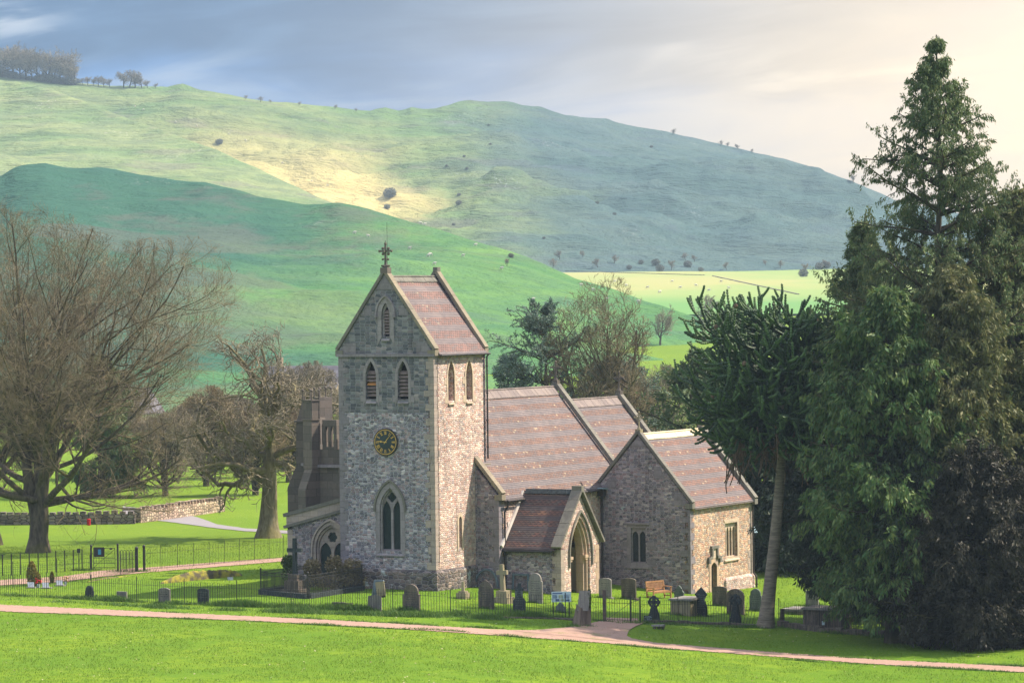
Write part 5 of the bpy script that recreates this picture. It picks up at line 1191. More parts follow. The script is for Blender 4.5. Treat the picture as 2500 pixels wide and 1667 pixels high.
bm = BM(); box(bm, (.03, -.06, .78), (.62, -.03, 1.35)); nb = from_bm('notice_board', bm, M['iron'], r_); bm = BM(); box(bm, (.27, -.07, .92), (.45, -.055, 1.22)); M['blue'] = simple('notice blue', (.05,.30,.50), (.04,.24,.42), 2., .5, .3, bmp=0); from_bm('notice', bm, M['blue'], nb)
bm = BM(); box(bm, (.95, -.05, 1.2), (1.12, -.03, 1.3)); from_bm('small_plate', bm, M['iron'], r_)
p = gp(193, 1392); r_ = root('dog_sign', 'small black square sign on the estate fence', 'sign', p); bm = BM(); box(bm, (-.02, -.02, -.1), (.02, .02, 1.2)); from_bm('post', bm, M['iron'], r_); bm = BM(); box(bm, (-.1, -.05, 1.05), (.1, -.03, 1.3)); from_bm('plate', bm, M['iron'], r_)
A, B = gp(294, 1396), gp(332, 1396); r_ = root('kissing_gate', 'black hooped iron kissing gate beside the field gate', 'gate', A); d = B-A
for i in range(5):
    bm = BM(); x0 = d*(i/5+.02); x1 = d*(i/5+.16)
    cyl(bm, x0, x0+Vector((0, 0, 1.2)), .014, n=5); cyl(bm, x1, x1+Vector((0, 0, 1.2)), .014, n=5)
    for k in range(6): a, b_ = k*math.pi/6, (k+1)*math.pi/6; c = (x0+x1)/2; q = (x1-x0)/2; cyl(bm, c-q*math.cos(a)+Vector((0, 0, 1.2+.1*math.sin(a))), c-q*math.cos(b_)+Vector((0, 0, 1.2+.1*math.sin(b_))), .014, n=5)
    from_bm('hoop', bm, M['iron'], r_)
bm = BM(); 
for z in (.15, .75): bar(bm, (0, 0, z), d+Vector((0, 0, z)), .03, .02)
from_bm('rail', bm, M['iron'], r_)
# churchyard gate by the path
p = gp(1476, 1517); r_ = root('gate_post', 'weathered dark wooden gate post at the churchyard entrance', 'post', p); bm = BM(); box(bm, (-.09, -.09, -.1), (.09, .09, 1.62)); from_bm('post', bm, M['wood_old'], r_)
A, B = gp(1482, 1518), gp(1538, 1520); r_ = root('churchyard_gate', 'plain black iron bar gate at the churchyard entrance', 'gate', A); d = B-A; bm = BM(); n = 9
for i in range(n+1): q = d*(i/n); cyl(bm, q+Vector((0, 0, .1)), q+Vector((0, 0, 1.2)), .011, n=5)
for z in (.15, 1.0): bar(bm, (0, 0, z), d+Vector((0, 0, z)), .03, .02)
bar(bm, (0, 0, .15), d+Vector((0, 0, 1.0)), .02, .015); from_bm('gate_leaf', bm, M['iron'], r_)
for px, lab in ((1540,'slim iron gate post nearest the gate leaf'), (1563,'slim iron gate post where the right railing starts')): p = gp(px, 1521); r_ = root('gate_post', lab, 'post', p); bm = BM(); cyl(bm, (0, 0, -.1), (0, 0, 1.35), .035, n=8); from_bm('post', bm, M['iron'], r_)
A, B = gp(1543, 1519), gp(1560, 1514); r_ = root('gate_return', 'short open iron leaf beside the churchyard gate', 'gate', A); d = B-A; bm = BM()
for i in range(5): cyl(bm, d*(i/4)+Vector((0, 0, .05)), d*(i/4)+Vector((0, 0, 1.25)), .013, n=5)
bar(bm, (0, 0, 1.05), d+Vector((0, 0, 1.05)), .03, .02); from_bm('gate_leaf', bm, M['iron'], r_)
# low kerb wall under railings
def kerbwall(label, pts, h, w_, mat):
    P3 = [gp(*q) for q in pts]; o = P3[0]; r_ = root('low_wall', label, 'wall', o); bm = BM()
    for a, b_ in zip(P3, P3[1:]):
        n = max(1, int((b_-a).length/.45))
        for i in range(n): q, q2 = a.lerp(b_, i/n), a.lerp(b_, (i+1)/n-.012/(b_-a).length); dz = h*rnd.uniform(.7, 1.15); bar(bm, q-o+Vector((0, rnd.uniform(-.03, .03), dz/2-.12)), q2-o+Vector((0, rnd.uniform(-.03, .03), dz/2-.12)), w_, dz+.2)
    from_bm('stones', bm, mat, r_)
kerbwall('low stone kerb under the railing left of the stump', [(1226,1508),(1350,1510),(1400,1514)], .10, .3, M['g_brown'])
kerbwall('low mossy stone kerb under the railing right of the gate', [(1588,1520),(1660,1521),(1780,1525),(1850,1530)], .16, .35, M['g_brown'])
kerbwall('low stone retaining wall under the shaded railing at right', [(1905,1528),(1990,1540),(2060,1546),(2200,1556)], .3, .4, M['g_brown'])
# field wall, cottage
def drywall(label, pts, h, mat): 
    P3 = [gp(*q) for q in pts]; o = P3[0]; r_ = root('stone_wall', label, 'wall', o); bm = BM()
    for a, b_ in zip(P3, P3[1:]): bar(bm, a-o+Vector((0, 0, h/2-.1)), b_-o+Vector((0, 0, h/2-.1)), .6, h+.2)
    from_bm('wall', bm, mat, r_); bm = BM()
    for a, b_ in zip(P3, P3[1:]): 
        n = int((b_-a).length/.5)
        for i in range(n): q = a.lerp(b_, (i+.5)/n)-o; box(bm, (q.x-.2, q.y-.3, q.z+h-.02), (q.x+.2, q.y+.3, q.z+h+rnd.uniform(.15, .28)))
    from_bm('coping_stones', bm, mat, r_)
M['dry'] = rubble('dry stone', [(.36,.28,.2), (.45,.36,.27), (.3,.24,.19), (.5,.42,.33), (.4,.3,.24)], (.10,.08,.07), 2.2, 4.5, .1)
M['dry_d'] = rubble('shaded dry stone', [(.2,.17,.15), (.26,.23,.2), (.17,.14,.13)], (.06,.05,.05), 2.2, 4.5, .1)  # darker copy of the dry stone, shade put into its colour
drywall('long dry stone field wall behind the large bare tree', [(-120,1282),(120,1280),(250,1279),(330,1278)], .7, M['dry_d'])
drywall('pale sunlit dry stone wall beside the road', [(335,1276),(400,1268),(470,1258),(540,1248)], .9, M['dry'])
kerbwall('low kerb of stones in the field beyond the wall', [(300,1247),(420,1244),(480,1240)], .3, .5, M['g_grey'])
def cottage(px, yb, w_, d_, h, rh, rz, lab, wallm, roofm):
    p = gp(px, yb); r_ = root('cottage', lab, 'house', p, rz); bm = BM()
    wh = [rect(w_*.2, h*.45, w_*.32, h*.75), rect(w_*.62, h*.45, w_*.76, h*.75)]
    panel(bm, (0, 0, 0), Xv, Zv, Sn, rect(0, -1, w_, h), wh, .3); panel(bm, (0, d_, 0), Xv, Zv, (0, 1, 0), rect(0, -1, w_, h), (), .3)
    for x, nn in ((0, Wn), (w_, (1, 0, 0))): panel(bm, (x, 0, 0), Yv, Zv, nn, [(0, -1), (d_, -1), (d_, h), (d_/2, h+rh), (0, h)], (), .3)
    from_bm('wall', bm, wallm, r_)
    for s in (0, 1):
        bm = BM(); y0, y1 = (-.3, d_/2) if s == 0 else (d_+.3, d_/2); v = [bm.verts.new(q) for q in ((-.3, y0, h-.15), (w_+.3, y0, h-.15), (w_+.3, y1, h+rh+.1), (-.3, y1, h+rh+.1))]; f = bm.faces.new(v); ex = bmesh.ops.extrude_face_region(bm, geom=[f])
        for g_ in ex['geom']:
            if isinstance(g_, bmesh.types.BMVert): g_.co.z -= .15
        from_bm('roof', bm, roofm, r_)
    bm = BM(); box(bm, (w_*.1, d_/2-.4, h+rh*.6), (w_*.1+.7, d_/2+.4, h+rh+1.2)); from_bm('chimney', bm, wallm, r_)
    for q in wh: bm = BM(); panel(bm, (0, .2, 0), Xv, Zv, Sn, q, (), .02); f = from_bm('window', bm, M['glass'], r_)
M['slate'] = simple('slate roof', (.16,.15,.17), (.11,.10,.12), 1.); M['pale'] = simple('pale render', (.62,.54,.42), (.5,.43,.34), .8)
cottage(308, 1062, 6, 4.5, 2.6, 2.6, .9, 'pale gabled cottage half hidden behind the large bare tree', M['pale'], M['slate'])
cottage(640, 1010, 10, 6, 3.5, 2.5, -.3, 'distant grey-roofed house behind the gnarled oak', M['dry'], M['slate'])
M['red_c'] = M['red']
p = gp(217, 1282); r_ = root('litter_bin', 'tiny red bin beside the dark field wall', 'bin', p); bm = BM(); cyl(bm, (0, 0, 0), (0, 0, .42), .12, .14, 10); cyl(bm, (0, 0, .42), (0, 0, .47), .15, .12, 10); from_bm('body', bm, M['red'], r_)
# tussocks of long grass along the railings
M['tuft'] = leafmat('long grass', (.04,.12,.015), (.07,.17,.02), (.16,.20,.05), 1., .2)
def tufts(pts, n, w_, hh, seed):
    g = np.random.default_rng(seed); P3 = [gp(*q) for q in pts]; V = []; F = []; k = 0
    seg = np.array([(b_-a).length for a, b_ in zip(P3, P3[1:])]); cum = np.concatenate([[0], np.cumsum(seg)])
    u = g.uniform(0, cum[-1], n); cl = vnoise(u*.7, u*0, 3); keep = g.uniform(0, 1, n) < cl**1.5*1.6; u = u[keep]
    i = np.clip(np.searchsorted(cum, u)-1, 0, len(seg)-1); A = np.array([P3[j] for j in range(len(P3))]); q = A[i]+(A[i+1]-A[i])*((u-cum[i])/seg[i])[:, None]
    q[:, :2] += g.normal(size=(len(q), 2))*w_; q[:, 2] = zg(q[:, 0], q[:, 1])-.02; n = len(q)
    a = g.uniform(0, 6.28, n); h = hh*g.uniform(.4, 1.2, n)*(.5+cl[keep]); b_ = g.normal(size=(n, 2))*.1; bw = .012+.01*g.uniform(size=n)
    s = np.stack([np.cos(a)*bw, np.sin(a)*bw, 0*a], 1); tip = q+np.stack([b_[:, 0], b_[:, 1], h], 1); mid = q+np.stack([b_[:, 0]*.3, b_[:, 1]*.3, h*.6], 1)
    V = np.stack([q-s, q+s, tip+s*.25, tip-s*.25], 1).reshape(-1, 3); o = np.arange(n)*4
    ob = from_np('grass_tussocks', V, np.stack([o, o+1, o+2, o+3], 1), M['tuft']); ob['kind'] = 'stuff'
for pts, n, w_, hh, sd in ((near_a, 26000, .16, .26, 1), ([(0,1462),(208,1472),(416,1484),(700,1494),(1000,1504),(1226,1512)], 20000, .28, .2, 2), ([(1500,1522),(1600,1522),(1850,1532)], 7000, .12, .22, 3), ([(1900,1530),(2060,1548),(2200,1558)], 7000, .15, .25, 5), ([(1380,1530),(1440,1530)], 2500, .2, .3, 7), ([(1850,1532),(1900,1532)], 2500, .25, .25, 9)):
    tufts(pts, n, w_, hh, sd)

# sward: short blades over the near lawn, thinned to clumps; a few daisies and dead leaves
def sward(n, y0, y1, seed, mat, hh=.07, thr=.38, px0=-150, px1=2650):
    g = np.random.default_rng(seed); Y = g.uniform(y0, y1, n); X = (g.uniform(px0, px1, n)-1250)/FPX*Y
    m_ = vnoise(X*1.1+50, Y*.8+9, 4)*.6+vnoise(X*.23+5, Y*.2, 8)*.4; k = m_ > thr*g.uniform(.6, 1.4, n)
    pts = []; X, Y = X[k], Y[k]
    pc = PATHMASK(X, Y); X, Y = X[~pc], Y[~pc]; n = len(X); Z = zg(X, Y)
    a = g.uniform(0, 6.28, n); h = hh*g.uniform(.4, 1.4, n); b_ = g.normal(size=(n, 2))*hh*.5; bw = g.uniform(.007, .016, n)
    q = np.stack([X, Y, Z-.005], 1); s = np.stack([np.cos(a)*bw, np.sin(a)*bw, 0*a], 1); tip = q+np.stack([b_[:, 0], b_[:, 1], h], 1)
    V = np.stack([q-s, q+s, tip+s*.3, tip-s*.3], 1).reshape(-1, 3); ob = from_np('grass_blades', V, np.arange(n*4).reshape(-1, 4), mat); ob['kind'] = 'stuff'
_pe = []
for o_ in bpy.data.objects:
    if o_.name in ('path', 'gate_path', 'gate_path.001', 'gate_path.002'):
        for p_ in o_.data.polygons: c_ = p_.center; _pe.append((c_.x, c_.y))
_pe = np.array(_pe)
def PATHMASK(X, Y):
    # coarse occupancy grid of the path
    gx = 0.25; key = set(); V = np.floor(_pe/gx).astype(int)
    H_ = np.zeros((600, 600), bool); ox, oy = -300, 500
    for dx_ in (-1, 0, 1):
        for dy_ in range(-3, 4):
            i = np.clip(V[:, 0]+dx_-ox, 0, 599); j = np.clip(V[:, 1]+dy_-oy, 0, 599); H_[i, j] = True
    i = np.clip(np.floor(X/gx).astype(int)-ox, 0, 599); j = np.clip(np.floor(Y/gx).astype(int)-oy, 0, 599); return H_[i, j]
M['blade'] = leafmat('lawn blades', (.085,.175,.008), (.125,.22,.010), (.20,.26,.03), .3, .25)
M['litter'] = leafmat('fallen leaves', (.30,.24,.12), (.22,.15,.07), (.45,.42,.30), 2., 0.)
sward(120000, 148, 186, 3, M['blade'])
sward(90000, 186, 240, 5, M['blade'], .09)
def litter(n, seed):
    g = np.random.default_rng(seed); Y = g.uniform(150, 200, n); X = (g.uniform(0, 2500, n)-1250)/FPX*Y; P_ = np.stack([X, Y, zg(X, Y)+.03], 1)
    a = g.uniform(0, 6.28, n); s = g.uniform(.025, .06, n); u = np.stack([np.cos(a)*s, np.sin(a)*s, .3*s], 1); v = np.stack([-np.sin(a)*s*.7, np.cos(a)*s*.7, .2*s], 1)
    ob = from_np('fallen_leaves', np.stack([P_-u, P_-v, P_+u, P_+v], 1).reshape(-1, 3), np.arange(n*4).reshape(-1, 4), M['litter']); ob['kind'] = 'stuff'
litter(900, 4)

up_ = kk([(0,1389),(200,1398),(500,1412),(700,1421),(1000,1438),(1240,1449)]); lo_ = kk([(0,1405),(300,1416),(600,1428),(900,1444),(1200,1464),(1400,1479),(1500,1488),(1700,1503),(2000,1526),(2352,1545)]); up2 = kk([(1452,1467),(1500,1475),(1700,1491),(2000,1513),(2352,1531)])
for pts, n, sd in ((up_, 6000, 21), (lo_, 12000, 22), (up2, 6000, 23)): tufts(pts, n, .07, .10, sd)
# long grass round the feet of the stones
def foot(n, seed):
    g = np.random.default_rng(seed); P_ = [tuple(o.location) for o in bpy.data.objects if o.get('category') in ('gravestone', 'cross', 'tomb', 'stump', 'sign', 'post')]
    P_ = np.array(P_); k = g.integers(0, len(P_), n); q = P_[k]+0; q[:, 0] += g.normal(size=n)*.32; q[:, 1] += g.normal(size=n)*.12-.06; q[:, 2] = zg(q[:, 0], q[:, 1])-.02
    a = g.uniform(0, 6.28, n); h = g.uniform(.05, .2, n); s = np.stack([np.cos(a)*.014, np.sin(a)*.014, 0*a], 1); tip = q+np.stack([g.normal(size=n)*.05, g.normal(size=n)*.05, h], 1)
    ob = from_np('grass_tussocks', np.stack([q-s, q+s, tip+s*.25, tip-s*.25], 1).reshape(-1, 3), np.arange(n*4).reshape(-1, 4), M['tuft']); ob['kind'] = 'stuff'
foot(9000, 31)
# ------------------------------------------------------------------ trees
def nrmz(a): return a/np.maximum(np.linalg.norm(a, axis=-1, keepdims=True), 1e-9)
def grow(g, S, D, L, Rb, steps, wander, trop, taper=.35, curl=None):
    """vectorised branch growth: returns points (n, steps+1, 3), radii (n, steps+1), directions"""
    n = len(S); P = np.zeros((n, steps+1, 3)); Rr = np.zeros((n, steps+1)); Dd = np.zeros((n, steps+1, 3))
    P[:, 0] = S; Rr[:, 0] = Rb; d = nrmz(D.copy()); Dd[:, 0] = d; trop = np.asarray(trop, float)
    for i in range(steps):
        d = nrmz(d + g.normal(size=(n, 3))*wander + trop*(1 if curl is None else curl(i/steps)))
        P[:, i+1] = P[:, i]+d*(L/steps)[:, None]; Rr[:, i+1] = Rb*(1-(1-taper)*(i+1)/steps); Dd[:, i+1] = d
    return P, Rr, Dd
def spawn(g, P, Rr, Dd, L, per, t0, t1, ang, lr, rr, env=None, lpow=.6, up=0.):
    n, s1, _ = P.shape; steps = s1-1; N = n*per
    k = np.repeat(np.arange(n), per); t = np.tile((np.arange(per)+.5)/per, n)+g.uniform(-.5, .5, N)/per; t = t0+(t1-t0)*t
    f = np.clip(t*steps, 0, steps-1e-6); i = f.astype(int); fr = (f-i)[:, None]
    S = P[k, i]*(1-fr)+P[k, i+1]*fr; d = Dd[k, i+1]; rad = Rr[k, i]*(1-fr[:, 0])+Rr[k, i+1]*fr[:, 0]
    a = g.normal(size=(N, 3)); a = nrmz(a-d*(a*d).sum(1)[:, None]); th = R(1)*g.uniform(ang[0], ang[1], N)[:, None]
    D = nrmz(d*np.cos(th)+a*np.sin(th)+np.array([0, 0, up])); LL = L[k]*lr*(1-t*.55)**lpow*g.uniform(.65, 1.25, N); Rn = np.minimum(rad*.75, rad*rr*g.uniform(.8, 1.1, N))
    if env is not None:
        for _ in range(7):
            o = ~env(S+D*LL[:, None]*1.05); LL[o] *= .68
        Rn = np.minimum(Rn, .03+LL*.035)
    return S, D, LL, Rn
def tubes(parts):
    """[(P, R, sides)] -> vertices, quads"""
    Vs = []; Fs = []; k0 = 0
    for P, Rr, sd in parts:
        n, s, _ = P.shape
        T = np.gradient(P, axis=1); T = nrmz(T); ref = np.where(np.abs(T[..., 2:3]) > .9, np.array([1., 0, 0]), np.array([0, 0, 1.]))
        A = nrmz(np.cross(T, ref)); B = np.cross(T, A); a = np.arange(sd)*2*np.pi/sd
        V = P[:, :, None]+(A[:, :, None]*np.cos(a)[None, None, :, None]+B[:, :, None]*np.sin(a)[None, None, :, None])*Rr[:, :, None, None]
        Vs.append(V.reshape(-1, 3))
        b = (np.arange(n)*s*sd)[:, None, None]; i = (np.arange(s-1)*sd)[None, :, None]; j = np.arange(sd)[None, None]; j2 = (j+1) % sd
        F = np.stack(np.broadcast_arrays(b+i+j, b+i+j2, b+i+sd+j2, b+i+sd+j), -1).reshape(-1, 4)+k0
        Fs.append(F); k0 += n*s*sd
    return np.concatenate(Vs), np.concatenate(Fs)
def flare(P, Rr, H0, amt=.9):
    z = P[..., 2]-P[:, :1, 2]; return Rr*(1+amt*np.exp(-z/H0))
def bare_tree(name, label, px, yb, H, r0, spread, seed, bark, twig, kind='oak', lv=(9, 8, 7, 6), group=None, D=None, htrunk=.25, cx=0., low=False, twr=.012, multi=1, cat='tree', droop=0., fork=None):
    """leafless tree: trunk, limbs and branches, and a mass of real twigs inside a crown outline"""
    g = np.random.default_rng(seed); p = gp(px, yb) if D is None else atY(px, yb, D)
    if D is not None: p = Vector((p.x, p.y, float(zg(p.x, p.y)))) if yb is None else p
    cen = np.array([cx, 0, H*.52 if not low else H*.46]); rad = np.array([spread, spread, H*.50 if not low else H*.54])
    def env(q): 
        u = (q-cen)/rad; a = np.arctan2(q[:, 0], q[:, 2]); return (u*u).sum(1) < (1+.22*np.sin(a*5+seed)+.12*np.sin(a*11+seed*2))
    gn = {'oak': .52, 'lime': .14, 'ash': .2}[kind]; up = {'oak': .05, 'lime': .10, 'ash': .12}[kind]
    S = np.zeros((multi, 3)); S[:, :2] = g.normal(size=(multi, 2))*.0; Dm = np.array([[0, 0, 1.]]*multi)+ (g.normal(size=(multi, 3))*[.16, .16, 0] if multi > 1 else 0)
    if fork is not None: multi = len(fork); S = np.array([[f_[0]*.16, f_[1]*.16, 0] for f_ in fork]); Dm = np.array([[f_[0]*.06, f_[1]*.06, 1.] for f_ in fork])
    Lt = np.full(multi, H*((.80 if fork is None else .66) if kind != 'oak' else .58)); P0, R0_, D0 = grow(g, S, Dm, Lt, np.full(multi, r0), 16, .05 if kind != 'oak' else .025, (cx*.004, 0, .06) if fork is None else np.array([[f_[0]*.07, f_[1]*.07, .05] for f_ in fork]), .16 if kind != 'oak' else .35, curl=(lambda k: 0. if k < .2 else 1.5) if fork is not None else None)
    P0[:, 0, 2] -= .3; R0f = flare(P0, R0_, r0*1.1, .7 if r0 > .3 else .3)
    trunk = tubes([(P0, R0f, 14)])
    a1 = ((28, 78) if fork is None else (38, 88)) if kind != 'oak' else (38, 85)
    S, D_, L1, R1 = spawn(g, P0, R0_, D0, np.full(multi, H*.62), lv[0], htrunk, 1., a1, 1., .60 if kind != 'oak' else .70, env, .35)
    P1, R1_, D1 = grow(g, S, D_, L1, R1, 12, gn*.55, (0, 0, up*.8-droop), .3)
    S, D_, L2, R2 = spawn(g, P1, R1_, D1, L1, lv[1], .18, 1., (25, 70), .62, .55, env)
    P2, R2_, D2 = grow(g, S, D_, L2, R2, 8, gn*.8, (0, 0, up-droop*.6), .32)
    S, D_, L3, R3 = spawn(g, P2, R2_, D2, L2, lv[2], .12, 1., (25, 70), .60, .55, env)
    P3, R3_, D3 = grow(g, S, D_, L3, np.maximum(R3, twr*1.1), 5, gn, (0, 0, up*.7), .45)
    S, D_, L4, R4 = spawn(g, P3, R3_, D3, L3, lv[3], .1, 1., (22, 65), .68, .6, env, .4)
    P4, R4_, D4 = grow(g, S, D_, L4, np.maximum(R4*.8, twr*.75), 4, gn, (0, 0, up*.7), .5)
    r_ = root(name, label, cat, p, 0, group)
    V, F = trunk; from_np('trunk', V, F, bark, r_, True)
    V, F = tubes([(P1, R1_, 7), (P2, R2_, 5)]); from_np('branches', V, F, bark, r_, True)
    tw = [(P3, R3_, 3), (P4, R4_, 3)]
    if len(lv) > 4:
        S, D_, L5, R5 = spawn(g, P4, R4_, D4, L4, lv[4], .1, 1., (20, 60), .7, .7, env, .4); P5, R5_, _ = grow(g, S, D_, L5, np.full(len(S), twr*.6), 3, gn, (0, 0, up*.6), .6); tw.append((P5, R5_, 3))
    V, F = tubes(tw); from_np('twigs', V, F, twig, r_); return r_

M['bark'] = barkmat('grey-brown bark', (.14,.115,.09), (.065,.052,.042), (.17,.17,.035), .25)
M['bark_d'] = barkmat('dark bark', (.075,.062,.052), (.04,.032,.028), (.15,.15,.03), .3)
M['bark_oak'] = barkmat('oak bark', (.22,.185,.13), (.11,.09,.06), (.20,.18,.05), .4)
M['twig'] = simple('golden twigs', (.25,.20,.125), (.17,.135,.09), .8, 1., .05, bmp=0)
M['twig_d'] = simple('brown twigs', (.24,.18,.11), (.17,.13,.085), .8, 1., .05, bmp=0)
M['twig_oak'] = simple('pale oak twigs', (.27,.23,.17), (.19,.16,.12), .8, 1., .05, bmp=0)
bare_tree('bare_tree', 'huge spreading bare tree with buttressed trunk at the left edge of the park', 92, 1348, 23.0, .46, 13.6, 4, M['bark'], M['twig'], 'lime', (13, 8, 6, 5, 3), low=True, cx=.6, htrunk=.14, twr=.010, droop=.02, fork=((0, 0), (1.0, .1), (.45, .8), (-.7, -.2)))
bare_tree('bare_tree', 'brown thick-twigged bare tree cut by the left edge of the photo', -20, 1330, 19., .5, 7.0, 15, M['bark_d'], M['twig_d'], 'lime', (12, 9, 7, 6, 2), htrunk=.2, twr=.016)
bare_tree('oak_tree', 'gnarled mossy oak with crooked limbs left of the church tower', 655, 1312, 16.2, .64, 7.4, 38, M['bark_oak'], M['twig_oak'], 'oak', (17, 8, 6, 4), htrunk=.36, twr=.024)
bare_tree('bare_tree', 'slim bare tree with upswept crown behind the chancel roof', 1478, 1010, 18.2, .34, 4.9, 41, M['bark'], M['twig'], 'ash', (16, 8, 6, 5), D=262, htrunk=.25, twr=.014, multi=3)
bare_tree('bare_tree', 'pale hazy bare thicket tree right of the cedars', 1610, 1010, 12.5, .24, 4., 43, M['bark'], M['twig_oak'], 'ash', (12, 8, 6, 5), D=300, htrunk=.15, twr=.018, multi=3)
# brown thickets on the far side of the park
for i, (px, D_, H_, sp, lab) in enumerate([(400,300,7,4.5,'brown bare thicket tree beyond the road, left one'), (500,315,8,5,'tall brown bare thicket tree beyond the road left of the oak'), (575,330,7,4.5,'brown bare thicket tree just left of the oak trunk'), (700,320,6.5,4,'brown bare thicket tree between the oak and the aisle'), (770,345,10,5.5,'brown bare thicket tree behind the octagonal chapel'),
      (60,310,9,5.5,'brown bare thicket tree beyond the field wall at far left'), (250,330,9.5,5.5,'brown bare thicket tree behind the pale gabled cottage'), (620,300,7,4,'low bare thicket bush right behind the oak trunk')]):
    y = atY(px, 900, D_); base = Vector((y.x, D_, float(zg(y.x, D_)))); q = None
    bare_tree('thicket_tree', lab, px, 900, H_, .22, sp, 50+i, M['bark_d'], M['twig_d'] if i % 2 else M['twig_oak'], 'ash', (13, 8, 7, 6), D=D_, htrunk=.08, twr=.022, multi=3, group='bare thicket trees beyond the park').location = base
for o_, D_, px in ((bpy.data.objects.get('bare_tree.002'), 262, 1478), (bpy.data.objects.get('bare_tree.003'), 300, 1610)):
    if o_: q = atY(px, 900, D_); o_.location = (q.x, D_, float(zg(q.x, D_)))

# conifers ----------------------------------------------------------
def conifer(name, label, px, D, H, prof, seed, leaf, bark, n1=150, n2=9, leaves=60000, size=.3, droop=.25, rise=0., cat='conifer', trunk_r=.35, gappy=0., group=None, zc0=.05, yb=None, asp=.32, hang=.9, clump=.25, lean=0., top_thin=0., flat=1.):
    """evergreen: trunk, boughs following a width profile [(height 0-1, radius m)], and many small drooping sprays"""
    g = np.random.default_rng(seed); q = atY(px, 1400, D); p = Vector((q.x, D, float(zg(q.x, D))))
    hs, rs = zip(*prof)
    P0 = np.zeros((1, 13, 3)); P0[0, :, 2] = np.linspace(-.3, H, 13); P0[0, :, 0] = lean*np.linspace(0, 1, 13)+g.normal(size=13)*.04; R0_ = trunk_r*(1-np.linspace(0, 1, 13)*.93)[None]; R0_ = flare(P0, R0_, .5, .6)
    t = zc0+(1-zc0)*(np.arange(n1)+g.uniform(0, 1, n1))/n1; t = np.minimum(t, .985)
    if gappy: t = t+g.normal(size=n1)*.004; t = np.clip(np.round(t*H/gappy)*gappy/H+g.normal(size=n1)*.006, zc0, .985)
    rad = np.interp(t, hs, rs); az = g.uniform(0, 2*np.pi, n1)
    lob = .72+.5*vnoise(az*1.3+10, t*9., seed)+clump*(g.uniform(size=n1)-.5); L = rad*lob*g.uniform(.82, 1.12, n1)
    S = np.stack([np.interp(t*H, P0[0, :, 2], P0[0, :, 0]), 0*t, t*H], 1)
    d = np.stack([np.cos(az), np.sin(az), rise+g.normal(size=n1)*.1+(t**3)*.7], 1)
    P1, R1_, D1 = grow(g, S, d, L/np.maximum(.5, np.linalg.norm(d, axis=1))*1.0, .03+.012*L, 8, .05, (0, 0, -droop*.12), .25, curl=lambda k: 1 if k < .6 else -1.6)
    S, D_, L2, R2 = spawn(g, P1, R1_, D1, L, n2, .2, 1., (30, 75), .34, .5, None, .45)
    P2, R2_, D2 = grow(g, S, D_, np.maximum(L2, .25), R2, 4, .08, (0, 0, -droop*.25), .4)
    r_ = root(name, label, cat, p, 0, group)
    V, F = tubes([(P0, R0_, 12)]); from_np('trunk', V, F, bark, r_, True)
    V, F = tubes([(P1, R1_, 5), (P2, R2_, 3)]); from_np('branches', V, F, bark, r_, True)
    # sprays hang from boughs and branchlets; outer parts carry most of them
    allP = P2.reshape(-1, 5, 3); m_ = len(allP); k = g.integers(0, m_, leaves); 
    if top_thin: 
        tz = allP[k, 0, 2]/H; kp = g.uniform(size=leaves) > top_thin*np.clip((tz-.5)/.5, 0, 1); k = k[kp]
    n = len(k); u = g.uniform(0, 1, n)**.7*3.999; i = u.astype(int); fr = (u-i)[:, None]; B = allP[k, i]*(1-fr)+allP[k, i+1]*fr
    B += g.normal(size=(n, 3))*size*.35*np.array([1, 1, flat]); dd = nrmz(allP[k, 4]-allP[k, 0])
    a = nrmz(dd*.7+g.normal(size=(n, 3))*.55+np.array([0, 0, -hang])); b_ = g.normal(size=(n, 3)); b_ = nrmz(b_-a*(a*b_).sum(1)[:, None]); s = size*g.uniform(.5, 1.4, n)[:, None]
    V = np.stack([B, B+a*s*.45+b_*s*asp*.5, B+a*s, B+a*s*.45-b_*s*asp*.5], 1).reshape(-1, 3)
    from_np('foliage', V, np.arange(n*4).reshape(-1, 4), leaf, r_); return r_
M['lf_cyp'] = leafmat('cypress sprays', (.08,.145,.055), (.04,.085,.04), (.22,.22,.075), .25)
M['lf_cyp_b'] = leafmat('bright cypress sprays', (.07,.155,.05), (.035,.09,.035), (.20,.23,.06), .35)
M['lf_brown'] = leafmat('bronze cypress sprays', (.11,.135,.055), (.06,.08,.035), (.24,.21,.075), .3)
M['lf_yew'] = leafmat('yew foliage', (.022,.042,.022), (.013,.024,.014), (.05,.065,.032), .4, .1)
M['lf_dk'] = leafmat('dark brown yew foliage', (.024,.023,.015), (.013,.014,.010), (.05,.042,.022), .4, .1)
M['lf_cedar'] = leafmat('blue cedar', (.12,.19,.16), (.08,.13,.11), (.17,.20,.13), .4, .1)
M['lf_feather'] = leafmat('feathery yew', (.10,.16,.07), (.04,.075,.035), (.13,.15,.05), .4, .2)
M['lf_shrub'] = leafmat('glossy shrub', (.05,.17,.05), (.03,.10,.03), (.20,.24,.05), .8, .25)
conifer('conifer', 'tallest conifer with sparse pointed top at the right', 2300, 189, 30.6, [(0,3.2),(.1,4.3),(.25,5.6),(.42,6.3),(.5,6.0),(.58,4.9),(.68,4.1),(.78,3.3),(.86,2.5),(.9,1.8),(.93,1.2),(.965,.6),(1,.05)], 3, M['lf_cyp'], M['bark_d'], 240, 12, 250000, .19, .25, .22, gappy=1.2, top_thin=.72, zc0=.12, trunk_r=.42, asp=.30, hang=1.7, clump=.5)
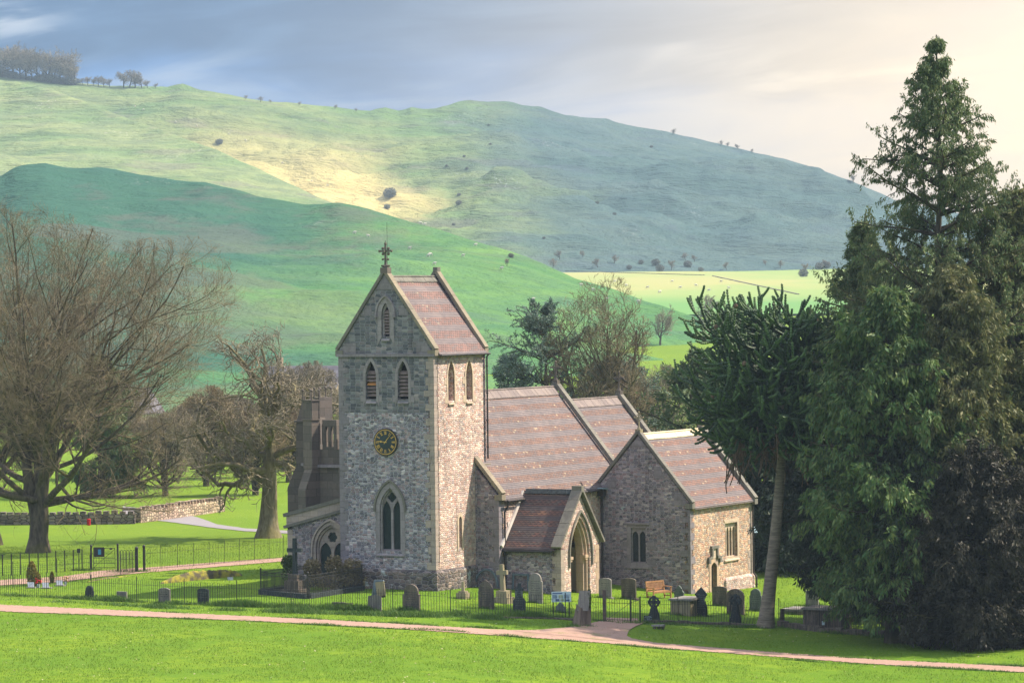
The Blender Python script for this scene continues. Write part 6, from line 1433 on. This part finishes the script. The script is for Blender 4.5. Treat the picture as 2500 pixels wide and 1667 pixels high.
conifer('conifer', 'upswept spiky-topped conifer forming the left shoulder of the conifer group', 2110, 196, 21., [(0,3),(.2,4),(.5,4.4),(.75,3.2),(.9,1.8),(1,.3)], 7, M['lf_cyp'], M['bark_d'], 170, 9, 110000, .19, .1, .75, zc0=.25, hang=.6, clump=.6, asp=.32)
conifer('conifer', 'bronze-green conifer cut by the right edge', 2490, 190, 22.5, [(0,4),(.3,4.6),(.6,4.2),(.85,2.6),(1,.4)], 13, M['lf_brown'], M['bark_d'], 210, 10, 120000, .28, .3, .3, zc0=.08)
conifer('cypress', 'bright green drooping cypress in front of the tall conifer', 2175, 183.5, 17.5, [(0,2.6),(.15,3.6),(.4,4.0),(.6,3.8),(.85,2.6),(1,.5)], 17, M['lf_cyp_b'], M['bark_d'], 260, 10, 110000, .30, .5, .15, zc0=.10, hang=1.2, trunk_r=.3)
conifer('cypress', 'olive drooping cypress right of the bright green one', 2330, 184.5, 18.5, [(0,3),(.3,4.0),(.6,3.8),(.85,2.6),(1,.5)], 19, M['lf_brown'], M['bark_d'], 230, 10, 120000, .28, .5, .15, zc0=.2, hang=1.2, trunk_r=.3)
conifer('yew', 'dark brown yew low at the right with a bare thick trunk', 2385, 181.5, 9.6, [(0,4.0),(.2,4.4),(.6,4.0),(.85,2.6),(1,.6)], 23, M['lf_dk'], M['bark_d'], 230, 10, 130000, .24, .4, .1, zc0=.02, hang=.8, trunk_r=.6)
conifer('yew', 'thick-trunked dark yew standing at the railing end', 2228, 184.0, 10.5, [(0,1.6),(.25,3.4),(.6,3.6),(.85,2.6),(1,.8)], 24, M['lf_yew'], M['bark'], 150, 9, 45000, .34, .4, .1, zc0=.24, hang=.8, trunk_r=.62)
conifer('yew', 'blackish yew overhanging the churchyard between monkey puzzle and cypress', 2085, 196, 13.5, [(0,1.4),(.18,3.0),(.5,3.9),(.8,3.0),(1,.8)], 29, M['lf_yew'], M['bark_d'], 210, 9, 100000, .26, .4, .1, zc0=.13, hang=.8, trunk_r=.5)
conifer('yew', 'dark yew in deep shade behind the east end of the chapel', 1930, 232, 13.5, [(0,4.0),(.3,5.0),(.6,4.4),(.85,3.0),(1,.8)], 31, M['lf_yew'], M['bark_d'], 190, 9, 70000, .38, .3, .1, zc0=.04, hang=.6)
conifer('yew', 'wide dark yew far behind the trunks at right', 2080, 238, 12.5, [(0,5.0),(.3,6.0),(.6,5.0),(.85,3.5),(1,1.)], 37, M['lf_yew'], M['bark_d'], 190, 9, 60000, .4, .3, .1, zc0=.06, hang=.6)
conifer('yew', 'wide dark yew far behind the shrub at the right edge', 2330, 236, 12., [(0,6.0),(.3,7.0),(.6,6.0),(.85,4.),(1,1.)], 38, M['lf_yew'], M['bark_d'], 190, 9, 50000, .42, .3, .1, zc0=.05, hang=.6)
conifer('feathery_conifer', 'feathery grey-green conifer behind the chapel roof left of the monkey puzzle', 1715, 243, 13.6, [(0,3),(.3,4.2),(.55,4.6),(.75,3.2),(.9,1.6),(1,.2)], 41, M['lf_feather'], M['bark_d'], 120, 9, 42000, .30, .1, .45, zc0=.1, gappy=1.3, hang=.3, clump=.6)
conifer('cedar', 'layered blue-green cedar just right of the tower', 1350, 262, 15.4, [(0,3.0),(.4,3.4),(.6,4.0),(.72,4.4),(.82,3.8),(.92,2.4),(1,.8)], 43, M['lf_cedar'], M['bark_d'], 70, 12, 42000, .17, .0, .12, zc0=.3, gappy=1.7, hang=.0, clump=.7, lean=-.5, flat=.3)
conifer('cedar', 'wide pale cedar behind the chancel roof', 1500, 268, 12.0, [(0,4.4),(.4,4.6),(.7,4.4),(.9,2.4),(1,.6)], 47, M['lf_cedar'], M['bark_d'], 130, 10, 40000, .24, .2, .2, zc0=.1, gappy=1., hang=.2, clump=.5)
conifer('cedar', 'small cedar low behind the nave ridge', 1245, 275, 11.4, [(0,2.4),(.4,2.8),(.7,2.6),(.9,1.4),(1,.5)], 48, M['lf_cedar'], M['bark_d'], 70, 9, 24000, .26, .1, .25, zc0=.2, gappy=1.1, hang=.1, clump=.6)
conifer('evergreen', 'dark evergreen near the cottage behind the huge left tree', 250, 300, 11., [(0,3),(.4,3.4),(.8,2.4),(1,.5)], 51, M['lf_cyp'], M['bark_d'], 90, 8, 26000, .4, .2, .2)
p = gp(2480, 1560); bush('laurel_shrub', 'glossy green shrub at the bottom right edge under the conifers', 'shrub', p, [((0, 0, 1.6), (1.6, 1.3, 1.5)), ((1.0, .3, 3.2), (1.6, 1.3, 1.6)), ((-.3, .2, 4.2), (1.0, 1., 1.0))], M['lf_shrub'], 16000, .22)
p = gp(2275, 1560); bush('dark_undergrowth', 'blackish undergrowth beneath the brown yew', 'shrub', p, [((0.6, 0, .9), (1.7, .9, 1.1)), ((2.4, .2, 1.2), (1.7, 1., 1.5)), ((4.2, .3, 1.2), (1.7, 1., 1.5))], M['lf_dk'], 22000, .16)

# monkey puzzle -----------------------------------------------------
M['mp'] = simple('monkey puzzle rope', (.032,.068,.028), (.018,.04,.018), 3., .55, .35, bmp=1., bscale=16.)
M['mp_tip'] = simple('monkey puzzle young tips', (.085,.15,.045), (.04,.085,.028), 3., .55, .3, bmp=1., bscale=16.)
M['mp_dead'] = simple('dead brown fronds', (.16,.11,.075), (.10,.07,.05), 3., .8, .1, bmp=1., bscale=14.)
m, t, b = newmat('smooth banded bark', .85, .15); v = nd(t, 'ShaderNodeMapping', {0: objco(t), 3: (.6, .6, 5)}).outputs[0]
c = mixc(t, sstep(t, noise(t, v, 2.4, 5., .65), .35, .65), (.27,.225,.18), (.15,.125,.10)); c = mixc(t, mth(t, 'MULTIPLY', sstep(t, noise(t, v, 6., 3.), .62, .68), .6), c, (.05,.042,.036))
t.links.new(c, b.inputs['Base Color']); bump(t, b, noise(t, v, 6., 4.), .7, .04); M['mp_bark'] = m
def monkey():
    g = np.random.default_rng(77); p = gp(1868, 1531); s = scl(p.y); H = 15.5
    r_ = root('monkey_puzzle_tree', 'monkey puzzle tree with slender bare trunk and rope-like curling fronds', 'tree', p)
    zz = np.linspace(0, H-.6, 22); P0 = np.zeros((1, 22, 3)); P0[0, :, 2] = zz-.2; P0[0, :, 0] = 1.7*(zz/H)+.12*np.sin(zz*.4)*(zz/H)
    V, F = tubes([(P0, flare(P0, (.36-.014*zz)[None], .7, .55), 20)]); from_np('trunk', V, F, M['mp_bark'], r_, True)
    n1 = 135; t = g.uniform(.50, .99, n1)**.8; t = .60+.39*(np.arange(n1)+.5)/n1; z = t*H
    prof = lambda q: np.interp(q, [.42,.5,.6,.7,.8,.88,.94,1.], [2.2,3.0,4.0,4.6,4.9,4.7,4.1,2.6])
    az = g.uniform(0, 2*np.pi, n1); L = prof(t)*g.uniform(.72, 1.08, n1)
    L = L*np.where(np.cos(az) < 0, 1.25-.5*np.clip((.72-t)/.12, 0, 1), .66)
    S = np.stack([np.interp(z, P0[0, :, 2], P0[0, :, 0]), 0*z, z], 1); d = np.stack([np.cos(az), np.sin(az), -.05+(t-.55)*1.6], 1)
    P1, R1_, D1 = grow(g, S, d, L*.86, np.full(n1, .10), 10, .05, (0, 0, -.085), .8, curl=lambda k: 1 if k < .5 else -1.5)
    S, D_, L2, R2 = spawn(g, P1, R1_, D1, L, 7, .30, 1.0, (25, 62), .44, .8, None, .25)
    P2, R2_, D2 = grow(g, S, D_, np.clip(L2, .5, 1.9), np.full(len(S), .085), 7, .05, (0, 0, -.02), .85, curl=lambda k: 2.4 if k < .35 else -9.)
    S, D_, L3, R3 = spawn(g, P2, R2_, D2, np.clip(L2, .5, 1.9), 2, .2, .9, (25, 50), .62, .9, None, .2)
    P3, R3_, D3 = grow(g, S, D_, np.clip(L3, .35, 1.1), np.full(len(S), .082), 5, .05, (0, 0, .16), .8)
    # bristly rope: radius alternates along the tube
    def bristle(P, Rr):
        n, s_, _ = P.shape; k = 3; u = np.linspace(0, s_-1.001, (s_-1)*k+1); i = u.astype(int); f = (u-i)[None, :, None]
        Q = P[:, i]*(1-f)+P[:, i+1]*f; q = Rr[:, i]*(1-f[..., 0])+Rr[:, i+1]*f[..., 0]; q = q*np.where(np.arange(len(u)) % 2, .72, 1.12)[None]; q[:, -1] *= .35; return Q, q
    dead = (P1[:, -1, 2] < H*.62) & (g.uniform(size=n1) < .45); deadk = np.repeat(dead, 7)
    V, F = tubes([(*bristle(P1[~dead], R1_[~dead]), 6), (*bristle(P2[~deadk], R2_[~deadk]), 6)]); from_np('fronds', V, F, M['mp'], r_, False)
    dk3 = np.repeat(deadk, 2); V, F = tubes([(*bristle(P3[~dk3], R3_[~dk3]), 6)]); from_np('young_tips', V, F, M['mp_tip'] , r_, False)
    # hanging dead fronds below the crown
    tips = P1[:, 6:].reshape(-1, 3); tips = tips[tips[:, 2] < H*.70]; n = 90; S = tips[g.integers(0, len(tips), n)]; lf = tips[tips[:, 0] < np.quantile(tips[:, 0], .12)]; S[:16] = lf[g.integers(0, min(4, len(lf)), 16)]
    az = g.uniform(0, 6.28, n); d = np.stack([np.cos(az)*.35, np.sin(az)*.35, -np.ones(n)], 1)
    Ph, Rh, _ = grow(g, S, d, np.where(np.arange(n) < 16, g.uniform(1.6, 3.0, n), g.uniform(.7, 1.9, n)), np.full(n, .045), 9, .10, (0, 0, -.05), .7, curl=lambda k: 1 if k < .7 else -5)
    V, F = tubes([(*bristle(P1[dead], R1_[dead]*.6), 5), (*bristle(P2[deadk], R2_[deadk]*.65), 5), (*bristle(Ph, Rh), 5)]); from_np('dead_fronds', V, F, M['mp_dead'], r_, False)
    bm = BM()
    for i in g.integers(0, len(P2), 26): q = P2[i, -1]; blob(bm, tuple(q), .13, 1, (1, 1, 1.1), .1)
    from_bm('cones', bm, M['mp_dead'], r_); return r_
monkey()

# far trees and bushes ----------------------------------------------
M['lf_far'] = leafmat('thorn scrub', (.13,.15,.12), (.10,.11,.10), (.18,.17,.14), 3., .1)
def far_proto(kind, seed):
    g = np.random.default_rng(seed)
    r_ = root('far_tree', 'x', 'tree')
    if kind == 'bare':
        P0, R0_, D0 = grow(g, np.zeros((1, 3)), np.array([[0, 0, 1.]]), np.array([.8]), np.array([.035]), 6, .05, (0, 0, 0), .3)
        S, D_, L1, R1 = spawn(g, P0, R0_, D0, np.array([.55]), 12, .25, 1., (25, 75), 1., .6); P1, R1_, D1 = grow(g, S, D_, L1, R1, 5, .15, (0, 0, .12), .3)
        S, D_, L2, R2 = spawn(g, P1, R1_, D1, L1, 9, .15, 1., (25, 65), .6, .6); P2, R2_, D2 = grow(g, S, D_, L2, np.maximum(R2, .006), 3, .2, (0, 0, .1), .5)
        S, D_, L3, R3 = spawn(g, P2, R2_, D2, L2, 7, .1, 1., (25, 65), .7, .6); P3, R3_, D3 = grow(g, S, D_, L3, np.full(len(S), .005), 2, .2, (0, 0, .1), .7)
        V, F = tubes([(P0, R0_, 6), (P1, R1_, 4)]); from_np('trunk', V, F, M['bark_d'], r_)
        V, F = tubes([(P2, R2_, 3), (P3, R3_, 3)]); from_np('crown', V, F, M['twig_oak'], r_)  # paler twigs put the fading of haze into the crown colour
    else:
        v, f = leafcloud(1500, .10, ell((0, 0, .42), (.48, .48, .42), .2), seed); from_np('crown', v, f, M['lf_far'], r_)
        bm = BM(); cyl(bm, (0, 0, -.15), (0, 0, .4), .05, n=6); from_bm('trunk', bm, M['bark_d'], r_)
    return r_
protos = {('bare', 0): far_proto('bare', 1), ('bare', 1): far_proto('bare', 2), ('bare', 2): far_proto('bare', 8), ('bare', 3): far_proto('bare', 9), ('bush', 0): far_proto('bush', 3), ('bush', 1): far_proto('bush', 4)}
used = set()
def surf_z(objs, x, y):
    best = None; dg = bpy.context.evaluated_depsgraph_get()
    for o in objs:
        ok, loc, *_ = o.ray_cast(Vector((x, y, 900)), Vector((0, 0, -1)))
        if ok and (best is None or loc.z > best): best = loc.z
    return best if best is not None else float(zg(x, y))
bpy.context.view_layer.update()
def hit(objs, px, py):
    d = Vector(ray(px, py)).normalized(); best = None
    for o in objs:
        ok, loc, *_ = o.ray_cast(Vector(CPOS), d)
        if ok and (best is None or loc.y < best.y): best = loc
    return best
HO = [bpy.data.objects[n] for n in ('far_hill', 'hill_spur', 'near_hill', 'valley_pasture', 'ground')]
def far_tree(kind, px, py, hpx, label, group, name='far_tree', wide=1.):
    for k in range(14):
        P = hit(HO, px, py+k*1.5)
        if P is not None: break
    if P is None: return
    k = (kind, rnd.randint(0, 3 if kind == 'bare' else 1)); pr_ = protos[k]
    if k in used:
        o = pr_.copy(); COL.objects.link(o)
        for c in pr_.children: d = c.copy(); COL.objects.link(d); d.parent = o
    else: o = pr_; used.add(k)
    s = hpx*P.y/FPX; o.location = P-Vector((0, 0, s*.05)); o.scale = (s*wide, s*wide, s); o.rotation_euler = (0, 0, rnd.uniform(0, 6.28)); o['label'] = label; o['category'] = 'tree' if kind == 'bare' else 'bush'; o['group'] = group; o.name = name
for px, h in ((4,66),(20,60),(36,78),(50,66),(64,82),(78,70),(92,76),(104,64),(118,74),(132,66),(146,72),(160,74),(174,60),(184,44)): far_tree('bare', px, np.interp(px/K, *zip(*FAR))*K+6, h, 'bluish bare tree in the row on the skyline at top left', 'bare trees on the top left skyline', wide=rnd.uniform(.95, 1.5))
for px in range(4, 190, 16): far_tree('bush', px+rnd.uniform(-5, 5), np.interp(px/K, *zip(*FAR))*K+6, rnd.uniform(12, 26), 'low bluish scrub under the skyline trees at top left', 'scrub under the top left skyline trees', 'far_bush', 1.6)
for px, h in ((202,16),(214,20),(228,18),(240,24),(254,22),(268,20),(302,38),(316,42),(330,36),(346,26),(360,18),(380,12)): far_tree('bare', px, np.interp(px/K, *zip(*FAR))*K+4, h, 'bluish thorn bush on the far skyline right of the tree row', 'thorn bushes on the left skyline', 'far_bush', 1.5)
for px, h in ((600,10),(636,14),(660,8),(730,9),(818,10),(870,8)): far_tree('bare', px, np.interp(px/K, *zip(*FAR))*K+4, h, 'tiny thorn bush on the middle of the far skyline', 'thorn bushes on the middle skyline', 'far_bush', 1.5)
for px, h in ((1643,15),(1760,13),(1775,12),(1800,14),(1836,10),(2083,20)): far_tree('bare', px, np.interp(px/K, *zip(*FAR))*K+4, h, 'lone bare thorn tree on the descending right skyline', 'thorn trees on the right skyline', wide=1.2)
for px, py, h in ((535,352,16),(952,482,30),(945,510,14),(1120,500,14)): far_tree('bush', px, py, h, 'dark round thorn bush on the sunlit yellow slope', 'thorn bushes on the yellow slope', 'far_bush', 1.2)
for i in range(24):
    px = rnd.uniform(1230, 2050); py = 640+ (px-1230)*.03+rnd.uniform(-18, 14); far_tree(rnd.choice(['bush', 'bare', 'bare']), px, py, rnd.uniform(12, 24), 'bluish scrub tree at the foot of the far hill', 'scrub trees along the foot of the far hill', wide=1.1)
for i in range(11):
    px = rnd.uniform(850, 1750); py = rnd.uniform(300, 600); far_tree('bush', px, py, rnd.uniform(5, 9), 'small dark scrub bush on the shaded far hillside', 'scrub bushes on the far hillside', 'far_bush', 1.3)
far_tree('bare', 1612, 842, 84, 'hazy blue round-crowned tree at the foot of the near hill behind the bare tree', 'hazy trees at the hill foot', wide=1.); far_tree('bare', 1735, 792, 70, 'hazy blue round-crowned tree between the cedars and monkey puzzle', 'hazy trees at the hill foot', wide=1.)
# sheep
M['wool'] = simple('wool', (.62,.58,.50), (.5,.46,.4), 4., 1., 0., bmp=0)
def sheep_proto():
    bm = BM(); vs = [(-.45, 0, .62), (-.2, 0, .68), (.15, 0, .68), (.42, 0, .70), (.62, 0, .88), (.80, 0, .80)]; me = bpy.data.meshes.new('sheep')
    legs = [(-.38, .13), (-.38, -.13), (.36, .13), (.36, -.13)]; V = list(vs); E_ = [(i, i+1) for i in range(5)]
    for x, y in legs: b0 = 0 if x < 0 else 3; k = len(V); V += [(x, y, .40), (x+.02, y, .2), (x, y, 0)]; E_ += [(b0, k), (k, k+1), (k+1, k+2)]
    me.from_pydata(V, E_, []); o = bpy.data.objects.new('sheep', me); COL.objects.link(o); m_ = o.modifiers.new('skin', 'SKIN'); 
    if not me.skin_vertices: pass
    lay = me.skin_vertices[0].data if len(me.skin_vertices) else None
    if lay:
        rr = [.20, .30, .30, .24, .11, .07]+[.08, .05, .04]*4
        for i, r in enumerate(rr): lay[i].radius = (r, r)
        lay[0].use_root = True
    o.modifiers.new('sub', 'SUBSURF').levels = 1; bpy.context.view_layer.update(); dg = bpy.context.evaluated_depsgraph_get(); m2 = bpy.data.meshes.new_from_object(o.evaluated_get(dg)); o.modifiers.clear(); o.data = m2
    if not m2.materials: m2.materials.append(M['wool'])
    bm.free(); return o
try: shp = sheep_proto()
except Exception as ex_: shp = None; print('sheep', ex_)
if shp and len(shp.data.polygons) < 10:      # skin data missing: close the body by hand
    bm = BM(); blob(bm, (0, 0, .65), .34, 2, (1.5, .9, .9)); blob(bm, (.6, 0, .85), .15, 1, (1.4, 1, 1)); [cyl(bm, (x, y, 0), (x, y, .5), .05, .08, 5) for x in (-.35, .35) for y in (-.15, .15)]; bm.to_mesh(shp.data); bm.free(); shp.data.materials.clear(); shp.data.materials.append(M['wool'])
fi = True
for px, py in [(865,572),(1000,610),(1045,628),(1052,625),(1130,628),(1160,602),(1224,659),(1060,648),(900,580),(1090,742),(1300,735),(1420,700),(1450,712),(1500,690),(1530,700),(1580,705),(1610,716),(1640,690),(1700,700),(1730,712),(1760,690),(1480,735),(1560,740),(560,330),(600,345),(480,310),(690,400),(350,270),(330,262),(760,445),(800,455),(430,300),(1660,705),(1780,706),(1036,552),(1028,549)]:
    P = hit(HO, px, py)
    if P is None: continue
    if fi: o = shp; fi = False
    else: o = shp.copy(); COL.objects.link(o)
    o.name = 'sheep'; o.location = P; o.rotation_euler = (0, 0, rnd.choice([0, 3.1])+rnd.uniform(-.6, .6)); k = .8 if P.y < 1100 else 1.0; o.scale = (k, k, k)
    o['label'] = 'white sheep grazing on the distant hillsides' ; o['category'] = 'sheep'; o['group'] = 'sheep on the distant pastures'
# field walls across the valley
def farwall(label, pts, h=.28):
    P3 = [q for q in (hit(HO[:4], *a) for a in pts) if q is not None]
    if len(P3) < 2: return
    o = P3[0]; r_ = root('field_wall', label, 'wall', o); bm = BM()
    for a, b_ in zip(P3, P3[1:]):
        if abs(a.y-b_.y) < 260: bar(bm, a-o+Vector((0, 0, h*.2)), b_-o+Vector((0, 0, h*.2)), .5, h*1.2)
    from_bm('stones', bm, M['dry_d'], r_)
farwall('long field wall across the sunlit valley at the foot of the far hill', [(1380+i*20, (905-(0 if i < 20 else 0))*0+662+ (i*20)*.03) for i in range(18)])
farwall('field wall descending to the valley right of the long one', [(1740+i*14, 674+i*3.0) for i in range(16)])

def loose(ob):
    """each separate piece becomes an object of its own"""
    bm = BM(); bm.from_mesh(ob.data); bm.verts.ensure_lookup_table(); seen = set(); isl = []
    for v in bm.verts:
        if v.index in seen: continue
        st = [v]; seen.add(v.index); cur = []
        while st:
            x = st.pop(); cur.append(x.index)
            for e in x.link_edges:
                y = e.other_vert(x)
                if y.index not in seen: seen.add(y.index); st.append(y)
        isl.append(set(cur))
    bm.free()
    if len(isl) < 2: return
    nm = ob.name.split('.')[0].replace('_blocks', '_block').replace('hood_stops', 'hood_stop').replace('cones', 'cone')
    src = ob.data; co = [v.co.copy() for v in src.vertices]; fs = [list(p_.vertices) for p_ in src.polygons]
    for s_ in isl:
        ix = sorted(s_); mp = {a: i for i, a in enumerate(ix)}; me = bpy.data.meshes.new(nm)
        me.from_pydata([co[i] for i in ix], [], [[mp[a] for a in f] for f in fs if f[0] in s_]); me.materials.append(src.materials[0]); link(nm, me, ob.parent)
    bpy.data.objects.remove(ob)
for ob in [o for o in bpy.data.objects if o.name.split('.')[0] in ('jamb_blocks', 'gable_blocks', 'hood_stops', 'lead_flashing', 'cones')]: loose(ob)
# ------------------------------------------------------------------ air
m = bpy.data.materials.new('haze'); m.use_nodes = True; t = m.node_tree; t.nodes.clear()
pv = nd(t, 'ShaderNodeVolumePrincipled', {'Color': (.62, .82, 1., 1), 'Density': .000115, 'Anisotropy': .0}); nd(t, 'ShaderNodeOutputMaterial', {'Volume': pv.outputs[0]})
bm = BM(); box(bm, (-720, -70, -4.2), (720, 2470, 205)); hz = from_bm('haze', bm, m); hz['kind'] = 'stuff'
